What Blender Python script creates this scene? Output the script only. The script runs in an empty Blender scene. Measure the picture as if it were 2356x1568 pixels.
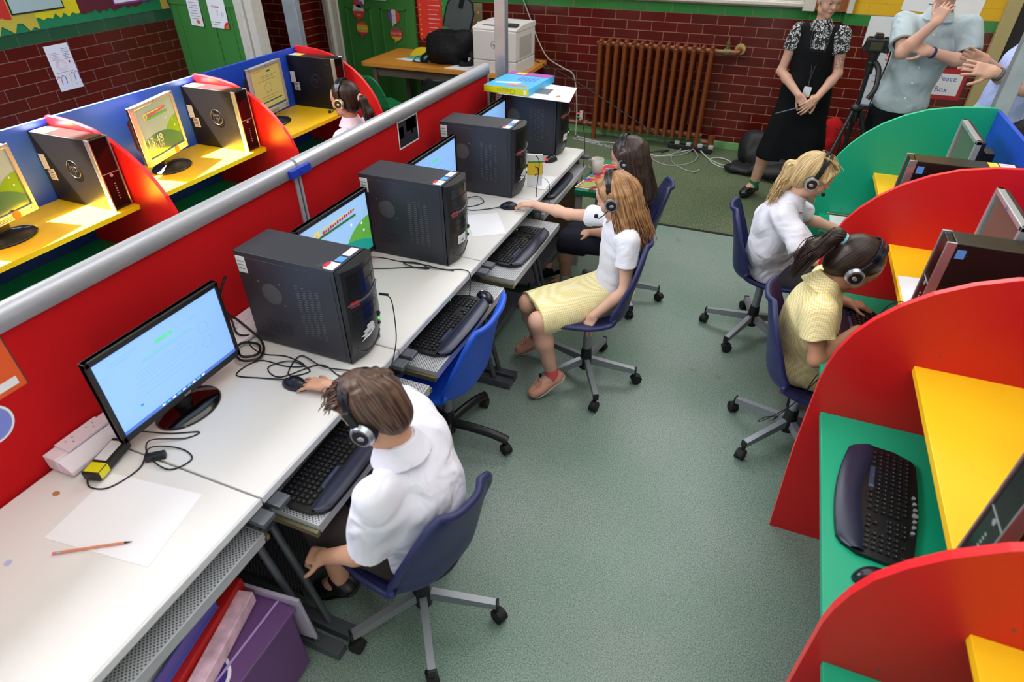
import bpy, math, random
import numpy as np
from mathutils import Vector, Matrix, Euler
random.seed(7)
PI = math.pi
SC = bpy.context.scene
COL = SC.collection
RAD = math.radians

# ------------------------------------------------------------------ camera
cam_d = bpy.data.cameras.new('camera')
cam_d.sensor_width = 36.0
cam_d.lens = 36.0 * 1392.0 / 2356.0
cam_d.clip_start = 0.05
cam_d.clip_end = 60
cam_o = bpy.data.objects.new('camera', cam_d)
COL.objects.link(cam_o)
cam_o.matrix_world = (Matrix.Translation((0, 0, 2.15)) @ Matrix.Rotation(RAD(22.2185), 4, 'Z')
                      @ Matrix.Rotation(RAD(53.8797), 4, 'X') @ Matrix.Rotation(RAD(-0.148), 4, 'Z'))
SC.camera = cam_o
cam_d.dof.use_dof = True
cam_d.dof.focus_distance = 3.1
cam_d.dof.aperture_fstop = 2.8

# ------------------------------------------------------------------ world, lights, exposure
W = bpy.data.worlds.new('world'); SC.world = W; W.use_nodes = True
bg = W.node_tree.nodes['Background']
bg.inputs[0].default_value = (0.80, 0.88, 1.0, 1); bg.inputs[1].default_value = 0.6
SC.view_settings.view_transform = 'Standard'
SC.view_settings.look = 'None'
SC.view_settings.exposure = 0.0
SC.view_settings.gamma = 1.0
SC.view_settings.use_curve_mapping = False

def area(name, loc, target, sx, sy, power, col=(1, 1, 1)):
    d = bpy.data.lights.new(name, 'AREA'); d.shape = 'RECTANGLE'; d.size = sx; d.size_y = sy
    d.energy = power; d.color = col
    o = bpy.data.objects.new(name, d); COL.objects.link(o); o.location = loc
    o.rotation_euler = (Vector(target) - Vector(loc)).to_track_quat('-Z', 'Y').to_euler()
    return o
area('high_window_light_left', (-4.9, 0.4, 3.9), (-0.9, 0.5, 0.7), 3.6, 1.6, 250, (0.90, 0.94, 1.0))
area('high_window_light_back', (-0.4, 6.2, 4.3), (-0.4, 3.0, 0.3), 5.0, 1.6, 140, (0.92, 0.96, 1.0))
area('ceiling_fill', (0.5, 1.6, 4.75), (0.5, 1.6, 0), 3.8, 4.8, 120, (0.96, 0.98, 1.0))  # soft overhead fill lamp, added below the unseen ceiling
sun_d = bpy.data.lights.new('sun', 'SUN'); sun_d.energy = 150; sun_d.angle = RAD(0.8); sun_d.color = (1.0, 0.95, 0.86)
sun_o = bpy.data.objects.new('sun', sun_d); COL.objects.link(sun_o)
SUN_DIR = Vector((0.55, 0.10, -1.0)).normalized()
sun_o.rotation_euler = SUN_DIR.to_track_quat('-Z', 'Y').to_euler()
sun_o.location = (0, 2, 6)

# ------------------------------------------------------------------ materials
def s2l(c):
    return tuple(((v / 255.0) / 12.92 if v / 255.0 <= 0.04045 else ((v / 255.0 + 0.055) / 1.055) ** 2.4) for v in c)
MATS = {}
def mat(name, rgb, rough=0.5, metal=0.0, spec=0.5, emit=0.0, noise=0.0, nscale=30.0, bump=0.0, bscale=200.0, coat=0.0, alpha=1.0, sheen=0.0, trans=0.0):
    if name in MATS: return MATS[name]
    m = bpy.data.materials.new(name); m.use_nodes = True
    nt = m.node_tree; b = nt.nodes['Principled BSDF']
    c = s2l(rgb) + (1.0,)
    b.inputs['Base Color'].default_value = c
    b.inputs['Roughness'].default_value = rough
    b.inputs['Metallic'].default_value = metal
    b.inputs['Specular IOR Level'].default_value = spec
    if coat: b.inputs['Coat Weight'].default_value = coat; b.inputs['Coat Roughness'].default_value = 0.15
    if sheen: b.inputs['Sheen Weight'].default_value = sheen
    if alpha < 1: b.inputs['Alpha'].default_value = alpha
    if trans: b.inputs['Transmission Weight'].default_value = trans
    if emit:
        b.inputs['Emission Color'].default_value = c; b.inputs['Emission Strength'].default_value = emit
    if noise or bump:
        tc = nt.nodes.new('ShaderNodeTexCoord')
    if noise:
        n = nt.nodes.new('ShaderNodeTexNoise'); n.inputs['Scale'].default_value = nscale; n.inputs['Detail'].default_value = 4
        nt.links.new(tc.outputs['Object'], n.inputs['Vector'])
        r = nt.nodes.new('ShaderNodeMapRange'); r.inputs[1].default_value = 0.25; r.inputs[2].default_value = 0.75
        r.inputs[3].default_value = 1 - noise; r.inputs[4].default_value = 1 + noise
        nt.links.new(n.outputs['Fac'], r.inputs[0])
        mx = nt.nodes.new('ShaderNodeMix'); mx.data_type = 'RGBA'; mx.blend_type = 'MULTIPLY'; mx.inputs[0].default_value = 1
        mx.inputs[6].default_value = c
        nt.links.new(r.outputs[0], mx.inputs[7]); nt.links.new(mx.outputs[2], b.inputs['Base Color'])
    if bump:
        n2 = nt.nodes.new('ShaderNodeTexNoise'); n2.inputs['Scale'].default_value = bscale; n2.inputs['Detail'].default_value = 2
        nt.links.new(tc.outputs['Object'], n2.inputs['Vector'])
        bp = nt.nodes.new('ShaderNodeBump'); bp.inputs['Strength'].default_value = bump; bp.inputs['Distance'].default_value = 0.002
        nt.links.new(n2.outputs['Fac'], bp.inputs['Height']); nt.links.new(bp.outputs[0], b.inputs['Normal'])
    MATS[name] = m
    return m

def node_mat(name):
    m = bpy.data.materials.new(name); m.use_nodes = True; MATS[name] = m
    return m, m.node_tree, m.node_tree.nodes['Principled BSDF']

def brick_mat(name, c1, c2, mortar, axis, bw=0.243, bh=0.0825, ms=0.006, rough=0.22, zoff=0.0, xoff=0.0):
    """glazed brick; axis 'x' for walls facing y, 'y' for walls facing x"""
    m, nt, b = node_mat(name)
    tc = nt.nodes.new('ShaderNodeTexCoord'); sp = nt.nodes.new('ShaderNodeSeparateXYZ'); cb = nt.nodes.new('ShaderNodeCombineXYZ')
    nt.links.new(tc.outputs['Object'], sp.inputs[0])
    ad = nt.nodes.new('ShaderNodeMath'); ad.operation = 'ADD'; ad.inputs[1].default_value = xoff + 20 * bw
    ad2 = nt.nodes.new('ShaderNodeMath'); ad2.operation = 'ADD'; ad2.inputs[1].default_value = zoff + 20 * bh
    nt.links.new(sp.outputs[0 if axis == 'x' else 1], ad.inputs[0]); nt.links.new(sp.outputs[2], ad2.inputs[0])
    nt.links.new(ad.outputs[0], cb.inputs[0]); nt.links.new(ad2.outputs[0], cb.inputs[1])
    br = nt.nodes.new('ShaderNodeTexBrick'); br.inputs['Scale'].default_value = 1.0
    br.inputs['Brick Width'].default_value = bw; br.inputs['Row Height'].default_value = bh
    br.inputs['Mortar Size'].default_value = ms / 2; br.inputs['Mortar Smooth'].default_value = 0.15; br.inputs['Bias'].default_value = -0.1
    br.inputs['Color1'].default_value = s2l(c1) + (1,); br.inputs['Color2'].default_value = s2l(c2) + (1,)
    br.inputs['Mortar'].default_value = s2l(mortar) + (1,)
    nt.links.new(cb.outputs[0], br.inputs['Vector']); nt.links.new(br.outputs['Color'], b.inputs['Base Color'])
    mr = nt.nodes.new('ShaderNodeMapRange'); mr.inputs[3].default_value = rough; mr.inputs[4].default_value = 0.85
    nt.links.new(br.outputs['Fac'], mr.inputs[0]); nt.links.new(mr.outputs[0], b.inputs['Roughness'])
    n = nt.nodes.new('ShaderNodeTexNoise'); n.inputs['Scale'].default_value = 9; nt.links.new(tc.outputs['Object'], n.inputs['Vector'])
    sm = nt.nodes.new('ShaderNodeMath'); sm.operation = 'MULTIPLY_ADD'; sm.inputs[1].default_value = 0.35
    inv = nt.nodes.new('ShaderNodeMath'); inv.operation = 'SUBTRACT'; inv.inputs[0].default_value = 1
    nt.links.new(br.outputs['Fac'], inv.inputs[1]); nt.links.new(n.outputs['Fac'], sm.inputs[0]); nt.links.new(inv.outputs[0], sm.inputs[2])
    bp = nt.nodes.new('ShaderNodeBump'); bp.inputs['Strength'].default_value = 0.35; bp.inputs['Distance'].default_value = 0.004
    nt.links.new(sm.outputs[0], bp.inputs['Height']); nt.links.new(bp.outputs[0], b.inputs['Normal'])
    return m

def speckle_floor(name, base, dark, light, scale, amt):
    m, nt, b = node_mat(name)
    tc = nt.nodes.new('ShaderNodeTexCoord')
    def noise(sc, det=3):
        n = nt.nodes.new('ShaderNodeTexNoise'); n.inputs['Scale'].default_value = sc; n.inputs['Detail'].default_value = det
        nt.links.new(tc.outputs['Object'], n.inputs['Vector']); return n
    fine = noise(scale, 2); cr = nt.nodes.new('ShaderNodeValToRGB')
    e = cr.color_ramp.elements
    e[0].position = 0.5 - amt; e[0].color = s2l(dark) + (1,); e[1].position = 0.5 + amt; e[1].color = s2l(light) + (1,)
    mid = e.new(0.5); mid.color = s2l(base) + (1,)
    nt.links.new(fine.outputs['Fac'], cr.inputs[0])
    blot = noise(1.6, 5); cr2 = nt.nodes.new('ShaderNodeValToRGB'); e = cr2.color_ramp.elements
    e[0].position = 0.35; e[0].color = (0.80, 0.90, 0.80, 1); e[1].position = 0.62; e[1].color = (1.05, 1.0, 0.99, 1)
    nt.links.new(blot.outputs['Fac'], cr2.inputs[0])
    mx = nt.nodes.new('ShaderNodeMix'); mx.data_type = 'RGBA'; mx.blend_type = 'MULTIPLY'; mx.inputs[0].default_value = 1
    nt.links.new(cr.outputs[0], mx.inputs[6]); nt.links.new(cr2.outputs[0], mx.inputs[7])
    # brownish spots of dirt
    st = noise(5.5, 6); cr3 = nt.nodes.new('ShaderNodeValToRGB'); e = cr3.color_ramp.elements
    e[0].position = 0.66; e[0].color = (1, 1, 1, 1); e[1].position = 0.76; e[1].color = (0.62, 0.50, 0.40, 1)
    nt.links.new(st.outputs['Fac'], cr3.inputs[0])
    mx2 = nt.nodes.new('ShaderNodeMix'); mx2.data_type = 'RGBA'; mx2.blend_type = 'MULTIPLY'; mx2.inputs[0].default_value = 0.7
    nt.links.new(mx.outputs[2], mx2.inputs[6]); nt.links.new(cr3.outputs[0], mx2.inputs[7])
    nt.links.new(mx2.outputs[2], b.inputs['Base Color'])
    b.inputs['Roughness'].default_value = 0.42
    bp = nt.nodes.new('ShaderNodeBump'); bp.inputs['Strength'].default_value = 0.15; bp.inputs['Distance'].default_value = 0.001
    nt.links.new(fine.outputs['Fac'], bp.inputs['Height']); nt.links.new(bp.outputs[0], b.inputs['Normal'])
    return m

def perf_mat(name, rgb, hole, pitch=0.0085, r=0.30, metal=0.3, rough=0.4):
    """perforated sheet: staggered round holes"""
    m, nt, b = node_mat(name)
    tc = nt.nodes.new('ShaderNodeTexCoord')
    mp = nt.nodes.new('ShaderNodeMapping'); mp.inputs['Rotation'].default_value = (0, 0, RAD(45)); mp.inputs['Scale'].default_value = (1 / pitch,) * 3
    nt.links.new(tc.outputs['Object'], mp.inputs[0])
    fr = nt.nodes.new('ShaderNodeVectorMath'); fr.operation = 'FRACTION'; nt.links.new(mp.outputs[0], fr.inputs[0])
    sb = nt.nodes.new('ShaderNodeVectorMath'); sb.operation = 'SUBTRACT'; sb.inputs[1].default_value = (0.5, 0.5, 0); nt.links.new(fr.outputs[0], sb.inputs[0])
    ml = nt.nodes.new('ShaderNodeVectorMath'); ml.operation = 'MULTIPLY'; ml.inputs[1].default_value = (1, 1, 0); nt.links.new(sb.outputs[0], ml.inputs[0])
    ln = nt.nodes.new('ShaderNodeVectorMath'); ln.operation = 'LENGTH'; nt.links.new(ml.outputs[0], ln.inputs[0])
    gt = nt.nodes.new('ShaderNodeMath'); gt.operation = 'LESS_THAN'; gt.inputs[1].default_value = r; nt.links.new(ln.outputs[1], gt.inputs[0])
    mx = nt.nodes.new('ShaderNodeMix'); mx.data_type = 'RGBA'; nt.links.new(gt.outputs[0], mx.inputs[0])
    mx.inputs[6].default_value = s2l(rgb) + (1,); mx.inputs[7].default_value = s2l(hole) + (1,)
    nt.links.new(mx.outputs[2], b.inputs['Base Color']); b.inputs['Roughness'].default_value = rough; b.inputs['Metallic'].default_value = metal
    return m

def check_mat(name, c1, c2, cell=0.004):
    """fine gingham"""
    m, nt, b = node_mat(name)
    tc = nt.nodes.new('ShaderNodeTexCoord')
    ws = []
    for ax in (0, 1, 2):
        sp = nt.nodes.new('ShaderNodeSeparateXYZ'); nt.links.new(tc.outputs['Object'], sp.inputs[0])
        mu = nt.nodes.new('ShaderNodeMath'); mu.operation = 'MULTIPLY'; mu.inputs[1].default_value = PI / cell; nt.links.new(sp.outputs[ax], mu.inputs[0])
        sn = nt.nodes.new('ShaderNodeMath'); sn.operation = 'SINE'; nt.links.new(mu.outputs[0], sn.inputs[0]); ws.append(sn)
    a = nt.nodes.new('ShaderNodeMath'); a.operation = 'ADD'; nt.links.new(ws[0].outputs[0], a.inputs[0]); nt.links.new(ws[1].outputs[0], a.inputs[1])
    a2 = nt.nodes.new('ShaderNodeMath'); a2.operation = 'ADD'; nt.links.new(a.outputs[0], a2.inputs[0]); nt.links.new(ws[2].outputs[0], a2.inputs[1])
    mr = nt.nodes.new('ShaderNodeMapRange'); mr.inputs[1].default_value = -1.2; mr.inputs[2].default_value = 1.2; nt.links.new(a2.outputs[0], mr.inputs[0])
    mx = nt.nodes.new('ShaderNodeMix'); mx.data_type = 'RGBA'; nt.links.new(mr.outputs[0], mx.inputs[0])
    mx.inputs[6].default_value = s2l(c1) + (1,); mx.inputs[7].default_value = s2l(c2) + (1,)
    nt.links.new(mx.outputs[2], b.inputs['Base Color']); b.inputs['Roughness'].default_value = 0.85; b.inputs['Specular IOR Level'].default_value = 0.15
    n2 = nt.nodes.new('ShaderNodeTexNoise'); n2.inputs['Scale'].default_value = 14; n2.inputs['Detail'].default_value = 3
    nt.links.new(tc.outputs['Object'], n2.inputs['Vector'])
    bp = nt.nodes.new('ShaderNodeBump'); bp.inputs['Strength'].default_value = 0.5; bp.inputs['Distance'].default_value = 0.012
    nt.links.new(n2.outputs['Fac'], bp.inputs['Height']); nt.links.new(bp.outputs[0], b.inputs['Normal'])
    return m

def cloth_mat(name, rgb, rough=0.85, bump=0.5, scale=11, dist=0.014, sub=0.0):
    m, nt, b = node_mat(name)
    b.inputs['Base Color'].default_value = s2l(rgb) + (1,); b.inputs['Roughness'].default_value = rough; b.inputs['Specular IOR Level'].default_value = 0.15
    tc = nt.nodes.new('ShaderNodeTexCoord')
    n2 = nt.nodes.new('ShaderNodeTexNoise'); n2.inputs['Scale'].default_value = scale; n2.inputs['Detail'].default_value = 2.5; n2.inputs['Distortion'].default_value = 0.8
    nt.links.new(tc.outputs['Object'], n2.inputs['Vector'])
    bp = nt.nodes.new('ShaderNodeBump'); bp.inputs['Strength'].default_value = bump; bp.inputs['Distance'].default_value = dist
    nt.links.new(n2.outputs['Fac'], bp.inputs['Height']); nt.links.new(bp.outputs[0], b.inputs['Normal'])
    return m

def attr_mat(name, rough=0.5, sss=0.0, spec=0.4, bump=0.0, bscale=(1, 1, 1)):
    m, nt, b = node_mat(name)
    at = nt.nodes.new('ShaderNodeAttribute'); at.attribute_name = 'col'
    nt.links.new(at.outputs['Color'], b.inputs['Base Color'])
    b.inputs['Roughness'].default_value = rough; b.inputs['Specular IOR Level'].default_value = spec
    if sss:
        b.inputs['Subsurface Weight'].default_value = sss; b.inputs['Subsurface Radius'].default_value = (1.0, 0.35, 0.2); b.inputs['Subsurface Scale'].default_value = 0.008
    return m

def hair_mat(name, c1, c2, rough=0.42):
    m, nt, b = node_mat(name)
    tc = nt.nodes.new('ShaderNodeTexCoord'); sp = nt.nodes.new('ShaderNodeSeparateXYZ'); mp = nt.nodes.new('ShaderNodeCombineXYZ'); nt.links.new(tc.outputs['Object'], sp.inputs[0])
    def mth(op, a, b=None):
        q = nt.nodes.new('ShaderNodeMath'); q.operation = op
        for i, v in enumerate((a, b)):
            if v is None: continue
            if isinstance(v, (int, float)): q.inputs[i].default_value = v
            else: nt.links.new(v, q.inputs[i])
        return q.outputs[0]
    az = mth('ARCTAN2', sp.outputs[0], mth('MULTIPLY', mth('ADD', sp.outputs[1], .02), -1.0))
    nt.links.new(mth('MULTIPLY', az, 17.0), mp.inputs[0]); nt.links.new(mth('MULTIPLY', sp.outputs[2], 11.0), mp.inputs[1]); nt.links.new(mth('MULTIPLY', sp.outputs[1], 14.0), mp.inputs[2])
    n = nt.nodes.new('ShaderNodeTexNoise'); n.inputs['Scale'].default_value = 1.0; n.inputs['Detail'].default_value = 3; nt.links.new(mp.outputs[0], n.inputs['Vector'])
    cr = nt.nodes.new('ShaderNodeValToRGB'); e = cr.color_ramp.elements
    e[0].position = 0.35; e[0].color = s2l(c1) + (1,); e[1].position = 0.65; e[1].color = s2l(c2) + (1,)
    nt.links.new(n.outputs['Fac'], cr.inputs[0]); nt.links.new(cr.outputs[0], b.inputs['Base Color'])
    b.inputs['Roughness'].default_value = rough; b.inputs['Specular IOR Level'].default_value = 0.35
    bp = nt.nodes.new('ShaderNodeBump'); bp.inputs['Strength'].default_value = 0.6; bp.inputs['Distance'].default_value = 0.002
    nt.links.new(n.outputs['Fac'], bp.inputs['Height']); nt.links.new(bp.outputs[0], b.inputs['Normal'])
    return m

# ------------------------------------------------------------------ mesh building
class MB:
    def __init__(self):
        self.v = []; self.f = []; self.m = []; self.s = []; self.M = Matrix.Identity(4)
    def add(self, vs, fs, mi=0, smooth=False):
        o = len(self.v); M = self.M
        self.v.extend([tuple(M @ Vector(p)) for p in vs])
        for f in fs:
            self.f.append(tuple(i + o for i in f)); self.m.append(mi); self.s.append(smooth)
        return self
    def box(self, c, s, rot=(0, 0, 0), mi=0):
        R = Euler([RAD(a) for a in rot]).to_matrix(); x, y, z = s[0] / 2, s[1] / 2, s[2] / 2
        vs = [Vector(c) + R @ Vector((i * x, j * y, k * z)) for i in (-1, 1) for j in (-1, 1) for k in (-1, 1)]
        return self.add(vs, [(0, 1, 3, 2), (4, 6, 7, 5), (0, 4, 5, 1), (2, 3, 7, 6), (0, 2, 6, 4), (1, 5, 7, 3)], mi)
    def bb(self, a, b, mi=0):
        return self.box([(a[i] + b[i]) / 2 for i in range(3)], [abs(b[i] - a[i]) for i in range(3)], mi=mi)
    def cyl(self, p0, p1, r0, r1=None, n=20, mi=0, smooth=True, caps=True):
        r1 = r0 if r1 is None else r1
        p0 = Vector(p0); p1 = Vector(p1); d = (p1 - p0).normalized(); a = d.orthogonal().normalized(); b = d.cross(a)
        vs = []
        for p, r in ((p0, r0), (p1, r1)):
            vs += [p + (a * math.cos(2 * PI * i / n) + b * math.sin(2 * PI * i / n)) * r for i in range(n)]
        self.add(vs, [(i, (i + 1) % n, n + (i + 1) % n, n + i) for i in range(n)], mi, smooth)
        if caps:
            self.add(vs[:n], [tuple(range(n))[::-1]], mi); self.add(vs[n:], [tuple(range(n))], mi)
        return self
    def prism(self, poly, z0, z1, axis='z', mi=0, smooth=False):
        """poly in plane, extruded along axis: z -> (x,y); y -> (x,z); x -> (y,z)"""
        n = len(poly)
        def P(a, b, t):
            return (a, b, t) if axis == 'z' else ((a, t, b) if axis == 'y' else (t, a, b))
        vs = [P(a, b, z0) for a, b in poly] + [P(a, b, z1) for a, b in poly]
        self.add(vs, [tuple(range(n))[::-1], tuple(range(n, 2 * n))], mi)
        self.add(vs, [(i, (i + 1) % n, n + (i + 1) % n, n + i) for i in range(n)], mi, smooth)
        return self
    def tube(self, pts, r, n=8, mi=0, closed=False, caps=True, flat=1.0, rr=None):
        pts = [Vector(p) for p in pts]; N = len(pts); rings = []
        t0 = (pts[1] - pts[0]).normalized(); a = t0.orthogonal().normalized()
        for i in range(N):
            if closed: t = (pts[(i + 1) % N] - pts[i - 1])
            else: t = pts[min(i + 1, N - 1)] - pts[max(i - 1, 0)]
            if t.length < 1e-9: t = t0
            t.normalize(); a = (a - t * a.dot(t))
            if a.length < 1e-6: a = t.orthogonal()
            a.normalize(); b = t.cross(a)
            q = r if rr is None else rr[i]
            rings.append([pts[i] + a * math.cos(2 * PI * k / n) * q + b * math.sin(2 * PI * k / n) * q * flat for k in range(n)])
        vs = [p for rg in rings for p in rg]; fs = []
        for i in range(N if closed else N - 1):
            j = (i + 1) % N
            for k in range(n):
                fs.append((i * n + k, i * n + (k + 1) % n, j * n + (k + 1) % n, j * n + k))
        self.add(vs, fs, mi, True)
        if caps and not closed:
            self.add(rings[0], [tuple(range(n))[::-1]], mi); self.add(rings[-1], [tuple(range(n))], mi)
        return self
    def grid(self, fn, nu, nv, mi=0, smooth=True, closeu=False):
        vs = [fn(i / (nu - (0 if closeu else 1)), j / (nv - 1)) for j in range(nv) for i in range(nu)]
        fs = []
        for j in range(nv - 1):
            for i in range(nu if closeu else nu - 1):
                k = (i + 1) % nu
                fs.append((j * nu + i, j * nu + k, (j + 1) * nu + k, (j + 1) * nu + i))
        return self.add(vs, fs, mi, smooth)
    def lathe(self, prof, c=(0, 0, 0), n=32, mi=0, sx=1.0, sy=1.0):
        c = Vector(c)
        vs = [c + Vector((r * sx * math.cos(2 * PI * k / n), r * sy * math.sin(2 * PI * k / n), z)) for r, z in prof for k in range(n)]
        fs = []
        for j in range(len(prof) - 1):
            for k in range(n):
                fs.append((j * n + k, j * n + (k + 1) % n, (j + 1) * n + (k + 1) % n, (j + 1) * n + k))
        self.add(vs, fs, mi, True)
        if prof[0][0] > 1e-6: self.add(vs[:n], [tuple(range(n))[::-1]], mi)
        if prof[-1][0] > 1e-6: self.add(vs[-n:], [tuple(range(n))], mi)
        return self
    def sph(self, c, r, mi=0, n=16, rot=None):
        r = (r, r, r) if not hasattr(r, '__len__') else r; c = Vector(c)
        def fn(u, v):
            a = u * 2 * PI; b = v * PI
            p = Vector((r[0] * math.sin(b) * math.cos(a), r[1] * math.sin(b) * math.sin(a), -r[2] * math.cos(b)))
            return c + (rot @ p if rot else p)
        return self.grid(fn, n, n // 2 + 1, mi, True, closeu=True)
    def text(self, s, size, origin, right, up, mi=0, depth=0.0006, align='CENTER', bold=0.0):
        d = bpy.data.curves.new('t', 'FONT'); d.body = s; d.size = size; d.align_x = align; d.align_y = 'CENTER'; d.extrude = depth; d.resolution_u = 2; d.offset = bold
        o = bpy.data.objects.new('t', d)
        me = bpy.data.meshes.new_from_object(o)
        right = Vector(right).normalized(); up = Vector(up).normalized(); nrm = right.cross(up); og = Vector(origin)
        vs = [og + right * v.co.x + up * v.co.y + nrm * v.co.z for v in me.vertices]
        self.add(vs, [tuple(p.vertices) for p in me.polygons], mi)
        bpy.data.meshes.remove(me); bpy.data.objects.remove(o); bpy.data.curves.remove(d)
        return self
    def mesh(self, name, mats):
        me = bpy.data.meshes.new(name); me.from_pydata(self.v, [], self.f)
        for m in mats: me.materials.append(m)
        me.polygons.foreach_set('material_index', self.m); me.polygons.foreach_set('use_smooth', self.s)
        me.validate(); me.update()
        return me
    def build(self, name, mats, parent=None, loc=(0, 0, 0), rot=(0, 0, 0), bevel=0.0, seg=2, wn=True):
        if not isinstance(mats, (list, tuple)): mats = [mats]
        o = bpy.data.objects.new(name, self.mesh(name, mats)); COL.objects.link(o)
        if parent is not None: o.parent = parent
        o.location = loc; o.rotation_euler = [RAD(a) for a in rot]
        if bevel:
            b = o.modifiers.new('bevel', 'BEVEL'); b.width = bevel; b.segments = seg; b.limit_method = 'ANGLE'; b.angle_limit = RAD(40)
            b.harden_normals = False
        return o

def thing(name, label, cat, loc=(0, 0, 0), rotz=0.0, group=None, rot=None):
    o = bpy.data.objects.new(name, None); COL.objects.link(o); o.empty_display_size = 0.1
    o.location = loc; o.rotation_euler = rot if rot else (0, 0, RAD(rotz))
    return tag(o, label, cat, group)
def tag(o, label=None, cat=None, group=None, kind=None):
    if label: o['label'] = label
    if cat: o['category'] = cat
    if group: o['group'] = group
    if kind: o['kind'] = kind
    return o
def struct(o):
    o['kind'] = 'structure'; return o
def kids(o):
    return [c for c in COL.objects if c.parent == o]
def dup(o, parent=None, loc=None, rotz=None, label=None, group=None):
    c = o.copy(); COL.objects.link(c)
    if parent is not None: c.parent = parent
    if loc is not None: c.location = loc
    if rotz is not None: c.rotation_euler = (0, 0, RAD(rotz))
    if label: c['label'] = label
    if group: c['group'] = group
    for k in kids(o): dup(k, c)
    return c
def spline(pts, n=6, closed=False):
    pts = [Vector(p) for p in pts]; N = len(pts); out = []
    rng = N if closed else N - 1
    for i in range(rng):
        g = (lambda k: pts[k % N]) if closed else (lambda k: pts[max(0, min(N - 1, k))])
        p0, p1, p2, p3 = g(i - 1), g(i), g(i + 1), g(i + 2)
        for j in range(n):
            t = j / n
            out.append(0.5 * ((2 * p1) + (p2 - p0) * t + (2 * p0 - 5 * p1 + 4 * p2 - p3) * t * t + (3 * p1 - p0 - 3 * p2 + p3) * t ** 3))
    if not closed: out.append(pts[-1])
    return out
def rrect(cx, cy, w, h, r, n=5):
    out = []
    for sx, sy, a0 in ((1, 1, 0), (-1, 1, 90), (-1, -1, 180), (1, -1, 270)):
        for i in range(n + 1):
            a = RAD(a0 + 90 * i / n); out.append((cx + sx * (w / 2 - r) + r * math.cos(a), cy + sy * (h / 2 - r) + r * math.sin(a)))
    return out

M_black = mat('black_plastic', (22, 22, 25), 0.4)
M_blackm = mat('black_matt', (16, 16, 18), 0.65)
M_tower = mat('tower_black', (50, 51, 60), 0.40, bump=0.08, bscale=900)
M_towerd = mat('tower_front', (30, 31, 35), 0.35)
M_white = mat('white_plastic', (232, 232, 234), 0.4)
M_desk = mat('desk_laminate', (226, 222, 222), 0.38, noise=0.02, nscale=4)
M_edge = mat('desk_edge', (205, 206, 212), 0.4)
M_greym = mat('grey_metal', (150, 154, 162), 0.35, metal=0.45)
M_dgrey = mat('dark_grey_metal', (92, 96, 104), 0.4, metal=0.4)
M_silver = mat('silver_plastic', (190, 192, 200), 0.3, metal=0.5)
M_paper = mat('paper_white', (240, 238, 244), 0.8)
M_red = mat('felt_red', (190, 22, 28), 0.9, spec=0.1, noise=0.06, nscale=400, bump=0.25, bscale=600)
M_redl = mat('laminate_red', (214, 22, 28), 0.35)
M_redle = mat('laminate_red_edge', (232, 40, 48), 0.3)
M_blue = mat('laminate_blue', (32, 74, 200), 0.4)
M_yel = mat('laminate_yellow', (255, 200, 26), 0.36)
M_grn = mat('laminate_green', (14, 160, 122), 0.38)
M_chair = mat('chair_navy', (38, 42, 92), 0.42, bump=0.35, bscale=700)
M_label = mat('label_white', (228, 230, 236), 0.6)
M_cable = mat('cable_black', (20, 20, 24), 0.5)
M_cablew = mat('cable_white', (190, 186, 178), 0.6)
M_inkd = mat('ink_dark', (50, 50, 62), 0.7)
M_inkr = mat('ink_red', (205, 40, 44), 0.7)
M_inkb = mat('ink_blue', (54, 70, 180), 0.7)
M_inkg = mat('ink_green', (60, 140, 70), 0.7)
M_inkp = mat('ink_purple', (140, 50, 140), 0.7)
M_inky = mat('ink_yellow', (238, 200, 50), 0.7)
M_inko = mat('ink_orange', (225, 110, 40), 0.7)
M_skyb = mat('sky_blue', (90, 160, 215), 0.6)

# ================================================================== ROOM
YB = 6.79; XL = -5.37; BW = 0.2505; BH = 0.0865
BR = brick_mat('brick_back', (98, 22, 16), (84, 18, 13), (158, 118, 100), 'x', BW, BH, zoff=0.048)
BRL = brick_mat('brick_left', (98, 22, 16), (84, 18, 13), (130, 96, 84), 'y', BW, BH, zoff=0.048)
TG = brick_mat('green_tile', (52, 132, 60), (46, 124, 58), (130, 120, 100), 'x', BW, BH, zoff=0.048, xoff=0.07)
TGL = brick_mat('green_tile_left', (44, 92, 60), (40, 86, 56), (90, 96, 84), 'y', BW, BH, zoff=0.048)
YW = brick_mat('yellow_paint', (226, 178, 26), (222, 172, 24), (205, 158, 22), 'x', BW, BH, ms=0.004, rough=0.6, zoff=0.048)
CREAM = mat('cream_wall', (206, 200, 182), 0.8, noise=0.03, nscale=3)
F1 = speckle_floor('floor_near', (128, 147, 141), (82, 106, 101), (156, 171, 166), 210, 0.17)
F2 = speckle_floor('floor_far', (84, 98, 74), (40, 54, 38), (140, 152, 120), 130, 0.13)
P_DOOR = mat('door_green', (62, 128, 58), 0.45, noise=0.04, nscale=3)
P_FRAME = mat('frame_white', (206, 200, 190), 0.5, noise=0.08, nscale=20)
P_SKIRT = mat('skirting_green', (118, 168, 108), 0.5, noise=0.15, nscale=30)

fl = MB()
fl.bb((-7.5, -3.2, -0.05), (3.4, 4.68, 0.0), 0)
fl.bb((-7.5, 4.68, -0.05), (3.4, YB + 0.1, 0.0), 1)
struct(fl.build('floor', [F1, F2]))
struct(MB().box((-1.0, 4.68, 0.002), (8.7, 0.028, 0.005)).build('trim_1', M_black))

w = MB()
w.bb((-7.5, YB, 0), (0.55, YB + 0.15, 1.25), 0); w.bb((-7.5, YB - 0.004, 1.25), (0.55, YB + 0.15, 1.336), 1)
w.bb((-7.5, YB + 0.002, 1.336), (0.55, YB + 0.15, 5.0), 2)
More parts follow.
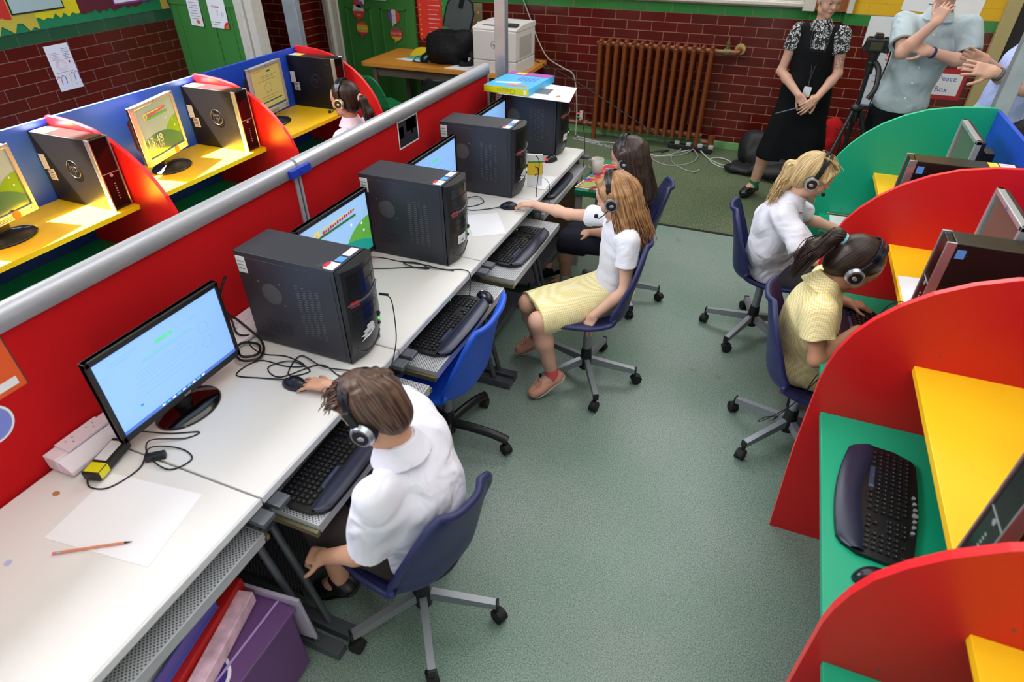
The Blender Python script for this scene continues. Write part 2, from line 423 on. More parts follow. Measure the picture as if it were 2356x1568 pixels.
# bull-nosed pier to the right
def bull(z0, z1, mi, off=0.0):
    poly = [(3.3, YB - 0.17 - off), (0.60, YB - 0.17 - off)]
    for i in range(7):
        a = RAD(-90 - 90 * i / 6); poly.append((0.56 + (0.10 + off) * math.cos(a) * 1.0, YB - 0.07 + (0.10 + off) * math.sin(a)))
    poly += [(0.46 - off, YB), (0.46 - off, YB + 0.15), (3.3, YB + 0.15)]
    w.prism(poly[::-1], z0, z1, 'z', mi)
bull(0, 1.25, 0); bull(1.25, 1.336, 1, 0.004); bull(1.336, 5.0, 3)
struct(w.build('wall_back', [BR, TG, CREAM, YW]))
# dark corner pier between the two doors
struct(MB().bb((-6.1, 6.42, 0), (-5.32, YB, 5.0)).build('wall_pier', BR))
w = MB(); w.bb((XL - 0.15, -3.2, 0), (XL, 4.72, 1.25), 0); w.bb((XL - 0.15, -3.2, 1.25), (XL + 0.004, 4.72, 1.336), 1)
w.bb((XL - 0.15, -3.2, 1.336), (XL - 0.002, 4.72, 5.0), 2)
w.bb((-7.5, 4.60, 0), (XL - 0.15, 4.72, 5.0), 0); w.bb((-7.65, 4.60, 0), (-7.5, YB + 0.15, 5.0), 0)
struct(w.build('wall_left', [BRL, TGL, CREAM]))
w = MB(); w.bb((3.3, -3.2, 0), (3.45, YB, 5.0)); struct(w.build('wall_right', CREAM))
w = MB()
# unseen ceiling; its slit is made up, placed so the sun reaches the left carrels
HX0, HX1 = -5.365, -4.92
holes = [(0.25, 2.51)]
w.bb((-7.5, -3.2, 4.9), (HX0, YB, 5.0)); w.bb((HX1, -3.2, 4.9), (3.4, YB, 5.0))
ys = [-3.2] + [v for h in holes for v in h] + [YB]
for i in range(0, len(ys), 2): w.bb((HX0, ys[i], 4.9), (HX1, ys[i + 1], 5.0))
struct(w.build('ceiling', CREAM))
struct(MB().bb((-7.5, YB - 0.018, 0), (0.40, YB, 0.075)).build('baseboard_back', P_SKIRT, bevel=0.004))
# white window sill / frame over the green tiles
w = MB(); w.bb((-2.75, YB - 0.05, 1.345), (0.10, YB, 1.40)); w.bb((-2.75, YB - 0.09, 1.36), (0.12, YB, 1.39)); w.bb((-2.75, YB - 0.03, 1.40), (0.1, YB, 1.62))
struct(w.build('window_1', P_FRAME, bevel=0.006))
w = MB(); w.bb((0.10, YB - 0.12, 1.335), (0.20, YB, 1.8)); w.bb((0.2, YB - 0.10, 1.34), (0.46, YB, 1.8), 1); w.bb((0.46, YB - 0.22, 1.345), (0.50, YB - 0.1, 1.8))
struct(w.build('trim_2', [P_FRAME, mat('brown_board', (150, 84, 36), 0.5)]))
# left green door (standing at the end of the left wall)
DY = 4.72
d = MB(); d.bb((XL, DY, 0), (-4.57, DY + 0.05, 5.0))
for x in (-5.28, -4.93, -4.66): d.bb((x, DY - 0.006, 0), (x + 0.008, DY, 1.37))
d.bb((XL, DY - 0.012, 1.375), (-4.57, DY, 1.50)); d.bb((-4.98, DY - 0.012, 0), (-4.86, DY, 1.375))
struct(d.build('door_1', P_DOOR))
d = MB(); d.bb((-4.57, DY - 0.03, 0), (-4.50, DY + 0.10, 5.0)); d.bb((-4.50, DY - 0.045, 0), (-4.46, DY + 0.1, 5.0)); d.bb((-4.46, DY - 0.02, 0), (-4.38, DY + 0.12, 5.0))
struct(d.build('trim_3', P_FRAME, bevel=0.006))
# second green door in the back wall
d = MB(); DX0, DX1 = -4.97, -3.95
d.bb((DX0, YB - 0.04, 0), (DX1, YB, 3.0))
for (a, b_, z0, z1) in ((DX0 + 0.10, DX0 + 0.44, 0.12, 1.14), (DX1 - 0.44, DX1 - 0.10, 0.12, 1.14)):
    for q in ((a, z0, a + 0.02, z1), (b_ - 0.02, z0, b_, z1), (a, z0, b_, z0 + 0.02), (a, z1 - 0.02, b_, z1)):
        d.bb((q[0], YB - 0.052, q[1]), (q[2], YB - 0.04, q[3]))
struct(d.build('door_2', P_DOOR, bevel=0.003))
d = MB(); d.bb((-5.16, YB - 0.09, 0), (-5.10, YB, 3.0)); d.bb((-5.10, YB - 0.12, 0), (-5.05, YB, 3.0)); d.bb((-5.05, YB - 0.07, 0), (-4.97, YB, 3.0))
struct(d.build('trim_4', P_FRAME, bevel=0.006))
# doorway at the far right: frame, and a dark sheet for the shade inside
d = MB(); d.bb((1.60, YB - 0.23, 0), (1.70, YB - 0.15, 3.0)); struct(d.build('trim_5', mat('frame_ochre', (176, 158, 110), 0.5), bevel=0.005))
d = MB(); d.bb((1.70, YB - 0.19, 0), (2.6, YB - 0.171, 3.0)); struct(d.build('doorway_shade', mat('shade_dark', (28, 22, 22), 0.5)))

# galvanised posts
GALV = mat('galvanised', (160, 168, 178), 0.38, metal=0.6, noise=0.12, nscale=12)
def post(x, y, wd, label, lean=0.0):
    o = MB().bb((-wd / 2, -0.03, 0), (wd / 2, 0.03, 4.9)).bb((-wd / 2 - 0.03, -0.06, 0), (wd / 2 + 0.03, 0.06, 0.008)).build('steel_post', GALV, bevel=0.004)
    o.location = (x, y, 0); o.rotation_euler = (0, RAD(lean), 0)
    return tag(o, label, 'post')
post(-1.775, 4.17, 0.078, 'galvanised steel post rising beside the white printer at the partition end')
post(-3.79, 4.52, 0.13, 'galvanised steel post standing behind the left carrels near the brick pier')
post(1.11, 3.92, 0.075, 'galvanised steel post behind the blue back of the right carrels')

# ================================================================== PARTITION
PX = -1.83
def partition(y0, y1, label, end=False):
    t = thing('partition_screen', label, 'partition', (PX, y0, 0))
    L = y1 - y0
    MB().bb((-0.018, 0.0, 0.05), (0.018, L, 1.215)).build('felt_panel', M_red, t)
    r = MB()
    prof = [(0.03 * math.cos(a) , 0.026 * math.sin(a) + 0.008) for a in [PI * i / 10 for i in range(11)]]
    prof = [(0.03, -0.03)] + prof + [(-0.03, -0.03)]
    r.prism([(a, 1.225 + b) for a, b in prof], 0.003, L - 0.003, 'y', 0, True)
    o = r.build('top_rail', mat('rail_grey', (192, 194, 206), 0.3, metal=0.35), t)
    MB().bb((-0.024, L - 0.02, 0.0), (0.024, L, 1.2)).build('end_stile', MATS['rail_grey'], t); MB().bb((-0.024, 0, 0), (0.024, 0.012, 1.2)).build('end_stile', MATS['rail_grey'], t)
    for fy in (0.16, L - 0.2): MB().bb((-0.15, fy, 0), (0.15, fy + 0.04, 0.03)).build('foot', M_dgrey, t)
    return t
partition(-0.2, 1.985, 'red felt partition screen with grey rail, the nearer of the two behind the white desks')
partition(1.995, 4.02, 'red felt partition screen with grey rail, the farther one, holding a small photo')
o = MB().box((0, 0, 0), (0.02, 0.13, 0.035)).cyl((0.008, 0, 0), (0.016, 0, 0), 0.006).build('partition_clip', mat('clip_blue', (30, 60, 190), 0.4), bevel=0.003)
o.location = (PX + 0.04, 1.99, 1.215); tag(o, 'blue plastic clip joining the grey rails of the two partition screens', 'clip')

# ================================================================== CARRELS
def carrel(side, bays, label, ys, far_green):
    """side=+1: opens towards -x (right-hand run); side=-1: opens towards +x. Local x: 0 front edge of dividers"""
    t = thing('study_carrel', label, 'study carrel', (0.38 if side > 0 else -2.54, ys[0], 0))
    D = 0.68
    prof = [(0.02, 0), (0.0, 0.45), (0.0, 0.80), (0.006, 0.86), (0.02, 0.93), (0.045, 1.0), (0.085, 1.065), (0.14, 1.13), (0.21, 1.19), (0.295, 1.24), (0.39, 1.278), (0.50, 1.30), (0.60, 1.309), (D, 1.312), (D, 0)]
    prof = [(side * a, b) for a, b in prof]
    y0 = ys[0]
    for i, y in enumerate(ys):
        last = (i == len(ys) - 1) and far_green
        m = MB(); n = len(prof); th = 0.022
        vs = [(a, y - y0 - th, b) for a, b in prof] + [(a, y - y0, b) for a, b in prof]
        m.add(vs, [tuple(range(n)), tuple(range(n, 2 * n))[::-1]], 0)
        m.add(vs, [(k, (k + 1) % n, n + (k + 1) % n, n + k) for k in range(n)], 1)
        # screw heads
        for sx_, sz in ((0.3, 0.98), (0.15, 0.70)):
            m.cyl((side * sx_, y - y0 - th - 0.001, sz), (side * sx_, y - y0 - th + 0.002, sz), 0.0035, mi=2)
        m.build('divider_panel', [M_grn if last else M_redl, mat('laminate_green_edge', (40, 190, 140), 0.35) if last else M_redle, M_dgrey], t, bevel=0.0015)
        if last and side > 0:
            tag(t.children[-1], 'green divider panel') if False else None
    L = ys[-1] - y0
    MB().bb((side * D, -0.9 if far_green else -0.3, 0.0), (side * (D + 0.02), L, 1.30)).build('back_panel', [M_blue], t, bevel=0.001)
    for i in range(len(ys)):
        a = (ys[i - 1] - y0) if i else ys[0] - y0 - 0.92
        b = ys[i] - y0 - 0.022
        MB().bb((side * 0.04, a, 0.638), (side * D, b, 0.66)).build('worktop', M_grn, t, bevel=0.002)
        MB().bb((side * 0.245, a, 0.905), (side * D, b, 0.93)).build('shelf', M_yel, t, bevel=0.002)
    return t
carrel(1, 4, 'red, yellow and green study carrels with curved dividers along the right side', [0.06, 0.978, 1.931, 2.854, 3.775], True)
carrel(-1, 4, 'sunlit red and yellow study carrels with a blue back, beyond the red partition', [1.02, 1.945, 2.87, 3.81], False)
# green floor strip under the left carrels seen below the shelves belongs to their lower worktops

# ================================================================== WHITE DESKS
PERF = perf_mat('perforated_tray', (196, 198, 204), (46, 46, 52))
PERFD = perf_mat('perforated_dark', (104, 104, 110), (30, 30, 32), 0.011)
def desk(y0, y1, tray_x, label, tray=True, shelf_z=0.12):
    t = thing('computer_desk', label, 'desk', (-1.475, y0, 0), group=None)
    L = y1 - y0; x0, x1 = -0.325, 0.35
    MB().bb((x0, 0.003, 0.703), (x1 - 0.006, L - 0.003, 0.73)).build('tabletop', M_desk, t, bevel=0.004)
    MB().bb((x1 - 0.006, 0.003, 0.703), (x1 + 0.002, L - 0.003, 0.7298)).build('edge_strip', M_edge, t, bevel=0.002)
    for yy in (0.035, L - 0.035):
        f = MB()
        f.tube([(0.24, yy, 0.70), (0.30, yy, 0.54), (0.42, yy, 0.05)], 0.013, 10)
        f.tube([(-0.2, yy, 0.70), (-0.2, yy, 0.05)], 0.016, 10)
        f.box((0.30, yy, 0.69), (0.2, 0.05, 0.02)); f.box((0.27, yy, 0.565), (0.10, 0.075, 0.028))
        f.box((0.12, yy, 0.025), (0.80, 0.046, 0.040))
        f.build('leg_frame', M_dgrey, t, bevel=0.003)
    MB().bb((-0.25, 0.06, 0.10), (0.30, L - 0.06, 0.112)).bb((0.285, 0.06, 0.09), (0.30, L - 0.06, 0.13)).build('lower_shelf', PERFD, t)
    MB().bb((-0.30, 0.05, 0.25), (-0.29, L - 0.05, 0.70)).build('modesty_panel', mat('modesty_dark', (34, 34, 38), 0.6), t)
    if tray:
        tr = MB(); a, b = 0.04, L - 0.05; fx = tray_x + 1.475
        tr.bb((fx - 0.34, a, 0.622), (fx - 0.004, b, 0.632))
        p = tr.build('keyboard_tray', PERF, t)
        e = MB(); e.bb((fx - 0.006, a, 0.594), (fx, b, 0.633)); e.bb((fx - 0.34, a - 0.004, 0.61), (fx, a, 0.634)); e.bb((fx - 0.34, b, 0.61), (fx, b + 0.004, 0.634))
        e.build('tray_edge', mat('tray_edge', (186, 188, 196), 0.35, metal=0.3), p, bevel=0.0015)
        for yy in (a - 0.012, b + 0.012):
            s = MB().bb((0.0, yy - 0.008, 0.60), (0.33, yy + 0.008, 0.64)).bb((0.2, yy - 0.006, 0.592), (fx, yy + 0.006, 0.612), 1)
            s.build('slide_rail', [M_dgrey, mat('brassy_rail', (150, 142, 110), 0.35, metal=0.7)], p)
    return t
desk(0.02, 0.80, -1.105, 'white computer desk at the near end, holding the blank sheet and pencil', shelf_z=0.3)
desk(0.80, 1.58, -0.97, 'white computer desk where the boy sits, keyboard tray pulled out')
desk(1.58, 2.36, -0.985, 'white computer desk behind the bright blue chair')
desk(2.36, 3.14, -0.965, 'white computer desk where the girl in the yellow skirt sits')
desk(3.14, 4.11, -1.09, 'white computer desk at the far end of the row, with papers on its tower')
o = MB().bb((-1.80, 4.112, 0), (-1.16, 4.13, 0.70)).build('desk_end_board', mat('beech', (176, 146, 110), 0.5, noise=0.08, nscale=18))
tag(o, 'beech-coloured board closing the far end of the white desk row', 'board')

# ================================================================== CHAIRS
def shell_bm(mb, arch=0.55, W=0.40, Hh=0.80, sz=0.42, back_w=0.37, depth=0.40):
    """plastic bucket shell; faces +y, seat centre at origin"""
    prof = spline([(0.20, sz - 0.03), (0.185, sz), (0.10, sz + 0.004), (-0.02, sz - 0.008), (-0.12, sz - 0.004), (-0.175, sz + 0.03), (-0.195, sz + 0.10),
                   (-0.205, sz + 0.17), (-0.225, sz + 0.26), (-0.25, Hh - 0.02), (-0.256, Hh)], 4)
    prof = [(p[0], p[1]) for p in [(q.x, q.y) for q in [Vector((a, b, 0)) for a, b, _ in [(v.x, v.y, 0) for v in [Vector((p.x, p.y, 0)) for p in prof]]]]]
    N = len(prof)
    cum = [0]
    for i in range(1, N): cum.append(cum[-1] + math.hypot(prof[i][0] - prof[i - 1][0], prof[i][1] - prof[i - 1][1]))
    Lt = cum[-1]; NU = 17; NV = 44
    def P(s):
        s = max(0, min(Lt, s)); i = 0
        while i < N - 2 and cum[i + 1] < s: i += 1
        t = (s - cum[i]) / max(1e-9, cum[i + 1] - cum[i])
        return (prof[i][0] + (prof[i + 1][0] - prof[i][0]) * t, prof[i][1] + (prof[i + 1][1] - prof[i][1]) * t)
    bend = 0.44
    def fn(off):
        def g(u, v):
            x = (u * 2 - 1); s = v * Lt; y, z = P(s); y2, z2 = P(s + 0.004); y1, z1 = P(s - 0.004)
            tl = math.hypot(y2 - y1, z2 - z1); n = Vector((0, (z2 - z1) / tl, -(y2 - y1) / tl))    # towards the sitter
            w = W / 2 if v < bend else W / 2 + (back_w / 2 - W / 2) * min(1, (v - bend) / 0.5)
            e = 0.0
            if v < 0.10: e = ((0.10 - v) / 0.10)
            if v > 0.68: e = (v - 0.68) / 0.32
            w = w * (1 - (arch if v > 0.5 else 0.10) * (1 - math.sqrt(max(0, 1 - e * e))))
            k = 0.014 + 0.050 * math.exp(-((v - 0.50) / 0.17) ** 2) + 0.034 * min(1, max(0, (v - 0.45) / 0.15)) * (1 - 0.6 * max(0, (v - 0.75) / 0.25))
            lift = k * abs(x) ** 3.0
            return Vector((x * w, y, z)) + n * (lift + off)
        return g
    a = [fn(0.0)(i / (NU - 1), j / (NV - 1)) for j in range(NV) for i in range(NU)]
    fs = [(j * NU + i, j * NU + i + 1, (j + 1) * NU + i + 1, (j + 1) * NU + i) for j in range(NV - 1) for i in range(NU - 1)]
    mb.add(a, fs, 0, True)
def make_shell(t, m, name='seat_shell', **k):
    mb = MB(); shell_bm(mb, **k); o = mb.build(name, m, t)
    s = o.modifiers.new('solid', 'SOLIDIFY'); s.thickness = 0.013; s.offset = -1
    V = [Vector(p) for p in mb.v]; NU, NV = 17, 44
    loop = [V[i] for i in range(NU)] + [V[j * NU + NU - 1] for j in range(1, NV)] + [V[(NV - 1) * NU + i] for i in range(NU - 2, -1, -1)] + [V[j * NU] for j in range(NV - 2, 0, -1)]
    MB().tube(loop, 0.012, 10, closed=True).build('shell_rim', m, o)
    b = o.modifiers.new('sub', 'SUBSURF'); b.levels = 1; b.render_levels = 1
    return o
def swivel_chair(name, label, loc, rotz, shell_rot, m_shell, arm_mat, fat=False, seat=0.42, back=0.80, R0=0.27, spread=0, arch=0.55, W=0.40):
    t = thing(name, label, 'chair', (loc[0], loc[1], 0), rotz)
    o = make_shell(t, m_shell, sz=seat, Hh=back, arch=arch, W=W, back_w=W - .03); o.rotation_euler = (0, 0, RAD(shell_rot))
    MB().cyl((0, 0, 0.20), (0, 0, seat - 0.02), 0.022).cyl((0, 0, seat - 0.06), (0, 0, seat - 0.015), 0.030, mi=1).box((0, 0, seat - 0.022), (0.18, 0.16, 0.012), mi=1).build('column', [M_greym, M_black], t)
    MB().cyl((0, 0, 0.07), (0, 0, 0.165), 0.034, 0.03).cyl((0, 0, 0.165), (0, 0, 0.20), 0.03, 0.026).build('hub', M_black, t, bevel=0.004)
    for i in range(5):
        a = RAD(72 * i + spread); c, s = math.cos(a), math.sin(a); mb = MB()
        mb.M = Matrix.Rotation(a, 4, 'Z')
        if fat:
            mb.tube(spline([(0.03, 0, 0.12), (0.12, 0, 0.115), (0.22, 0, 0.10), (R0 + 0.015, 0, 0.075)], 4), 0.022, 12, flat=0.8)
        else:
            poly = [(0.03, 0.142), (0.03, 0.098), (R0, 0.070), (R0, 0.100)]
            mb.prism(poly, -0.013, 0.013, 'y'); mb.box((R0 + 0.003, 0, 0.083), (0.010, 0.030, 0.040), mi=1)
        mb.build('base_arm', [arm_mat, M_black], t, bevel=0.004)
        cb = MB(); cb.M = Matrix.Translation((c * R0, s * R0, 0)) @ Matrix.Rotation(a + 0.9 + i, 4, 'Z')
        cb.cyl((-0.020, -0.012, 0.025), (-0.006, -0.012, 0.025), 0.025, n=22).cyl((0.006, -0.012, 0.025), (0.020, -0.012, 0.025), 0.025, n=22)
        cb.cyl((-0.007, -0.012, 0.025), (0.007, -0.012, 0.025), 0.012)
        for k in range(9):
            an = RAD(20 + k * 18)
            cb.box((0, -0.012 + 0.027 * math.cos(an), 0.025 + 0.027 * math.sin(an)), (0.036, 0.010, 0.006), rot=(math.degrees(an) - 90, 0, 0))
        cb.cyl((0, 0, 0.045), (0, 0, 0.075), 0.007, mi=0)
        cb.build('caster', M_blackm, t, bevel=0.002)
    return t
# rot 0 -> shell faces +y ; +90 -> faces -x
swivel_chair('swivel_chair', 'navy swivel chair with grey star base that the boy sits on', (-0.77, 1.02), 15, 60, M_chair, M_greym, spread=2)
swivel_chair('swivel_chair', 'navy swivel chair with grey star base under the girl in the yellow skirt', (-0.615, 2.57), -62, 62 + 104, M_chair, M_greym, spread=0, seat=.44, back=.85)
swivel_chair('swivel_chair', 'navy swivel chair with grey star base under the girl in the yellow dress', (0.43, 2.47), 0, -88, M_chair, M_greym, spread=48 + 72 * 2 - 36, W=.48, seat=.415)
swivel_chair('swivel_chair', 'navy swivel chair with grey star base under the fair-haired girl in white', (0.195, 3.345), 0, -86, M_chair, M_greym, spread=28)
swivel_chair('swivel_chair', 'navy swivel chair under the dark long-haired girl at the far desk', (-0.66, 3.45), 0, 100, M_chair, M_greym, spread=15)
M_bluech = mat('chair_blue', (26, 88, 214), 0.42, bump=0.25, bscale=700)
swivel_chair('swivel_chair', 'bright blue empty swivel chair with a black star base', (-1.085, 1.85), 0, 92, M_bluech, M_black, fat=True, spread=6, seat=0.42, back=0.79, R0=0.28, arch=.28, W=.46)
M_grch = mat('chair_green', (16, 118, 66), 0.4, bump=0.2, bscale=700)
def leg_chair(label, loc, rotz, m):
    t = thing('school_chair', label, 'chair', (loc[0], loc[1], 0), rotz)
    make_shell(t, m, sz=0.42, Hh=0.76, W=0.42, back_w=0.40)
    for sx in (-1, 1):
        for sy in (-1, 1):
            MB().tube([(sx * 0.16, sy * 0.13, 0.40), (sx * 0.20, sy * 0.19, 0.0)], 0.011, 10).build('leg', M_silver, t)
    return t
leg_chair('green plastic school chair in front of the wooden table', (-3.62, 5.50), -25, M_grch)
leg_chair('black plastic chair standing at the wooden table near the printer', (-2.98, 5.62), 8, M_black)

# ================================================================== COMPUTERS
M_scrb = mat('screen_blue', (140, 186, 246), 0.4, emit=0.55)
M_scrt = mat('screen_bar', (70, 110, 200), 0.3, emit=0.7)
M_scrg = mat('screen_green', (90, 200, 150), 0.3, emit=0.7)
M_scrl = mat('screen_line', (120, 168, 222), 0.3, emit=0.65)
M_scrs = mat('screen_sky', (150, 190, 235), 0.3, emit=0.6)
M_scrh = mat('screen_hill', (96, 168, 70), 0.3, emit=0.5)
M_scrteal = mat('screen_teal', (30, 150, 140), 0.3, emit=0.5)
M_scrr = mat('screen_red', (190, 40, 60), 0.3, emit=0.5)
M_scry = mat('screen_yellow', (225, 200, 70), 0.3, emit=0.5)
M_scrw = mat('screen_white', (230, 240, 250), 0.3, emit=0.7)
M_dsky = mat('dim_sky', (118, 140, 156), 0.12, emit=0.25)
M_dhill = mat('dim_hill', (92, 128, 36), 0.12, emit=0.2)
M_dteal = mat('dim_teal', (58, 96, 78), 0.12, emit=0.18)
M_dred = mat('dim_red', (176, 60, 50), 0.2, emit=0.2)
M_dyel = mat('dim_yellow', (214, 190, 70), 0.2, emit=0.2)
M_dwht = mat('dim_white', (168, 178, 178), 0.2, emit=0.15)
M_sep = mat('sepia_page', (176, 166, 104), 0.12, emit=0.2)
M_sepl = mat('sepia_line', (120, 112, 72), 0.3)
M_sept = mat('sepia_bar', (46, 90, 100), 0.3)
M_off = mat('screen_off', (92, 96, 88), 0.10, spec=0.8)

def screen(parent, kind, x, y0, y1, z0, z1):
    m = MB(); e = 0.0006; Wd = y1 - y0; Hd = z1 - z0
    def q(a0, b0, a1, b1, mi, lv=1):
        X = x + e * lv
        m.add([(X, y0 + a0 * Wd, z0 + b0 * Hd), (X, y0 + a1 * Wd, z0 + b0 * Hd), (X, y0 + a1 * Wd, z0 + b1 * Hd), (X, y0 + a0 * Wd, z0 + b1 * Hd)], [(0, 1, 2, 3)], mi)
    def hill(ca, cb, ra, rb, mi, lv):
        X = x + e * lv; pts = []
        for i in range(61):
            t = PI * i / 60; a = ca + ra * math.cos(t); b = cb + rb * math.sin(t)
            pts.append((X, y0 + min(1, max(0, a)) * Wd, z0 + min(1, max(0, b)) * Hd))
        for i in range(60):
            p, r_ = pts[i], pts[i + 1]
            m.add([p, (X, p[1], z0), (X, r_[1], z0), r_], [(3, 2, 1, 0)], mi)
    if kind == 'page':
        ms = [M_scrb, M_scrt, M_scrg, M_scrl, M_scrw, M_inky]
        q(0, 0, 1, 1, 0, 0); q(0, 0, 1, 0.045, 1)
        q(0.43, 0.80, 0.57, 0.845, 2); q(0.60, 0.825, 0.80, 0.83, 3)
        for i in range(6): q(0.30 + i * 0.065, 0.715, 0.35 + i * 0.065, 0.727, 2)
        for b, a0, a1 in ((0.69, .30, .72), (0.60, .22, .62), (0.56, .22, .70), (0.52, .24, .58), (0.48, .2, .66), (0.42, .2, .5), (0.36, .28, .7), (0.30, .2, .55), (0.9, .08, .3), (0.86, .1, .25)): q(a0, b, a1, b + 0.006, 3)
        for k in range(12):
            a = 2 * PI * k / 12
            for (ca, cb) in ((0.80, 0.62), (0.80, 0.40)):
                q(ca + 0.045 * math.cos(a) - .006, cb + 0.075 * math.sin(a) - .008, ca + 0.045 * math.cos(a) + .006, cb + 0.075 * math.sin(a) + .008, 3)
        for k in range(9): q(0.30 + k * 0.045, 0.012, 0.325 + k * 0.045, 0.034, 2 if k % 2 else 4, 2)
        q(0.17, 0.20, 0.19, 0.225, 1); q(0.15, 0.155, 0.17, 0.18, 2)
    elif kind in ('hills', 'dimhills'):
        dm = kind == 'dimhills'
        ms = [M_dsky, M_dhill, M_dteal, M_dred, M_dyel, M_dwht, M_inkg] if dm else [M_scrs, M_scrh, M_scrteal, M_scrr, M_scry, M_scrw, M_inkg]
        q(0, 0, 1, 1, 0, 0); hill(1.0, -0.2, 0.52, 0.80, 1, 1); hill(0.40, -0.42, 0.85, 0.84 if dm else 0.80, 2, 2)
        for i in range(14):
            a = 0.30 + i * 0.0355; b = 0.765 + 0.004 * i
            q(a, b + (0.01 if i % 2 else 0), a + 0.024, b + 0.045 + (0.012 if i % 3 == 0 else 0), 3, 4)
        q(0.22, 0.725, 0.80, 0.765, 6, 3); q(0.2, 0.84, 0.80, 0.86, 4, 3)
        for k in range(16):
            t = 2 * PI * k / 16; q(0.215 + 0.035 * math.cos(t) - .012, 0.80 + 0.05 * math.sin(t) - .014, 0.215 + 0.035 * math.cos(t) + .012, 0.80 + 0.05 * math.sin(t) + .014, 4, 3)
        for (a, b) in ((0.86, 0.52), (0.88, 0.38), (0.70, 0.60)): q(a, b, a + 0.022, b + 0.035, 5, 3)
        if dm:
            m.text('13:48', Hd * 0.26, (x + e * 4, y0 + 0.05 * Wd, z0 + 0.29 * Hd), (0, 1, 0), (0, 0, 1), 5, 0.0002, 'LEFT')
            m.text('Friday 6 July', Hd * 0.11, (x + e * 4, y0 + 0.05 * Wd, z0 + 0.165 * Hd), (0, 1, 0), (0, 0, 1), 5, 0.0002, 'LEFT')
    elif kind == 'sepia':
        ms = [M_sep, M_sept, M_sepl]
        q(0, 0, 1, 1, 0, 0); q(0, 0, 1, 0.05, 1); q(0.55, 0.86, 0.66, 0.90, 1); q(0.12, 0.16, 0.90, 0.19, 1)
        for b, a0, a1 in ((0.78, .3, .85), (0.74, .35, .75), (0.30, .25, .8), (0.93, .1, .4), (0.68, .2, .8), (0.24, .3, .7)): q(a0, b, a1, b + 0.008, 2)
        for k in range(14):
            a = 2 * PI * k / 14; q(0.5 + 0.12 * math.cos(a) - .01, 0.50 + 0.12 * math.sin(a) - .01, 0.5 + 0.12 * math.cos(a) + .01, 0.50 + 0.12 * math.sin(a) + .01, 2)
    else:
        ms = [M_off]; q(0, 0, 1, 1, 0, 0)
    return m.build('screen', ms, parent)

def black_monitor(label, x, yc, kind, rotz=0, dz=0.0):
    t = thing('monitor', label, 'monitor', (x, yc, 0.73), rotz)
    z0, z1, hw = 0.065 + dz, 0.375 + dz, 0.25
    b = MB()
    for (a, c) in (((-0.022, -hw, z0), (0.004, hw, z0 + 0.024)), ((-0.022, -hw, z1 - 0.018), (0.004, hw, z1)), ((-0.022, -hw, z0), (0.004, -hw + 0.016, z1)), ((-0.022, hw - 0.016, z0), (0.004, hw, z1))): b.bb(a, c)
    b.bb((-0.024, -hw, z0), (-0.001, hw, z1)); b.bb((-0.045, -0.18, z0 + 0.04), (-0.02, 0.18, z1 - 0.05))
    fr = b.build('bezel', M_black, t, bevel=0.003)
    MB().text('acer', 0.016, (0.0048, 0, z0 + 0.011), (0, 1, 0), (0, 0, 1), 0, 0.0003).build('logo', M_silver, fr)
    screen(fr, kind, 0.0005, -hw + 0.016, hw - 0.016, z0 + 0.024, z1 - 0.018)
    MB().box((-0.045, 0, 0.07), (0.025, 0.06, 0.13)).cyl((-0.04, 0, 0.015), (-0.04, 0, 0.05), 0.03).build('stand_neck', M_black, t, bevel=0.004)
    MB().lathe([(0.0, 0.022), (0.06, 0.020), (0.112, 0.010), (0.118, 0.004), (0.116, 0.0), (0.0, 0.0)], (-0.02, 0, 0), 40, sx=0.78, sy=1.0).build('stand_base', mat('gloss_black', (10, 8, 9), 0.08, coat=0.6), t)
    return t
black_monitor('black widescreen monitor nearest the camera, showing a pale blue web page', -1.605, 1.02, 'page')
black_monitor('black monitor with a bright sky and green hills picture, between two black towers', -1.595, 1.92, 'hills')
black_monitor('black monitor showing a pale page, in front of the girl in the yellow skirt', -1.56, 2.75, 'page')
black_monitor('black monitor at the far end of the white desks, mostly hidden by a tower', -1.60, 3.57, 'page')

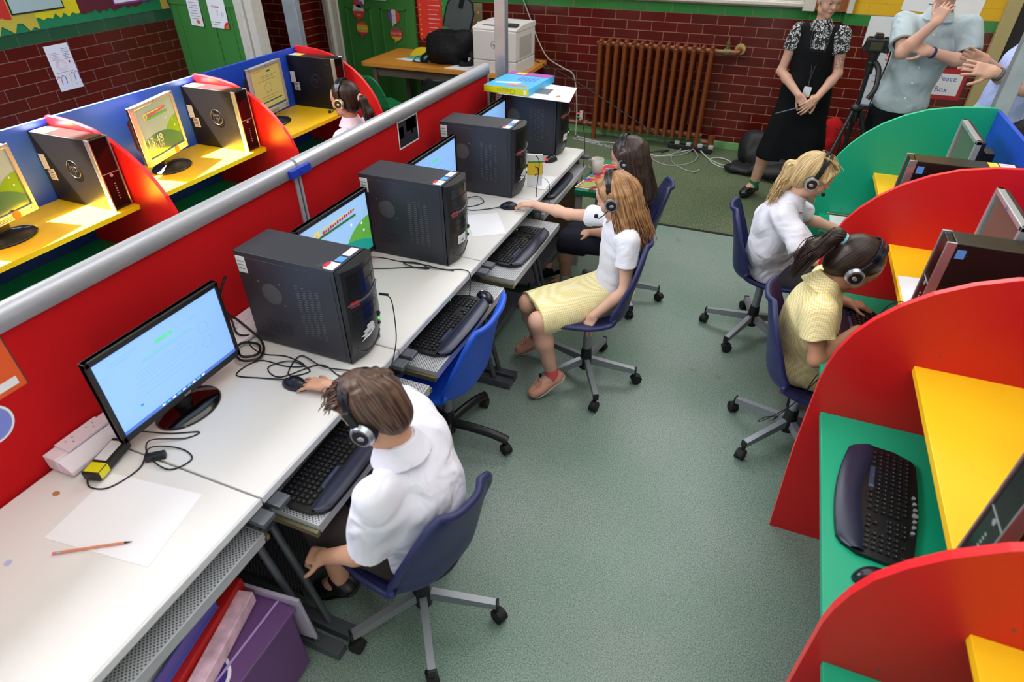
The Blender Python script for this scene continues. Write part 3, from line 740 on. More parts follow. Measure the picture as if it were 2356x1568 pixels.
def silver_monitor(label, loc, rotz, kind, backfat=False):
    t = thing('monitor', label, 'monitor', loc, rotz)
    z0, z1, hw = 0.065, 0.370, 0.182; b = MB()
    bz = 0.018
    for (a, c) in (((-0.018, -hw, z0), (0.006, hw, z0 + 0.035)), ((-0.018, -hw, z1 - bz), (0.006, hw, z1)), ((-0.018, -hw, z0), (0.006, -hw + bz, z1)), ((-0.018, hw - bz, z0), (0.006, hw, z1))): b.bb(a, c)
    fr = b.build('bezel', M_silver, t, bevel=0.003)
    MB().bb((-0.035, -hw + 0.004, z0 + 0.004), (-0.012, hw - 0.004, z1 - 0.004)).prism([(-0.03, z0 + 0.04), (-0.075, z0 + 0.08), (-0.08, z1 - 0.09), (-0.03, z1 - 0.03)], -hw + 0.04, hw - 0.04, 'y').bb((-0.11, 0.0, z1 - 0.13), (-0.07, 0.09, z1 - 0.07)).build('back_cover', M_black, t, bevel=0.004)
    MB().text('hp', 0.015, (0.007, 0, z1 - 0.009), (0, 1, 0), (0, 0, 1), 0, 0.0003).build('logo', mat('logo_blue', (80, 100, 190), 0.4), fr)
    s = MB()
    for k in range(3): s.bb((0.006, -0.05, z0 + 0.008 + 0.006 * k), (0.0072, 0.05, z0 + 0.010 + 0.006 * k))
    s.cyl((0.006, hw - 0.03, z0 + 0.018), (0.008, hw - 0.03, z0 + 0.018), 0.005)
    s.build('speaker_slots', M_dgrey, fr)
    if kind == 'dimhills':
        MB().cyl((0.006, 0.07, z0 + 0.018), (0.0078, 0.07, z0 + 0.018), 0.02, n=24).build('sticker', mat('sticker_orange', (238, 84, 30), 0.5), fr)
    screen(fr, kind, -0.004, -hw + bz, hw - bz, z0 + 0.035, z1 - bz)
    MB().box((-0.03, 0, 0.05), (0.03, 0.07, 0.10)).build('stand_neck', M_black, t, bevel=0.004)
    MB().lathe([(0.0, 0.03), (0.045, 0.028), (0.06, 0.022), (0.075, 0.020), (0.085, 0.014), (0.118, 0.010), (0.125, 0.004), (0.122, 0), (0, 0)], (-0.01, 0, 0), 40, sx=0.78, sy=1.0).build('stand_base', mat('stand_black', (20, 19, 20), 0.3), t)
    return t
silver_monitor('silver monitor in the left carrels whose dim screen reads 13:48', (-3.03, 2.375, 0.93), 16, 'dimhills')
silver_monitor('silver monitor with a yellowish page, beside the ponytailed girl in pink', (-3.06, 3.28, 0.93), 8, 'sepia')
silver_monitor('silver monitor cut by the left edge of the view, showing green hills', (-3.0, 1.43, 0.93), 10, 'dimhills')
silver_monitor('silver monitor in the carrel nearest the blue back panel on the right', (0.88, 3.37, 0.93), 180, 'off')
silver_monitor('silver monitor in the right carrel beyond the girl in the yellow dress', (0.845, 2.44, 0.93), 180, 'off')
silver_monitor('silver monitor in the nearest right carrel, mostly outside the view', (0.92, 1.50, 0.93), 180, 'off')

STK = [mat('sticker_red', (196, 40, 60), 0.5), M_label, mat('sticker_blue', (90, 150, 225), 0.5), mat('sticker_pale', (206, 206, 222), 0.5), M_inkd, mat('sticker_yellow', (236, 206, 60), 0.5)]
def tower(label, xf, y0, rotz=0, sticker=1, cable=False):
    """front face towards +x at xf; near side at y0"""
    Wd, Dp, Ht = 0.19, 0.45, 0.40
    t = thing('tower_computer', label, 'computer tower', (xf - 0.24, y0 + Wd / 2, 0.73), rotz)
    x0, x1 = -0.24, 0.20; h = Wd / 2
    b = MB().bb((x0, -h, 0.008), (x1, h, Ht)); b.bb((x0 + 0.006, -h - 0.0015, 0.02), (x1 - 0.02, -h, Ht - 0.02))
    for fx in (-0.19, 0.15):
        for fy in (-0.07, 0.07): b.cyl((fx, fy, 0), (fx, fy, 0.01), 0.015)
    b.build('case', M_tower, t, bevel=0.002)
    # front bezel, bulging in plan, narrowing at the foot
    def fn(u, v):
        z = 0.008 + v * (Ht - 0.008); y = (u * 2 - 1) * h
        bul = 0.026 * (1 - (u * 2 - 1) ** 2) + 0.008
        low = max(0, (0.17 - z) / 0.17); bul += 0.012 * (1 - low ** 2) - 0.020 * low ** 3
        return Vector((x1 + max(0.004, bul), y, z))
    m = MB().grid(fn, 13, 30); nu = 13
    vs = [fn(i / 12, 1.0) for i in range(13)] + [Vector((x1 - 0.005, h, Ht)), Vector((x1 - 0.005, -h, Ht))]; m.add(vs, [tuple(range(15))])
    vs = [fn(i / 12, 0.0) for i in range(13)] + [Vector((x1 - 0.005, h, 0.008)), Vector((x1 - 0.005, -h, 0.008))]; m.add(vs, [tuple(range(15))[::-1]])
    for u in (0, 1):
        for j in range(29):
            a = fn(u, j / 29); c = fn(u, (j + 1) / 29); y = a.y
            q = [a, c, Vector((x1 - 0.005, y, c.z)), Vector((x1 - 0.005, y, a.z))]
            m.add(q, [(0, 1, 2, 3) if u == 0 else (3, 2, 1, 0)])
    m.build('front_bezel', M_towerd, t)
    F = lambda y, z, e=0.001: fn((y / h + 1) / 2, (z - 0.008) / (Ht - 0.008)) + Vector((e, 0, 0))
    def patch(mb, ya, yb, za, zb, mi=0, e=0.0015, n=6):
        vs = [F(ya + (yb - ya) * i / n, z, e) for z in (za, zb) for i in range(n + 1)]
        mb.add(vs, [(i, i + 1, n + 2 + i, n + 1 + i) for i in range(n)], mi)
    d = MB(); patch(d, -0.078, 0.078, 0.335, 0.378, 0); patch(d, -0.078, 0.078, 0.288, 0.330, 0); patch(d, -0.078, 0.05, 0.205, 0.232, 0); patch(d, -0.078, 0.05, 0.175, 0.202, 0)
    patch(d, 0.050, 0.066, 0.300, 0.325, 1, 0.0022)
    d.build('drive_bays', [mat('bay_black', (24, 24, 28), 0.22), mat('bay_copper', (92, 50, 40), 0.4)], t)
    s = MB().tube([F(-0.09 + 0.18 * i / 14, 0.262 + 0.016 * (i / 14) ** 2, 0.002) for i in range(15)], 0.005, 8)
    s.tube([F(0.075 * math.sin(a), 0.085 - 0.06 * math.cos(a), 0.0015) for a in [RAD(-75 + 12.5 * i) for i in range(13)]], 0.0025, 6)
    s.build('trim_arc', mat('arc_grey', (58, 60, 68), 0.3), t)
    MB().cyl(F(0.060, 0.150, -0.002), F(0.060, 0.150, 0.005), 0.010).build('power_button', M_black, t); MB().cyl(F(0.060, 0.108, -0.002), F(0.060, 0.108, 0.005), 0.007).build('reset_button', M_black, t)
    MB().cyl(F(0.062, 0.128, -0.002), F(0.062, 0.128, 0.004), 0.0035).build('power_light', mat('led_green', (60, 255, 40), 0.4, emit=3.0), t)
    MB().cyl(F(0.066, 0.235, -0.002), F(0.066, 0.235, 0.003), 0.004).cyl(F(0.066, 0.215, -0.002), F(0.066, 0.215, 0.003), 0.004).build('audio_sockets', M_silver, t)
    bd = MB(); patch(bd, -0.082, -0.045, 0.252, 0.275, 0, 0.004)
    bd.build('badge', [STK[0]], t)
    st = MB()
    if sticker == 1: patch(st, -0.055, 0.008, 0.105, 0.150, 0, 0.003)
    elif sticker == 2:
        pts = [(-0.06, 0.095), (-0.045, 0.112), (-0.062, 0.118), (-0.04, 0.128), (-0.052, 0.136), (-0.03, 0.142), (-0.03, 0.155), (0.0, 0.158), (0.012, 0.146), (0.012, 0.118), (-0.02, 0.105)]
        st.add([F(a, b_, 0.004) for a, b_ in pts], [tuple(range(len(pts)))[::-1]])
    else: patch(st, -0.055, 0.0, 0.10, 0.145, 0, 0.003)
    st.text("don't", 0.014, F(-0.023, 0.122, 0.0055), (0, 1, 0), (0, 0, 1), 4, 0.0003)
    st.build('paper_label', [M_label, M_label, M_label, M_label, M_inkd], t)
    # side fan grille and slots
    g = MB()
    for r in range(1, 11):
        for q in range(int(6 * r)):
            a = 2 * PI * q / (6 * r) + r * 0.3; rr = r * 0.0042
            cx, cz = -0.105 + rr * math.cos(a), 0.245 + rr * math.sin(a)
            g.add([(cx - .0014, -h - 0.0022, cz - .0014), (cx + .0014, -h - 0.0022, cz - .0014), (cx + .0014, -h - 0.0022, cz + .0014), (cx - .0014, -h - 0.0022, cz + .0014)], [(0, 1, 2, 3)])
    for (cx, cz) in ((-0.155, 0.29), (-0.058, 0.295), (-0.055, 0.205)): g.cyl((cx, -h - 0.003, cz), (cx, -h, cz), 0.003, n=8)
    g.build('fan_grille', mat('grille_grey', (118, 120, 122), 0.5), t)
    v = MB()
    for c in range(4):
        for r in range(22):
            X = 0.01 + c * 0.028; Z = 0.305 - r * 0.0098 - c * 0.003
            v.bb((X, -h - 0.0028, Z), (X + 0.017, -h - 0.0015, Z + 0.0016), 0)
    for c in range(16):
        for r in range(7): v.bb((-0.165 + c * 0.0075, -h - 0.0019, 0.12 - r * 0.0085), (-0.161 + c * 0.0075, -h - 0.0015, 0.123 - r * 0.0085), 1)
    v.build('vent_slots', [mat('slot_grey', (96, 98, 102), 0.5), mat('slot_dark', (26, 27, 30), 0.6)], t)
    sd = MB().bb((x0 + 0.006, -h - 0.0026, 0.315), (x0 + 0.047, -h - 0.0012, 0.382), 0)
    for k_ in range(3): sd.bb((x0 + 0.012, -h - 0.0032, 0.330 + 0.015 * k_), (x0 + 0.040, -h - 0.0024, 0.335 + 0.015 * k_), 1)
    sd.build('asset_label', [M_label, mat('label_green', (110, 170, 160), 0.6)], t, bevel=0.0004)
    tp = MB()
    tp.bb((0.145, -0.085, Ht), (0.185, -0.035, Ht + 0.0012), 1).bb((0.135, -0.075, Ht), (0.152, -0.040, Ht + 0.0016), 0).bb((0.150, -0.025, Ht), (0.182, 0.010, Ht + 0.0012), 2).bb((0.150, 0.022, Ht), (0.182, 0.082, Ht + 0.0012), 3)
    tp.bb((0.115, -0.088, Ht), (0.134, -0.05, Ht + 0.0008), 4)
    tp.build('top_stickers', STK, t)
    return t
tower('black tower computer nearest the camera, beside the near monitor, with a torn label', -1.195, 1.432, 0, 2)
tower('black tower computer second along the white desks, with an intact rectangular label', -1.205, 2.245, 0, 1)
tower('black tower computer third along the white desks, beside the girl reaching for her mouse', -1.235, 3.11, 1, 2)
tower('black tower computer at the far end of the white desks, carrying papers and a box', -1.225, 3.885, 0, 3)

def slim(label, loc, rotz, labels=True, flip=False):
    """upright slim desktop; front towards +x; origin at base centre"""
    t = thing('slim_computer', label, 'computer', loc, rotz)
    Wd, Dp, Ht = 0.10, 0.40, 0.34; h = Wd / 2
    MB().bb((-0.20, -h, 0), (0.175, h, Ht)).build('case', mat('slim_case', (30, 28, 28), 0.28, metal=0.2), t, bevel=0.003)
    MB().bb((0.175, -h + 0.006, 0.003), (0.197, h - 0.006, Ht - 0.003)).build('front_panel', mat('front_gloss', (12, 11, 13), 0.15), t, bevel=0.003)
    MB().bb((0.172, -h - 0.001, 0.0), (0.202, -h + 0.006, Ht + 0.001)).bb((0.172, h - 0.006, 0.0), (0.202, h + 0.001, Ht + 0.001)).build('silver_edges', mat('edge_silver', (196, 196, 200), 0.25, metal=0.8), t, bevel=0.002)
    k = MB().cyl((0.196, 0, 0.165), (0.199, 0, 0.165), 0.008)
    for i in range(7): k.bb((0.196, -0.004, 0.05 + i * 0.012), (0.1985, 0.004, 0.054 + i * 0.012))
    k.bb((0.196, -0.04, 0.175), (0.1985, 0.04, 0.178)).build('buttons', M_silver, t)
    for sy in (-1, 1):
        yy = sy * (h + 0.0008); g = MB()
        g.tube([(0.02 + 0.042 * math.cos(2 * PI * i / 40), yy, 0.185 + 0.042 * math.sin(2 * PI * i / 40)) for i in range(40)], 0.0012, 5, closed=True)
        g.text('hp', 0.055, (0.02, yy, 0.19), (1, 0, 0) if sy < 0 else (-1, 0, 0), (0, 0, 1), 0, 0.0006)
        g.bb((0.13, yy - 0.0005, 0.30), (0.15, yy + 0.0005, 0.304))
        g.build('logo', mat('logo_grey', (62, 60, 58), 0.35, metal=0.3), t)
    if labels:
        l = MB(); l.bb((-0.195, -h - 0.0014, 0.16), (-0.155, -h, 0.235), 0).bb((-0.175, -h - 0.0014, 0.11), (-0.130, -h, 0.165), 0)
        for i in range(5): l.bb((-0.168, -h - 0.002, 0.118 + 0.009 * i), (-0.14, -h - 0.001, 0.121 + 0.009 * i), 1)
        l.bb((-0.185, -h + 0.01, Ht), (-0.13, h - 0.02, Ht + 0.0012), 2).bb((-0.125, -h + 0.01, Ht), (-0.09, h - 0.02, Ht + 0.0012), 3)
        l.build('labels', [M_label, M_inkd, STK[3], STK[5]], t)
    return t
slim('upright slim black computer under sunlight, nearest in the left carrels', (-3.015, 1.865, 0.93), 0)
slim('upright slim black computer with a sunlit white top, right of the 13:48 monitor', (-3.015, 2.785, 0.93), 0)
slim('upright slim black computer in shade, behind the ponytailed girl in pink', (-3.015, 3.73, 0.93), 0)
slim('upright slim black computer in the farthest right carrel, with a small blue sticker', (0.80, 2.965, 0.93), 180)
slim('upright slim black computer in the right carrel of the girl in the yellow dress', (0.825, 2.175, 0.93), 180)
slim('upright slim black computer in the nearest right carrel, cut by the right edge', (0.83, 1.12, 0.93), 180)
for o in list(COL.objects):
    if o.name.startswith('slim_computer') and o.location.x > 0:
        MB().bb((0.14, 0.0502, 0.29), (0.165, 0.0516, 0.32)).build('small_sticker', STK[2], o)

M_kb = mat('keyboard_black', (18, 18, 22), 0.35)
M_key = mat('key_black', (26, 26, 30), 0.32)
M_wrist = mat('wrist_rest', (34, 38, 62), 0.34)
M_leg = mat('key_legend', (160, 166, 176), 0.6)
def keyboard(label, loc, rotz, big=False):
    """long side along y, typist at +x"""
    t = thing('keyboard', label, 'keyboard', loc, rotz); Lh = 0.235
    out = []
    N = 24
    for i in range(N + 1):      # back edge (−x), gentle arc
        y = -Lh + 2 * Lh * i / N; e = abs(y / Lh); out.append((-0.085 - (0.012 if big else 0.0) * (1 - e * e) + 0.06 * max(0, (e - 0.86) / 0.14) ** 2, y))
    for i in range(N + 1):      # front edge
        y = Lh - 2 * Lh * i / N; e = abs(y / Lh); out.append(((0.098 + (0.028 if big else 0.012) * (1 - e * e)) - 0.05 * max(0, (e - 0.84) / 0.16) ** 2, y))
    MB().prism(out, 0, 0.014, 'z').build('base', M_kb, t, bevel=0.004)
    wr = MB(); x0 = 0.045
    fpts = [(0.096 + (0.028 if big else 0.012) * (1 - (y / Lh) ** 2) - 0.045 * max(0, (abs(y / Lh) - 0.84) / 0.16) ** 2, y) for y in [-Lh + 0.008 + (2 * Lh - 0.016) * i / 30 for i in range(31)]]
    def wf(u, v):
        xx, y = fpts[int(round(v * 30))]; s = u
        bk = x0 + (0.012 * math.cos(PI * y / Lh) if big else 0.004)
        return Vector((bk + (xx - bk) * s, y, 0.014 + 0.010 * math.sin(PI * min(1, s * 0.95 + 0.05)) ** 0.7))
    wr.grid(wf, 9, 31); wr.build('wrist_rest', M_wrist, t)
    kb = MB(); rows = 6; px_ = 0.0187
    def key(x, y, w, d=0.0155, mi=0):
        a, b = w / 2 - 0.0012, d / 2
        z0, z1 = 0.012, 0.0195
        vs = [(x - b, y - a, z0), (x + b, y - a, z0), (x + b, y + a, z0), (x - b, y + a, z0), (x - b * .78, y - a * .8, z1), (x + b * .78, y - a * .8, z1), (x + b * .78, y + a * .8, z1), (x - b * .78, y + a * .8, z1)]
        kb.add(vs, [(4, 5, 6, 7), (0, 1, 5, 4), (1, 2, 6, 5), (2, 3, 7, 6), (3, 0, 4, 7)], mi)
        kb.add([(x - .0028, y - .0009, z1 + .0003), (x - .0008, y - .0009, z1 + .0003), (x - .0008, y + .0009, z1 + .0003), (x - .0028, y + .0009, z1 + .0003)], [(0, 1, 2, 3)], 1)
    for r in range(rows):
        x = -0.062 + r * 0.0187; n = 15 if r else 14
        if r == 5:
            y = -0.215
            for w in (0.026, 0.022, 0.022, 0.105, 0.022, 0.022, 0.022, 0.026): key(x, y + w / 2, w, mi=2 if w > 0.1 else 0); y += w + 0.001
        else:
            for k in range(n): key(x, -0.207 + k * 0.0187, px_)
        for k in range(3):
            if r in (0, 1, 2) or (r == 4 and k == 1) or r == 5: key(x, 0.085 + k * 0.0187, px_)
        for k in range(4): key(x, 0.147 + k * 0.0187, px_) if r else (key(x, 0.147 + k * 0.0187, 0.012, 0.008) if k % 2 else None)
    kb.build('keys', [M_key, M_leg, mat('space_blue', (52, 62, 92), 0.3)], t)
    if big:
        b = MB()
        for i in range(7):
            y = -0.05 + i * 0.024; b.cyl((-0.090 + 0.25 * (y - 0.022) ** 2 * 4, y, 0.012), (-0.090 + 0.25 * (y - 0.022) ** 2 * 4, y, 0.018), 0.008 if i == 3 else 0.0055)
        b.build('media_buttons', M_silver, t)
    else:
        MB().cyl((-0.079, 0.16, 0.012), (-0.079, 0.16, 0.016), 0.002).build('indicator_light', MATS['led_green'], t)
    return t
keyboard('black keyboard on the tray beneath the boy, partly under his chest', (-1.075, 1.09, 0.633), 2)
keyboard('black keyboard with bluish palm rest on the tray behind the blue chair', (-1.085, 1.935, 0.633), 0)
keyboard('black keyboard on the tray below the outstretched arm of the girl', (-1.08, 2.74, 0.633), -2)
keyboard('black keyboard on the farthest, half-hidden tray', (-1.21, 3.62, 0.633), 0)
keyboard('large black keyboard with silver media buttons, alone on the green worktop', (0.585, 1.535, 0.66), 180 - 7, True)
keyboard('large black keyboard under the hands of the girl in the yellow dress', (0.575, 2.46, 0.66), 180 + 6, True)
def mouse(label, loc, rotz, red=False):
    t = thing('computer_mouse', label, 'mouse', loc, rotz)
    def fn(u, v):
        a = u * 2 * PI; r = math.sin(v * PI / 2); x = 0.055 * math.cos(a) * r; y = 0.032 * math.sin(a) * r * (1 + 0.12 * math.cos(a))
        return Vector((x, y, 0.036 * math.sqrt(max(0, 1 - r * r)) * (1 - 0.25 * math.cos(a) * r) + 0.002))
    b = MB().grid(fn, 28, 12, closeu=True); b.prism([(0.055 * math.cos(2 * PI * i / 28), 0.032 * math.sin(2 * PI * i / 28) * (1 + 0.12 * math.cos(2 * PI * i / 28))) for i in range(28)], 0, 0.003)
    b.build('body', mat('mouse_black', (26, 28, 40), 0.25), t)
    MB().cyl((0.028, -0.004, 0.024), (0.028, 0.004, 0.024), 0.009, n=14).build('wheel', M_silver, t)
    if red: MB().sph((-0.042, 0.008, 0.018), (0.012, 0.02, 0.007)).build('red_glow_window', mat('mouse_red', (255, 50, 30), 0.3, emit=1.2), t)
    return t
mouse('black mouse under the hand of the boy, on the nearest desk', (-1.36, 1.255, 0.73), 175)
mouse('dark mouse standing beyond the keyboard on the tray behind the blue chair', (-1.03, 2.19, 0.633), 150)
mouse('black mouse under the hand of the girl in the yellow skirt', (-1.235, 2.985, 0.73), 185)
mouse('black mouse with a red glowing tail beside the farthest tower', (-1.265, 3.80, 0.73), 70, True)
mouse('dark mouse on the green worktop, half behind the nearest red divider', (0.545, 1.24, 0.66), 20)
mouse('dark mouse on the green worktop in front of the fair-haired girl', (0.56, 3.30, 0.66), 20)

# ================================================================== CABLES
def cable(name, label, pts, r=0.0025, m=None, n=6, cat='cable', group=None):
    o = MB().tube(spline(pts, n), r, 6).build(name, m or M_cable)
    return tag(o, label, cat, group)
Z = 0.7335
cable('mouse_cable', 'thin black cable of the boy\'s mouse looping over the desk', [(-1.41, 1.26, .74), (-1.50, 1.24, Z), (-1.60, 1.22, Z), (-1.58, 1.32, Z), (-1.46, 1.33, Z), (-1.40, 1.36, Z), (-1.50, 1.38, Z), (-1.60, 1.36, Z), (-1.70, 1.40, Z), (-1.76, 1.50, .76)])
cable('headset_cable', 'black headset cable tangled in front of the nearest tower', [(-1.22, 1.40, Z), (-1.32, 1.37, Z + .01), (-1.45, 1.40, Z + .003), (-1.42, 1.29, Z), (-1.36, 1.34, Z), (-1.46, 1.36, Z + .004), (-1.52, 1.30, Z), (-1.44, 1.27, Z), (-1.35, 1.385, Z), (-1.25, 1.36, Z), (-1.16, 1.36, Z), (-1.10, 1.37, .73), (-1.09, 1.36, .66)])
cable('power_cable', 'thick black power cable coiled behind the near monitor', [(-1.70, 1.34, .76), (-1.64, 1.30, .75), (-1.60, 1.34, .745), (-1.64, 1.39, .745), (-1.70, 1.37, .75), (-1.68, 1.31, .755), (-1.62, 1.28, .75), (-1.58, 1.33, .742), (-1.64, 1.41, .745), (-1.75, 1.43, .80), (-1.77, 1.38, .90), (-1.76, 1.44, 1.0)], 0.005)
cable('monitor_cable', 'black cable hanging down the red felt by the near monitor', [(-1.66, 1.22, .98), (-1.74, 1.33, .93), (-1.76, 1.40, .85), (-1.72, 1.38, .78), (-1.70, 1.45, .74)], 0.004)
cable('adapter_cable', 'thin black cable looping from the power adapter over the near desk', [(-1.665, 0.67, .745), (-1.63, 0.64, Z), (-1.57, 0.66, Z), (-1.55, 0.75, Z), (-1.58, 0.82, Z + .01), (-1.50, 0.86, Z), (-1.43, 0.84, Z), (-1.46, 0.78, Z), (-1.55, 0.79, Z + .012), (-1.60, 0.84, .75), (-1.52, 0.90, Z), (-1.50, 0.94, Z), (-1.58, 0.90, Z), (-1.66, 0.86, .75)])
cable('headset_cable', 'black cable running from the nearest tower over the edge of the desk', [(-1.165, 1.60, .965), (-1.145, 1.61, .93), (-1.125, 1.58, .80), (-1.115, 1.53, .735), (-1.10, 1.47, .70), (-1.08, 1.44, .62)], 0.0022)
cable('tower_cables', 'tangle of black cables along the foot of the second tower', [(-1.66, 2.16, .745), (-1.58, 2.20, Z), (-1.48, 2.20, Z), (-1.40, 2.22, Z), (-1.32, 2.19, Z), (-1.38, 2.17, Z + .004), (-1.46, 2.19, Z + .004), (-1.36, 2.215, Z), (-1.25, 2.21, Z), (-1.17, 2.24, Z), (-1.12, 2.22, .735), (-1.10, 2.18, .70), (-1.10, 2.16, .62)])
cable('tower_cables', 'black cable crossing the white desk towards the second tower', [(-1.60, 2.08, Z), (-1.50, 2.12, Z), (-1.38, 2.18, Z), (-1.28, 2.20, Z + .004), (-1.2, 2.215, Z)])
cable('tower_cables', 'black cables bunched on the desk left of the third tower', [(-1.58, 2.98, .74), (-1.52, 2.90, Z), (-1.44, 2.92, Z), (-1.40, 3.00, Z), (-1.46, 3.04, Z + .01), (-1.52, 2.98, Z), (-1.44, 2.87, Z), (-1.34, 2.92, Z), (-1.27, 2.97, .74)])
cable('headset_cable', 'black cable hanging from the third tower past the far tray', [(-1.185, 3.27, .95), (-1.16, 3.27, .90), (-1.15, 3.20, .74), (-1.11, 3.17, .70), (-1.09, 3.10, .60), (-1.08, 3.08, .5)], 0.0022)
cable('mouse_cable', 'thin black cable from the glowing mouse across the far desk', [(-1.29, 3.76, .74), (-1.33, 3.68, Z), (-1.26, 3.52, Z), (-1.20, 3.48, Z), (-1.15, 3.42, Z), (-1.12, 3.35, .73), (-1.10, 3.30, .66)], 0.002)
cable('headset_cable', 'black headset cable dangling from the farthest tower beside the mug', [(-1.165, 4.04, .97), (-1.14, 4.06, .93), (-1.11, 4.05, .80), (-1.10, 4.02, .60), (-1.11, 3.98, .45), (-1.10, 3.99, .2)], 0.0025)
tag(MB().cyl((-1.18, 4.045, .985), (-1.155, 4.045, .985), 0.005).build('audio_plug', mat('plug_pink', (236, 110, 120), 0.4)), 'pink audio plug in the front of the farthest tower', 'plug')
tag(MB().cyl((-1.18, 4.045, .965), (-1.155, 4.045, .965), 0.005).build('audio_plug', mat('plug_green', (90, 190, 130), 0.4)), 'green audio plug in the front of the farthest tower', 'plug')
tag(MB().cyl((-1.185, 1.595, .965), (-1.150, 1.60, .965), 0.005).build('audio_plug', M_black), 'black audio plug in the front of the nearest tower', 'plug')
cable('headset_cable', 'thin black headset cord falling over the seat of the girl in the yellow dress', [(0.62, 2.10, .69), (0.52, 2.15, .67), (0.43, 2.18, .64), (0.40, 2.20, .50), (0.37, 2.22, .40), (0.33, 2.26, .28), (0.36, 2.36, .22), (0.32, 2.42, .15), (0.29, 2.40, .13), (0.31, 2.34, .2), (0.38, 2.26, .38), (0.42, 2.2, .56), (0.45, 2.17, .665)], 0.002)
cable('headset_cable', 'black cord plugged into the slim computer above the dress girl\'s keyboard', [(0.615, 2.20, 0.98), (0.60, 2.22, .985), (0.57, 2.26, .93), (0.56, 2.28, .82), (0.57, 2.30, .72), (0.60, 2.22, .69), (0.62, 2.10, .69)], 0.0022)
FZ = 0.006
cable('floor_cable', 'grey cable looping on the floor below the radiator', [(-1.9, 6.60, FZ), (-1.65, 6.50, FZ), (-1.45, 6.52, FZ), (-1.30, 6.36, FZ), (-1.10, 6.32, FZ), (-0.90, 6.30, FZ), (-0.72, 6.52, FZ), (-0.60, 6.60, .03)], 0.006, M_cablew)
cable('floor_cable', 'grey network cable with a white plug curling over the green floor', [(-0.62, 6.58, .03), (-0.72, 6.40, FZ), (-0.98, 6.22, FZ), (-0.80, 6.05, FZ), (-0.60, 6.18, FZ), (-0.55, 6.40, .012), (-0.62, 6.56, .03)], 0.006, mat('cable_grey', (150, 152, 150), 0.5))
cable('floor_cable', 'grey cable ending in a loose plug in front of the radiator', [(-0.74, 6.52, .03), (-0.80, 6.30, .012), (-0.74, 6.12, FZ), (-0.60, 5.98, FZ), (-0.50, 5.98, FZ), (-0.48, 6.05, FZ), (-0.52, 5.92, .014)], 0.006, MATS['cable_grey'])
cable('floor_cable', 'pale cable coiled on the floor toward the black bag', [(-0.56, 6.58, .03), (-0.44, 6.40, FZ), (-0.28, 6.26, FZ), (-0.22, 6.38, FZ), (-0.34, 6.44, .014), (-0.42, 6.34, .014), (-0.30, 6.20, FZ), (-0.08, 6.22, FZ), (0.02, 6.30, FZ)], 0.006, M_cablew)
cable('floor_cable', 'black cable with an inline switch near the radiator foot', [(-1.22, 6.45, FZ), (-1.08, 6.36, FZ), (-0.95, 6.42, .012), (-0.86, 6.50, FZ), (-0.92, 6.40, FZ)], 0.006)
cable('hanging_cable', 'pale cable running down the brick wall behind the printer', [(-2.72, 6.74, 1.5), (-2.60, 6.76, 1.25), (-2.50, 6.74, 1.05), (-2.42, 6.70, .92), (-2.28, 6.62, .78), (-2.1, 6.6, .70), (-1.98, 6.62, .62), (-1.93, 6.62, .30), (-1.92, 6.6, 0.02)], 0.006, M_cablew)
cable('hanging_cable', 'taut black cable slanting across the front of the radiator', [(-2.45, 6.60, .76), (-2.0, 6.54, .62), (-1.4, 6.52, .34), (-0.92, 6.50, .10), (-0.84, 6.50, .05)], 0.006)
ch = MB()
for i in range(13):
    p = Vector((-1.90 + i * 0.040, 6.50 - i * 0.012, 0.008)); a = RAD(90 * (i % 2))
    ch.tube([p + Vector((0.026 * math.cos(q) , 0.012 * math.sin(q) * math.cos(a), 0.010 * math.sin(q) * math.sin(a) + (0.004 if i % 2 else 0))) for q in [2 * PI * k / 14 for k in range(14)]], 0.0035, 6, closed=True)
tag(ch.build('chain', M_silver), 'steel link chain lying on the floor left of the radiator', 'chain')
px_ = MB().box((-0.66, 6.60, 0.03), (0.46, 0.075, 0.045), rot=(0, 0, -6)); p_ = px_.build('extension_block', M_blackm, bevel=0.006)
tag(p_, 'black multi-socket extension block under the right end of the radiator', 'extension lead')
for i, x in enumerate((-0.80, -0.68, -0.56, -0.45)):
    o = MB().box((0, 0, 0.012), (0.05, 0.055, 0.035)).build('plug', mat('plug_grey', (170, 170, 168), 0.5), bevel=0.006); o.location = (x, 6.60 - 0.1 * (x + 0.66), 0.05)
    tag(o, ('leftmost', 'second from the left', 'third from the left', 'rightmost')[i] + ' grey mains plug in the black extension block', 'plug', 'mains plugs in the extension block')

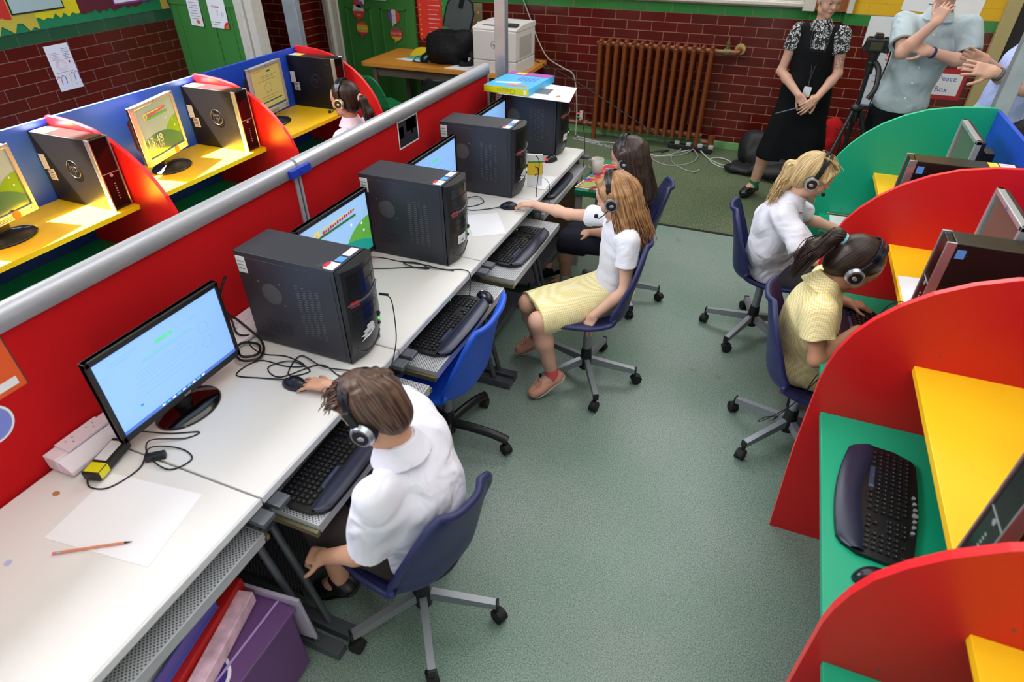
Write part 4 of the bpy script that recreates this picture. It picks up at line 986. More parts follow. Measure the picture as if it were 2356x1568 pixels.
# ================================================================== PEOPLE (implicit surfaces -> meshes)
f32 = np.float32
class SDF:
    def __init__(self, lo, hi, h):
        self.lo = np.array(lo, float); self.h = h
        self.n = np.ceil((np.array(hi, float) - self.lo) / h).astype(int) + 1
        self.g = np.full(self.n, 0.08, f32)
        self.off = np.zeros(3)
    def _win(self, lo, hi, m):
        a = np.maximum(0, np.floor((np.array(lo) - m - self.lo) / self.h).astype(int))
        b = np.minimum(self.n, np.ceil((np.array(hi) + m - self.lo) / self.h).astype(int) + 1)
        if (b <= a).any(): return None
        ax = [(self.lo[i] + self.h * np.arange(a[i], b[i])).astype(f32) for i in range(3)]
        return (slice(a[0], b[0]), slice(a[1], b[1]), slice(a[2], b[2])), ax[0][:, None, None], ax[1][None, :, None], ax[2][None, None, :]
    def _put(self, sl, d, k, sub=False):
        g = self.g[sl]
        if sub: d = -d
        if not sub:
            if k > 0:
                h = np.clip(0.5 + 0.5 * (g - d) / k, 0, 1); r = g + (d - g) * h - k * h * (1 - h)
            else: r = np.minimum(g, d)
        else:
            if k > 0:
                h = np.clip(0.5 - 0.5 * (g - d) / k, 0, 1); r = g + (d - g) * h + k * h * (1 - h)
            else: r = np.maximum(g, d)
        self.g[sl] = r
    def cap(self, a, b, ra, rb=None, k=0.01, sub=False):
        rb = ra if rb is None else rb
        a = np.array(a, float); b = np.array(b, float); R = max(ra, rb)
        w = self._win(np.minimum(a, b) - R, np.maximum(a, b) + R, 0.03 + k)
        if w is None: return self
        sl, X, Y, Z = w; d = b - a; L = max(1e-9, d @ d)
        t = np.clip(((X - a[0]) * d[0] + (Y - a[1]) * d[1] + (Z - a[2]) * d[2]) / L, 0, 1)
        q = np.sqrt((X - a[0] - t * d[0]) ** 2 + (Y - a[1] - t * d[1]) ** 2 + (Z - a[2] - t * d[2]) ** 2) - (ra + (rb - ra) * t)
        self._put(sl, q.astype(f32), k, sub); return self
    def ell(self, c, r, axes=None, k=0.01, sub=False):
        """axes: 3x3 rows = local axis directions"""
        c = np.array(c, float); r = np.array(r, float); A = np.eye(3) if axes is None else np.array(axes, float)
        e = np.sqrt(((A.T * r) ** 2).sum(1))
        w = self._win(c - e, c + e, 0.03 + k)
        if w is None: return self
        sl, X, Y, Z = w; x, y, z = X - c[0], Y - c[1], Z - c[2]
        k0 = 0; k1 = 0
        for i in range(3):
            u = (x * A[i][0] + y * A[i][1] + z * A[i][2]); k0 = k0 + (u / r[i]) ** 2; k1 = k1 + (u / r[i] ** 2) ** 2
        k0 = np.sqrt(k0); k1 = np.sqrt(k1)
        d = k0 * (k0 - 1) / np.maximum(k1, 1e-6)
        self._put(sl, d.astype(f32), k, sub); return self
    def box(self, c, half, axes=None, rnd=0.005, k=0.01, sub=False):
        c = np.array(c, float); A = np.eye(3) if axes is None else np.array(axes, float); hf = np.array(half, float)
        e = (np.abs(A.T) * hf).sum(1)
        w = self._win(c - e, c + e, 0.03 + k)
        if w is None: return self
        sl, X, Y, Z = w; x, y, z = X - c[0], Y - c[1], Z - c[2]; q = []
        for i in range(3): q.append(np.abs(x * A[i][0] + y * A[i][1] + z * A[i][2]) - hf[i] + rnd)
        o = np.sqrt(sum(np.maximum(v, 0) ** 2 for v in q)); ins = np.minimum(np.maximum(q[0], np.maximum(q[1], q[2])), 0)
        self._put(sl, (o + ins - rnd).astype(f32), k, sub); return self
    def halfspace(self, p, n, k=0.0, lo=None, hi=None):
        """remove everything on the side n points to, optionally only inside a box"""
        p = np.array(p, float); n = np.array(n, float) / np.linalg.norm(n)
        hiall = self.lo + self.h * self.n
        w = self._win(self.lo if lo is None else lo, hiall if hi is None else hi, 0)
        if w is None: return self
        sl, X, Y, Z = w
        d = (X - p[0]) * n[0] + (Y - p[1]) * n[1] + (Z - p[2]) * n[2]
        g = self.g[sl]; self.g[sl] = np.maximum(g, d.astype(f32)); return self
    def wrinkle(self, amp, freq, seed=0, dirs=4):
        rs = np.random.RandomState(seed)
        w = self._win(self.lo, self.lo + self.h * self.n, 0); sl, X, Y, Z = w; acc = 0
        for i in range(dirs):
            d = rs.normal(size=3); d /= np.linalg.norm(d); d2 = rs.normal(size=3); ph = rs.rand() * 6
            acc = acc + np.sin(freq * (X * d[0] + Y * d[1] + Z * d[2]) + 1.6 * np.sin(freq * 0.45 * (X * d2[0] + Y * d2[1] + Z * d2[2])) + ph)
        self.g += (acc * (amp / dirs * 1.6) - amp * .55).astype(f32); return self
    def mesh(self):
        g = self.g; s = g < 0
        c = np.zeros(tuple(np.array(g.shape) - 1), np.int8)
        for i in (0, 1):
            for j in (0, 1):
                for k in (0, 1): c += s[i:g.shape[0] - 1 + i, j:g.shape[1] - 1 + j, k:g.shape[2] - 1 + k]
        act = (c > 0) & (c < 8); idx = np.argwhere(act); del c
        vid = np.full(act.shape, -1, np.int32); vid[act] = np.arange(len(idx))
        I, J, K = idx.T
        cor = {(i, j, k): g[I + i, J + j, K + k] for i in (0, 1) for j in (0, 1) for k in (0, 1)}
        P = np.zeros((len(idx), 3)); C = np.zeros(len(idx))
        for a in cor:
            for ax in range(3):
                if a[ax] == 0:
                    b = list(a); b[ax] = 1; b = tuple(b)
                    va, vb = cor[a], cor[b]; m = (va < 0) != (vb < 0)
                    t = np.where(m, va / np.where(m, va - vb, 1), 0)
                    for q in range(3): P[:, q] += np.where(m, (t if q == ax else a[q]), 0)
                    C += m
        P = P / C[:, None]; V = self.lo + (idx + P) * self.h
        F = []
        for ax in range(3):
            b1, b2 = (ax + 1) % 3, (ax + 2) % 3
            sa = [slice(None)] * 3; sb = [slice(None)] * 3; sa[ax] = slice(0, -1); sb[ax] = slice(1, None)
            d = s[tuple(sa)] != s[tuple(sb)]
            sl = [slice(None)] * 3; sl[b1] = slice(1, -1); sl[b2] = slice(1, -1)
            e = np.argwhere(d[tuple(sl)]); e[:, b1] += 1; e[:, b2] += 1
            if not len(e): continue
            def cell(o1, o2):
                q = e.copy(); q[:, b1] -= o1; q[:, b2] -= o2; return vid[q[:, 0], q[:, 1], q[:, 2]]
            quad = np.stack([cell(1, 1), cell(0, 1), cell(0, 0), cell(1, 0)], 1)
            ins = s[e[:, 0], e[:, 1], e[:, 2]]
            quad[~ins] = quad[~ins][:, ::-1]
            F.append(quad)
        F = np.concatenate(F); F = F[(F >= 0).all(1)]
        return V, F
    def build(self, name, m, origin, parent=None, colfn=None, frame=None, drop_small=True):
        V, F = self.mesh()
        og = np.array(origin, float)
        if frame is None: L = V - og
        else: L = (V - og) @ np.array(frame).T
        me = bpy.data.meshes.new(name)
        me.vertices.add(len(L)); me.vertices.foreach_set('co', L.astype(f32).ravel())
        me.loops.add(F.size); me.loops.foreach_set('vertex_index', F.astype(np.int32).ravel())
        me.polygons.add(len(F)); me.polygons.foreach_set('loop_start', np.arange(0, F.size, 4, dtype=np.int32)); 
        me.polygons.foreach_set('use_smooth', np.ones(len(F), bool))
        me.update(calc_edges=True); me.validate()
        me.materials.append(m)
        if colfn is not None:
            ca = me.color_attributes.new('col', 'FLOAT_COLOR', 'POINT'); cc = np.ones((len(V), 4), f32); cc[:, :3] = colfn(V)
            ca.data.foreach_set('color', cc.ravel())
        o = bpy.data.objects.new(name, me); COL.objects.link(o)
        if frame is None: M = Matrix.Translation(Vector(og))
        else:
            A = np.array(frame); M = Matrix.Translation(Vector(og)) @ Matrix([list(A[:, i]) for i in range(3)]).to_4x4()
        if parent is not None:
            o.parent = parent; M = parent.matrix_world.inverted() @ M
            o.matrix_basis = M
        else: o.matrix_world = M
        bpy_update()
        return o
def bpy_update(): bpy.context.view_layer.update()

def nv(v): v = np.array(v, float); return v / np.linalg.norm(v)
class Head:
    """c: head centre, f: forward, u: up hint, s: scale (1 = adult)"""
    def __init__(self, c, f, u, s=1.0):
        self.c = np.array(c, float); self.f = nv(f); self.r = nv(np.cross(self.f, nv(u))); self.u = np.cross(self.r, self.f); self.s = s
        self.A = np.array([self.r, self.f, self.u])
    def P(self, x, y, z): return self.c + (self.r * x + self.f * y + self.u * z) * self.s
    def L(self, V): return ((V - self.c) @ self.A.T) / self.s
def sdf_head(S, H, neck, rn, child=True, ears=True):
    s = H.s; P = H.P; A = H.A
    S.ell(P(0, -.014, .030), np.array([.074, .093, .083]) * s, A, 0.0)
    S.ell(P(0, .026, -.030), np.array([.057, .060, .076]) * s, A, .03 * s)
    S.ell(P(0, .045, .035), np.array([.058, .045, .048]) * s, A, .02 * s)
    S.cap(P(0, .060, -.088), P(0, .050, -.080), .022 * s, .026 * s, .02 * s)
    for q in (-1, 1):
        S.ell(P(q * .034, .056, -.032), np.array([.026, .022, .026]) * s, A, .016 * s)
        S.ell(P(q * .042, .015, -.075), np.array([.016, .03, .018]) * s, A, .02 * s)
        S.ell(P(q * .031, .090, .004), np.array([.015, .010, .010]) * s, A, .010 * s, sub=True)
        S.ell(P(q * .031, .073, .004), np.array([.0145, .0125, .0115]) * s, A, .003 * s)
        if ears:
            S.ell(P(q * .075, -.004, -.008), np.array([.010, .018, .030]) * s, A, .006 * s)
    S.cap(P(-.032, .080, .021), P(.032, .080, .021), .008 * s, k=.012 * s)
    S.cap(P(0, .082, .008), P(0, .096, -.020), .007 * s, .0105 * s, .008 * s)
    S.ell(P(0, .094, -.023), np.array([.015, .010, .009]) * s, A, .006 * s)
    S.cap(P(-.017, .081, -.049), P(0, .087, -.047), .0055 * s, k=.005 * s); S.cap(P(.017, .081, -.049), P(0, .087, -.047), .0055 * s, k=.005 * s)
    S.cap(P(-.013, .081, -.058), P(.013, .081, -.058), .0065 * s, k=.005 * s)
    S.cap(P(-.016, .093, -.0535), P(.016, .093, -.0535), .0035 * s, k=.004 * s, sub=True)
    S.cap(P(0, -.022, -.055), neck, rn * 1.0, rn * 1.08, .03 * s)
def head_col(H, base, lip=(0.55, 0.20, 0.17), brow=(0.10, 0.06, 0.04), extra=None, sleeves=None):
    base = np.array(base)
    def fn(V):
        L = H.L(V); c = np.repeat(base[None], len(V), 0)
        near = (np.abs(L) < 0.16).all(1)
        def blend(mask, col): 
            c[:] = c * (1 - mask[:, None]) + np.array(col)[None] * mask[:, None]
        x = np.abs(L[:, 0]); y = L[:, 1]; z = L[:, 2]
        ml = near * (y > .07) * np.clip(1.6 - np.sqrt((x / .020) ** 2 + ((z + .053) / .0105) ** 2) * 1.5, 0, 1); blend(np.clip(ml, 0, 1) * .75, lip)
        mb_ = near * (y > .06) * np.clip(2.0 - np.sqrt(((x - .031) / .017) ** 2 + ((z - .027 + (x - .031) ** 2 * 12) / .0045) ** 2) * 1.5, 0, 1); blend(np.clip(mb_, 0, 1) * .8, brow)
        ck = near * (y > .03) * np.clip(1.0 - np.sqrt(((x - .038) / .022) ** 2 + ((z + .030) / .022) ** 2), 0, 1); blend(ck * .35, base * np.array([1.05, .72, .70]))
        ey = near * (y > .07) * np.clip(3.0 - 2.4 * np.sqrt(((x - .031) / .0125) ** 2 + ((z - .004) / .0045) ** 2), 0, 1); blend(np.clip(ey, 0, 1) * .9, (0.62, 0.60, 0.58))
        ir = near * (y > .07) * np.clip(3.0 - 2.4 * np.sqrt(((x - .031) / .0055) ** 2 + ((z - .003) / .0055) ** 2), 0, 1); blend(np.clip(ir, 0, 1), (0.05, 0.035, 0.03))
        ls = near * (y > .07) * np.clip(2.2 - 1.8 * np.sqrt(((x - .031) / .014) ** 2 + ((z - .0095) / .0025) ** 2), 0, 1); blend(np.clip(ls, 0, 1) * .8, np.array(brow) * .7)
        if extra is not None: extra(V, c, blend)
        return c
    return fn
def sdf_hand(S, w, d, n, side, curl=0.5, s=1.0, spread=0.12, thumb=0.6, curls=None):
    """w wrist, d finger direction, n back-of-hand normal, side +1 when the thumb lies along cross(d, n)"""
    d = nv(d); n = nv(np.array(n) - d * np.dot(n, d)); t = np.cross(d, n) * side; w = np.array(w, float); A = [t, d, n]
    S.box(w + d * .048 * s + n * .000, np.array([.037, .046, .0125]) * s, A, .012 * s, .012 * s)
    S.ell(w + d * .030 * s + t * .022 * s - n * .006 * s, np.array([.017, .030, .014]) * s, A, .01 * s)
    S.ell(w + d * .010 * s, np.array([.027, .030, .018]) * s, A, .014 * s)
    Ls = [(.040, .024, .019), (.045, .028, .020), (.041, .026, .019), (.033, .019, .017)]
    tips = []
    for i in range(4):
        b = w + d * (.086, .090, .086, .078)[i] * s + t * (.0285, .0095, -.0095, -.0275)[i] * s
        dd = nv(d + t * spread * (1.1, .35, -.35, -1.2)[i]); ang = 0; cu = curl if curls is None else curls[i]; r = (.0088, .0090, .0086, .0077)[i] * s
        p = b - d * .010 * s
        for j in range(3):
            ang += cu * (0.75, 1.0, 0.65)[j]
            v = dd * math.cos(ang) - n * math.sin(ang); q = p + v * (Ls[i][j] + (.010 if j == 0 else 0)) * s
            S.cap(p, q, r, r * .90, .0035 if j else .006); p = q; r *= .90
        tips.append(p)
    b = w + d * .022 * s + t * .026 * s - n * .004 * s; v = nv(t * 0.75 + d * 0.65 - n * .35 * thumb); r = .0110 * s; p = b
    for j, L in enumerate((.038, .030, .024)):
        q = p + v * L * s; S.cap(p, q, r, r * .9, .008 if j == 0 else .003); p = q; r *= .9; v = nv(v + d * .28 - t * .12 - n * .12 * thumb)
    return tips + [p]
def limb(S, pts, rs, k=0.02):
    for i in range(len(pts) - 1): S.cap(pts[i], pts[i + 1], rs[i], rs[i + 1], k if i else 0.012)
def lerp(a, b, t): return np.array(a, float) * (1 - t) + np.array(b, float) * t

# colours are linear
SK_FAIR = (0.72, 0.42, 0.31); SK_TAN = (0.50, 0.245, 0.15); SK_MID = (0.62, 0.33, 0.22); SK_ADULT = (0.62, 0.35, 0.26)
M_skin = attr_mat('skin', 0.5, 0.10, 0.35)

def headset(label, H, tilt=0.0, mic=True, micside=-1, scale=None, tagm=None, hair=.010):
    """over-ear headset worn on head H"""
    s = H.s; f = H.f; u = H.u; r = H.r
    M = Matrix(((r[0], f[0], u[0], H.c[0]), (r[1], f[1], u[1], H.c[1]), (r[2], f[2], u[2], H.c[2]), (0, 0, 0, 1)))
    t = thing('headset', label, 'headphones', (0, 0, 0)); t.matrix_world = M; bpy_update()
    def arc(yo, top=0.132, wd=.0925):
        pts = []
        for i in range(25):
            a = PI * i / 24; x = wd * math.cos(a); z = -0.005 + (top + hair) * math.sin(a) ** 0.85
            yy = -.004 + tilt * math.sin(a) + yo * min(1, max(0, math.sin(a) - .60) / .22)
            pts.append((x * s, yy * s, z * s))
        return pts
    b = MB()
    for yo in (-.0125, .0125):
        pts = [Vector(p) for p in arc(yo)]; N = len(pts); vs = []
        for i, p in enumerate(pts):
            tn = (pts[min(i + 1, N - 1)] - pts[max(i - 1, 0)]).normalized(); rd = tn.cross(Vector((0, 1, 0))).normalized(); sw = min(1, max(0, math.sin(PI * i / 24) - .60) / .22)
            hw = (.0125 - .0045 * sw) * s; th = .0022 * s
            vs += [p + Vector((0, hw, 0)) - rd * th, p + Vector((0, hw, 0)) + rd * th, p - Vector((0, hw, 0)) + rd * th, p - Vector((0, hw, 0)) - rd * th]
        b.add(vs, [(4 * i + k, 4 * i + (k + 1) % 4, 4 * i + 4 + (k + 1) % 4, 4 * i + 4 + k) for i in range(N - 1) for k in range(4)], 0, False)
    b.build('headband', mat('headband_black', (30, 34, 46), 0.28), t, bevel=.0008)
    for q in (-1, 1):
        cx = q * (.0915 + hair * 1.1) * s; c = MB()
        c.cyl((q * .066 * s, -.004 * s, -.012 * s), (cx - q * .008 * s, -.004 * s, -.012 * s), .036 * s, .038 * s, 28)
        ob = c.build('ear_cushion', M_blackm, t, bevel=0.006)
        c = MB()
        c.cyl((cx - q * .008 * s, -.004 * s, -.012 * s), (cx + q * .006 * s, -.004 * s, -.012 * s), .037 * s, .031 * s, 32)
        c.build('ear_cup', mat('cup_silver', (186, 190, 200), 0.25, metal=0.7), t, bevel=0.003)
        c = MB().cyl((cx + q * .004 * s, -.004 * s, -.012 * s), (cx + q * .0085 * s, -.004 * s, -.012 * s), .027 * s, .024 * s, 32)
        c.build('cup_cap', M_black, t, bevel=0.002)
        c = MB().sph((cx + q * .009 * s, -.006 * s, -.014 * s), (.002 * s, .012 * s, .008 * s))
        c.build('cup_badge', MATS['cup_silver'], t)
        c = MB().box((q * .091 * s, -.004 * s, .035 * s), (.012 * s, .025 * s, .070 * s)); c.build('slider', M_black, t, bevel=0.003)
    if mic:
        q = micside
        c = MB().tube(spline([(q * .098 * s, .0, -.02 * s), (q * .098 * s, .045 * s, -.05 * s), (q * .075 * s, .090 * s, -.070 * s), (q * .045 * s, .112 * s, -.070 * s)], 6), .0022 * s + .0005, 6)
        c.build('mic_boom', M_black, t)
        MB().sph((q * .038 * s, .116 * s, -.069 * s), (.014 * s, .011 * s, .011 * s)).build('mic_foam', M_blackm, t)
    return t

def hair_strands(name, H, guides, n, m, parent, r=0.0016, jit=0.012, seed=1, wav=0.0, world=False, taper=True):
    """guides: list of control polylines (head-local metres, unscaled) - strands interpolate between neighbours"""
    rs = random.Random(seed); mb = MB()
    G = [[Vector(p) * H.s for p in spline(g, 5)] for g in guides]
    for i in range(n):
        a = rs.random() * (len(G) - 1); i0 = int(a); t = a - i0; g0, g1 = G[i0], G[i0 + 1]; N = min(len(g0), len(g1))
        off = Vector((rs.gauss(0, jit), rs.gauss(0, jit), rs.gauss(0, jit))) * H.s; ph = rs.random() * 6; L = rs.uniform(0.82, 1.0); pts = []; rr = []
        K = max(4, int(N * L))
        for k in range(K):
            q = g0[k].lerp(g1[k], t); e = k / (N - 1)
            q = q + off * min(1, 0.25 + e * 1.1) + Vector((math.sin(ph + e * 9), math.cos(ph * 1.3 + e * 8), 0)) * wav * e * H.s
            pts.append(q); rr.append(r * (1.0 if e < 0.7 or not taper else max(.25, 1 - (e - .7) / .3)) * rs.uniform(.9, 1.1))
        mb.tube(pts, r, 5, rr=rr, caps=False)
    o = mb.build(name, m)
    o.matrix_world = Matrix(((H.r[0], H.f[0], H.u[0], H.c[0]), (H.r[1], H.f[1], H.u[1], H.c[1]), (H.r[2], H.f[2], H.u[2], H.c[2]), (0, 0, 0, 1)))
    if parent is not None:
        mw = o.matrix_world.copy(); o.parent = parent; o.matrix_basis = parent.matrix_world.inverted() @ mw
    return o
def grid_for(pts, pad, h):
    a = np.array(pts, float); return SDF(a.min(0) - pad, a.max(0) + pad, h)
def hgrid(H, lo, hi, pad, h):
    return grid_for([H.P(x, y, z) for x in (lo[0], hi[0]) for y in (lo[1], hi[1]) for z in (lo[2], hi[2])], pad, h)
def W2L(H, pts):
    """world offsets from the head centre -> unscaled head-local points"""
    return [tuple(H.A @ np.array(p, float) / H.s) for p in pts]
def neckline(S, J, H, r=.052):
    """close the garment round the neck and cut it off along the neck axis"""
    n = J['neck']; ax = nv(H.P(0, -.022, -.055) - n); m = lerp(J['shL'], J['shR'], .5)
    S.cap(lerp(m, J['chest'], .15), n - ax * .005, .072 * r / .050, r + .004, .05)
    S.cap(n + ax * (.018 + r), n + ax * .16, r + .004, r + .01, .004, sub=True)
def sleeve(S, sh, e, r0, r1, k=.035):
    T = SDF.__new__(SDF); T.lo = S.lo; T.n = S.n; T.h = S.h; T.g = np.full(S.n, .08, f32)
    ax = nv(e - sh); T.cap(sh, e + ax * .02, r0, r1, 0); T.halfspace(e - ax * .005, ax); T.cap(e - ax * .03, e + ax * .08, r1 - max(.008, 2.3 * S.h), r1 - max(.007, 2.2 * S.h), 0, sub=True)
    S._put((slice(None),) * 3, T.g, k)
def collar(m, J, H, base, parent, r=.050, drop=.036, flare=.030, notch=True):
    n = J['neck']; ax = nv(H.P(0, -.022, -.055) - n)
    fw = nv(H.f - ax * np.dot(H.f, ax)); rt = np.cross(fw, ax)
    S = grid_for([n - .10, n + .10], .02, .0032)
    a = n + ax * .026; b = n - ax * drop
    S.cap(a, b, r + .007, r + flare + .010, 0)
    S.halfspace(a, ax); S.halfspace(b + ax * .004, -ax)
    S.cap(a + ax * .012, b - ax * .012, r - .007, r + flare - .003, .002, sub=True)
    S.cap(a, n, r - .002, r - .002, .002, sub=True)
    if notch:
        S.box(b + fw * (r + flare), (.020, .055, .05), [nv(rt + fw * .0), fw, ax], .004, .004, sub=True)
    return S.build('collar', m, base, parent)
def hair_cap(S, H, th=.012, front=.050, low=-.05, face=True, part=False):
    """close cap of hair over the skull, open at the face"""
    s = H.s; A = H.A; P = H.P
    S.ell(P(0, -.016, .032), np.array([.074 + th, .093 + th, .083 + th]) * s, A, 0)
    S.ell(P(0, -.050, -.025), np.array([.062 + th, .052 + th, .060 + th]) * s, A, .02 * s)
    S.halfspace(P(0, .058, .045), H.f - H.u * .62)        # hairline
    S.box(P(0, .132, -.095), np.array([.13, .098, .085]) * s, A, .03 * s, .008 * s, sub=True)
    S.halfspace(P(0, 0, low), -H.u + H.f * .25, 0)

# ------------------------------------------------------------------ 1. boy at the nearest desk
WHITE = cloth_mat('shirt_white', (228, 226, 240), bump=1.0, scale=6.5, dist=.035)
def torso(S, pel, chest, shL, shR, w=.135, d=.095, k=.05):
    """soft trunk between pelvis and shoulders"""
    pel = np.array(pel, float); chest = np.array(chest, float); up = nv(chest - pel); rt = nv(np.array(shR, float) - np.array(shL, float)); rt = nv(rt - up * np.dot(rt, up)); fw = np.cross(up, rt)
    A = [rt, fw, up]; L = np.linalg.norm(chest - pel)
    S.ell(pel, (w, d * 1.08, .115), A, 0.0)
    S.ell(lerp(pel, chest, .5), (w * .92, d * .98, L * .5 + .05), A, k)
    S.ell(lerp(pel, chest, .92), (w * 1.0, d * 1.02, .12), A, k)
    m = lerp(shL, shR, .5)
    S.cap(lerp(m, shL, .72), lerp(m, shR, .72), .050, k=k)
    return A

def build_person(label, base, h, H, J, skin, clothes_fn, pose, brow=(0.10, 0.06, 0.04), neck_r=.042, extra=None, lip=(0.55, 0.20, 0.17), child=True):
    """J: joints dict; pose: dict with hands"""
    pts = [H.P(x, y, z) for x in (-.1, .1) for y in (-.12, .12) for z in (-.13, .13)] + [J[k] for k in J if k not in ()] 
    S = grid_for(pts, 0.13, h); s = .8 if child else 1.0
    sdf_head(S, H, J['neck'], neck_r)
    torso(S, J['pel'], J['chest'], J['shL'], J['shR'], *( (.110, .076) if child else pose.get('tw', (.15, .10)) ))
    for q in ('L', 'R'):
        if 'el' + q in J:
            a = (.040, .034, .030, .032, .023) if child else (.050, .042, .037, .040, .028)
            sc = pose.get('arm', 1.0)
            sh, el, wr = J['sh' + q], J['el' + q], J['wr' + q]
            limb(S, [sh, lerp(sh, el, .5), el, lerp(el, wr, .3), wr], [v * sc for v in a])
            hd = pose['hand' + q]; sdf_hand(S, wr, hd[0], hd[1], hd[2], curl=hd[3], s=hd[4] if len(hd) > 4 else s, curls=hd[5] if len(hd) > 5 else None, spread=hd[6] if len(hd) > 6 else .12)
        if 'kn' + q in J:
            a = (.072, .060, .048, .047, .030) if child else (.085, .070, .056, .056, .036)
            hp, kn, an = J['hp' + q], J['kn' + q], J['an' + q]
            limb(S, [hp, lerp(hp, kn, .5), kn, lerp(kn, an, .35), an], a, .025)
            to = J['to' + q]; S.cap(an, lerp(an, to, .35), a[4], a[4] * .95, .015); S.cap(lerp(an, to, .3) , to, a[4] * .9, a[4] * .65, .015)
    o = S.build('person', M_skin, base, colfn=head_col(H, skin, lip=lip, brow=brow, extra=extra))
    tag(o, label, 'person')
    return o
def shoe(name, label, parent, an, to, m, sole, w=.038, hgt=.05, h=.004, base=None):
    an = np.array(an, float); to = np.array(to, float); d = nv([to[0] - an[0], to[1] - an[1], to[2] - an[2]])
    up = nv(np.array([0, 0, 1.0]) - d * d[2]); rt = np.cross(d, up)
    S = grid_for([an - d * .06, to + d * .03], .08, h)
    heel = an - d * .015 - up * .028
    S.cap(heel, to - up * .008, w * .92, w * .80, 0.0); S.ell(lerp(heel, to, .72), (w * 1.12, .07, w * .75), [rt, d, up], .02)
    S.cap(an - up * .01, an + up * (hgt - .03), w * .95, w * .92, .02)
    S.halfspace(heel - up * .016, -up); S.halfspace(an + up * (hgt - .012), up)
    o = S.build(name, m, base, parent)
    S = grid_for([an - d * .06, to + d * .03], .08, h)
    S.cap(heel - up * .014, to - up * .016, w * .98, w * .90, 0); S.ell(lerp(heel, to, .72) - up * .014, (w * 1.18, .072, w * .8), [rt, d, up], .02)
    S.halfspace(heel - up * .026, -up); S.halfspace(heel - up * .012, up)
    S.build('sole', sole, base, o)
    return o
M_jean = cloth_mat('trousers_dark', (46, 40, 44), bump=0.4)

# --- boy
H = Head((-0.805, .985, 1.030), (-0.87, -0.06, -0.49), (-0.44, -0.04, 0.90), 0.97)
J = dict(neck=(-0.745, .985, .925), chest=(-0.700, .985, .80), pel=(-0.715, 1.00, .50), shL=(-0.735, .840, .850), shR=(-0.735, 1.130, .860),
         elL=(-0.795, .830, .600), wrL=(-0.975, .825, .490), elR=(-0.94, 1.265, .800), wrR=(-1.225, 1.265, .765),
         hpL=(-.74, .925, .48), knL=(-1.06, .94, .485), anL=(-1.05, .93, .16), toL=(-1.17, .92, .07), hpR=(-.74, 1.07, .48), knR=(-1.06, 1.15, .485), anR=(-1.08, 1.15, .14), toR=(-1.20, 1.13, .05))
J = {k: np.array(v) for k, v in J.items()}
base = (-0.70, 1.0, 0.0)
boy = build_person('boy in a white shirt seen from behind, reaching for a mouse on the nearest desk', base, .0036, H, J, SK_MID, None,
    dict(handL=((-.9, .05, -.42), (-.25, -.35, .9), -1, .75, .78), handR=((-.98, -.06, -.10), (-.15, 0, 1), 1, .30, .80, None, .2)), neck_r=.045)
S = grid_for([J['pel'], J['shL'], J['shR'], J['elL'], J['elR'], (-.5, 1, .45)], .14, .005)
torso(S, J['pel'] + (0.0, 0, -.01), J['chest'], J['shL'], J['shR'], .142, .104)
S.ell((-.695, .99, .68), (.118, .148, .15), None, .05)
for q in ('L', 'R'):
    sh, el = J['sh' + q], J['el' + q]; e = lerp(sh, el, .84)
    sleeve(S, sh, e, .058, .064, .04)
S.wrinkle(.0075, 30, 3)
neckline(S, J, H)
S.halfspace((0, 0, .462), (0, 0, -1))
S.build('shirt', WHITE, base, boy)
collar(WHITE, J, H, base, boy, r=.052)
S = grid_for([J['pel'], J['knL'], J['knR'], J['anL'], J['anR']], .13, .006)
S.ell(J['pel'] + (0.0, 0, -.03), (.125, .140, .095), None, 0)
for q in ('L', 'R'):
    limb(S, [J['hp' + q], lerp(J['hp' + q], J['kn' + q], .5), J['kn' + q], lerp(J['kn' + q], J['an' + q], .35)], (.086, .078, .066, .066), .03)
    S.halfspace(lerp(J['kn' + q], J['an' + q], .35), (0, 0, -1), lo=(J['kn' + q][0] - .2, J['kn' + q][1] - .099, .2), hi=(J['kn' + q][0] + .09, J['kn' + q][1] + .099, .46))
S.halfspace((0, 0, .43), (0, 0, -1), lo=(-.75, .7, .2), hi=(-.4, 1.3, .5))
S.build('shorts', cloth_mat('shorts_brown', (62, 54, 52), bump=0.4), base, boy)
for q in ('L', 'R'): shoe('shoe', '', boy, J['an' + q], J['to' + q], M_black, M_blackm, base=base)
HB = hair_mat('hair_brown', (42, 28, 24), (112, 84, 70))
S = hgrid(H, (-.1, -.12, -.13), (.1, .12, .14), .05, .003)
s = H.s
S.ell(H.P(0, -.014, .036), np.array([.083, .102, .088]) * s, H.A, 0); S.ell(H.P(0, -.052, -.020), np.array([.064, .055, .062]) * s, H.A, .02)
rs_ = random.Random(4)
for i in range(46):
    a = rs_.uniform(0, 2 * PI); b_ = rs_.uniform(.05, 1.25)
    x, y, z = .080 * math.sin(b_) * math.cos(a), -.014 + .099 * math.sin(b_) * math.sin(a), .036 + .086 * math.cos(b_)
    S.cap(H.P(x, y, z), H.P(x * 1.05 + .014 * math.sin(a), y * 1.02 + .028, z + .004), .011, .005, .008)
S.halfspace(H.P(0, .064, .045), H.f - H.u * .55); S.box(H.P(0, .132, -.095), np.array([.13, .095, .085]) * s, H.A, .03, .01, sub=True)
S.halfspace(H.P(0, -.02, -.078), -H.u + H.f * .35)
S.build('hair', HB, H.c, boy, frame=H.A)
hair_strands('hair_tufts', H, [[(-.07, .02, .09), (-.078, .05, .088), (-.082, .07, .075)], [(-.03, .04, .118), (-.03, .075, .110), (-.035, .10, .088)], [(.03, .04, .118), (.035, .075, .110), (.04, .098, .088)], [(.07, .02, .09), (.082, .045, .088), (.086, .068, .072)]], 150, HB, boy, .0014, .007, 5)
headset('black headset on the head of the boy, one silver ear cup showing', H, tilt=.004, mic=False, hair=.004)

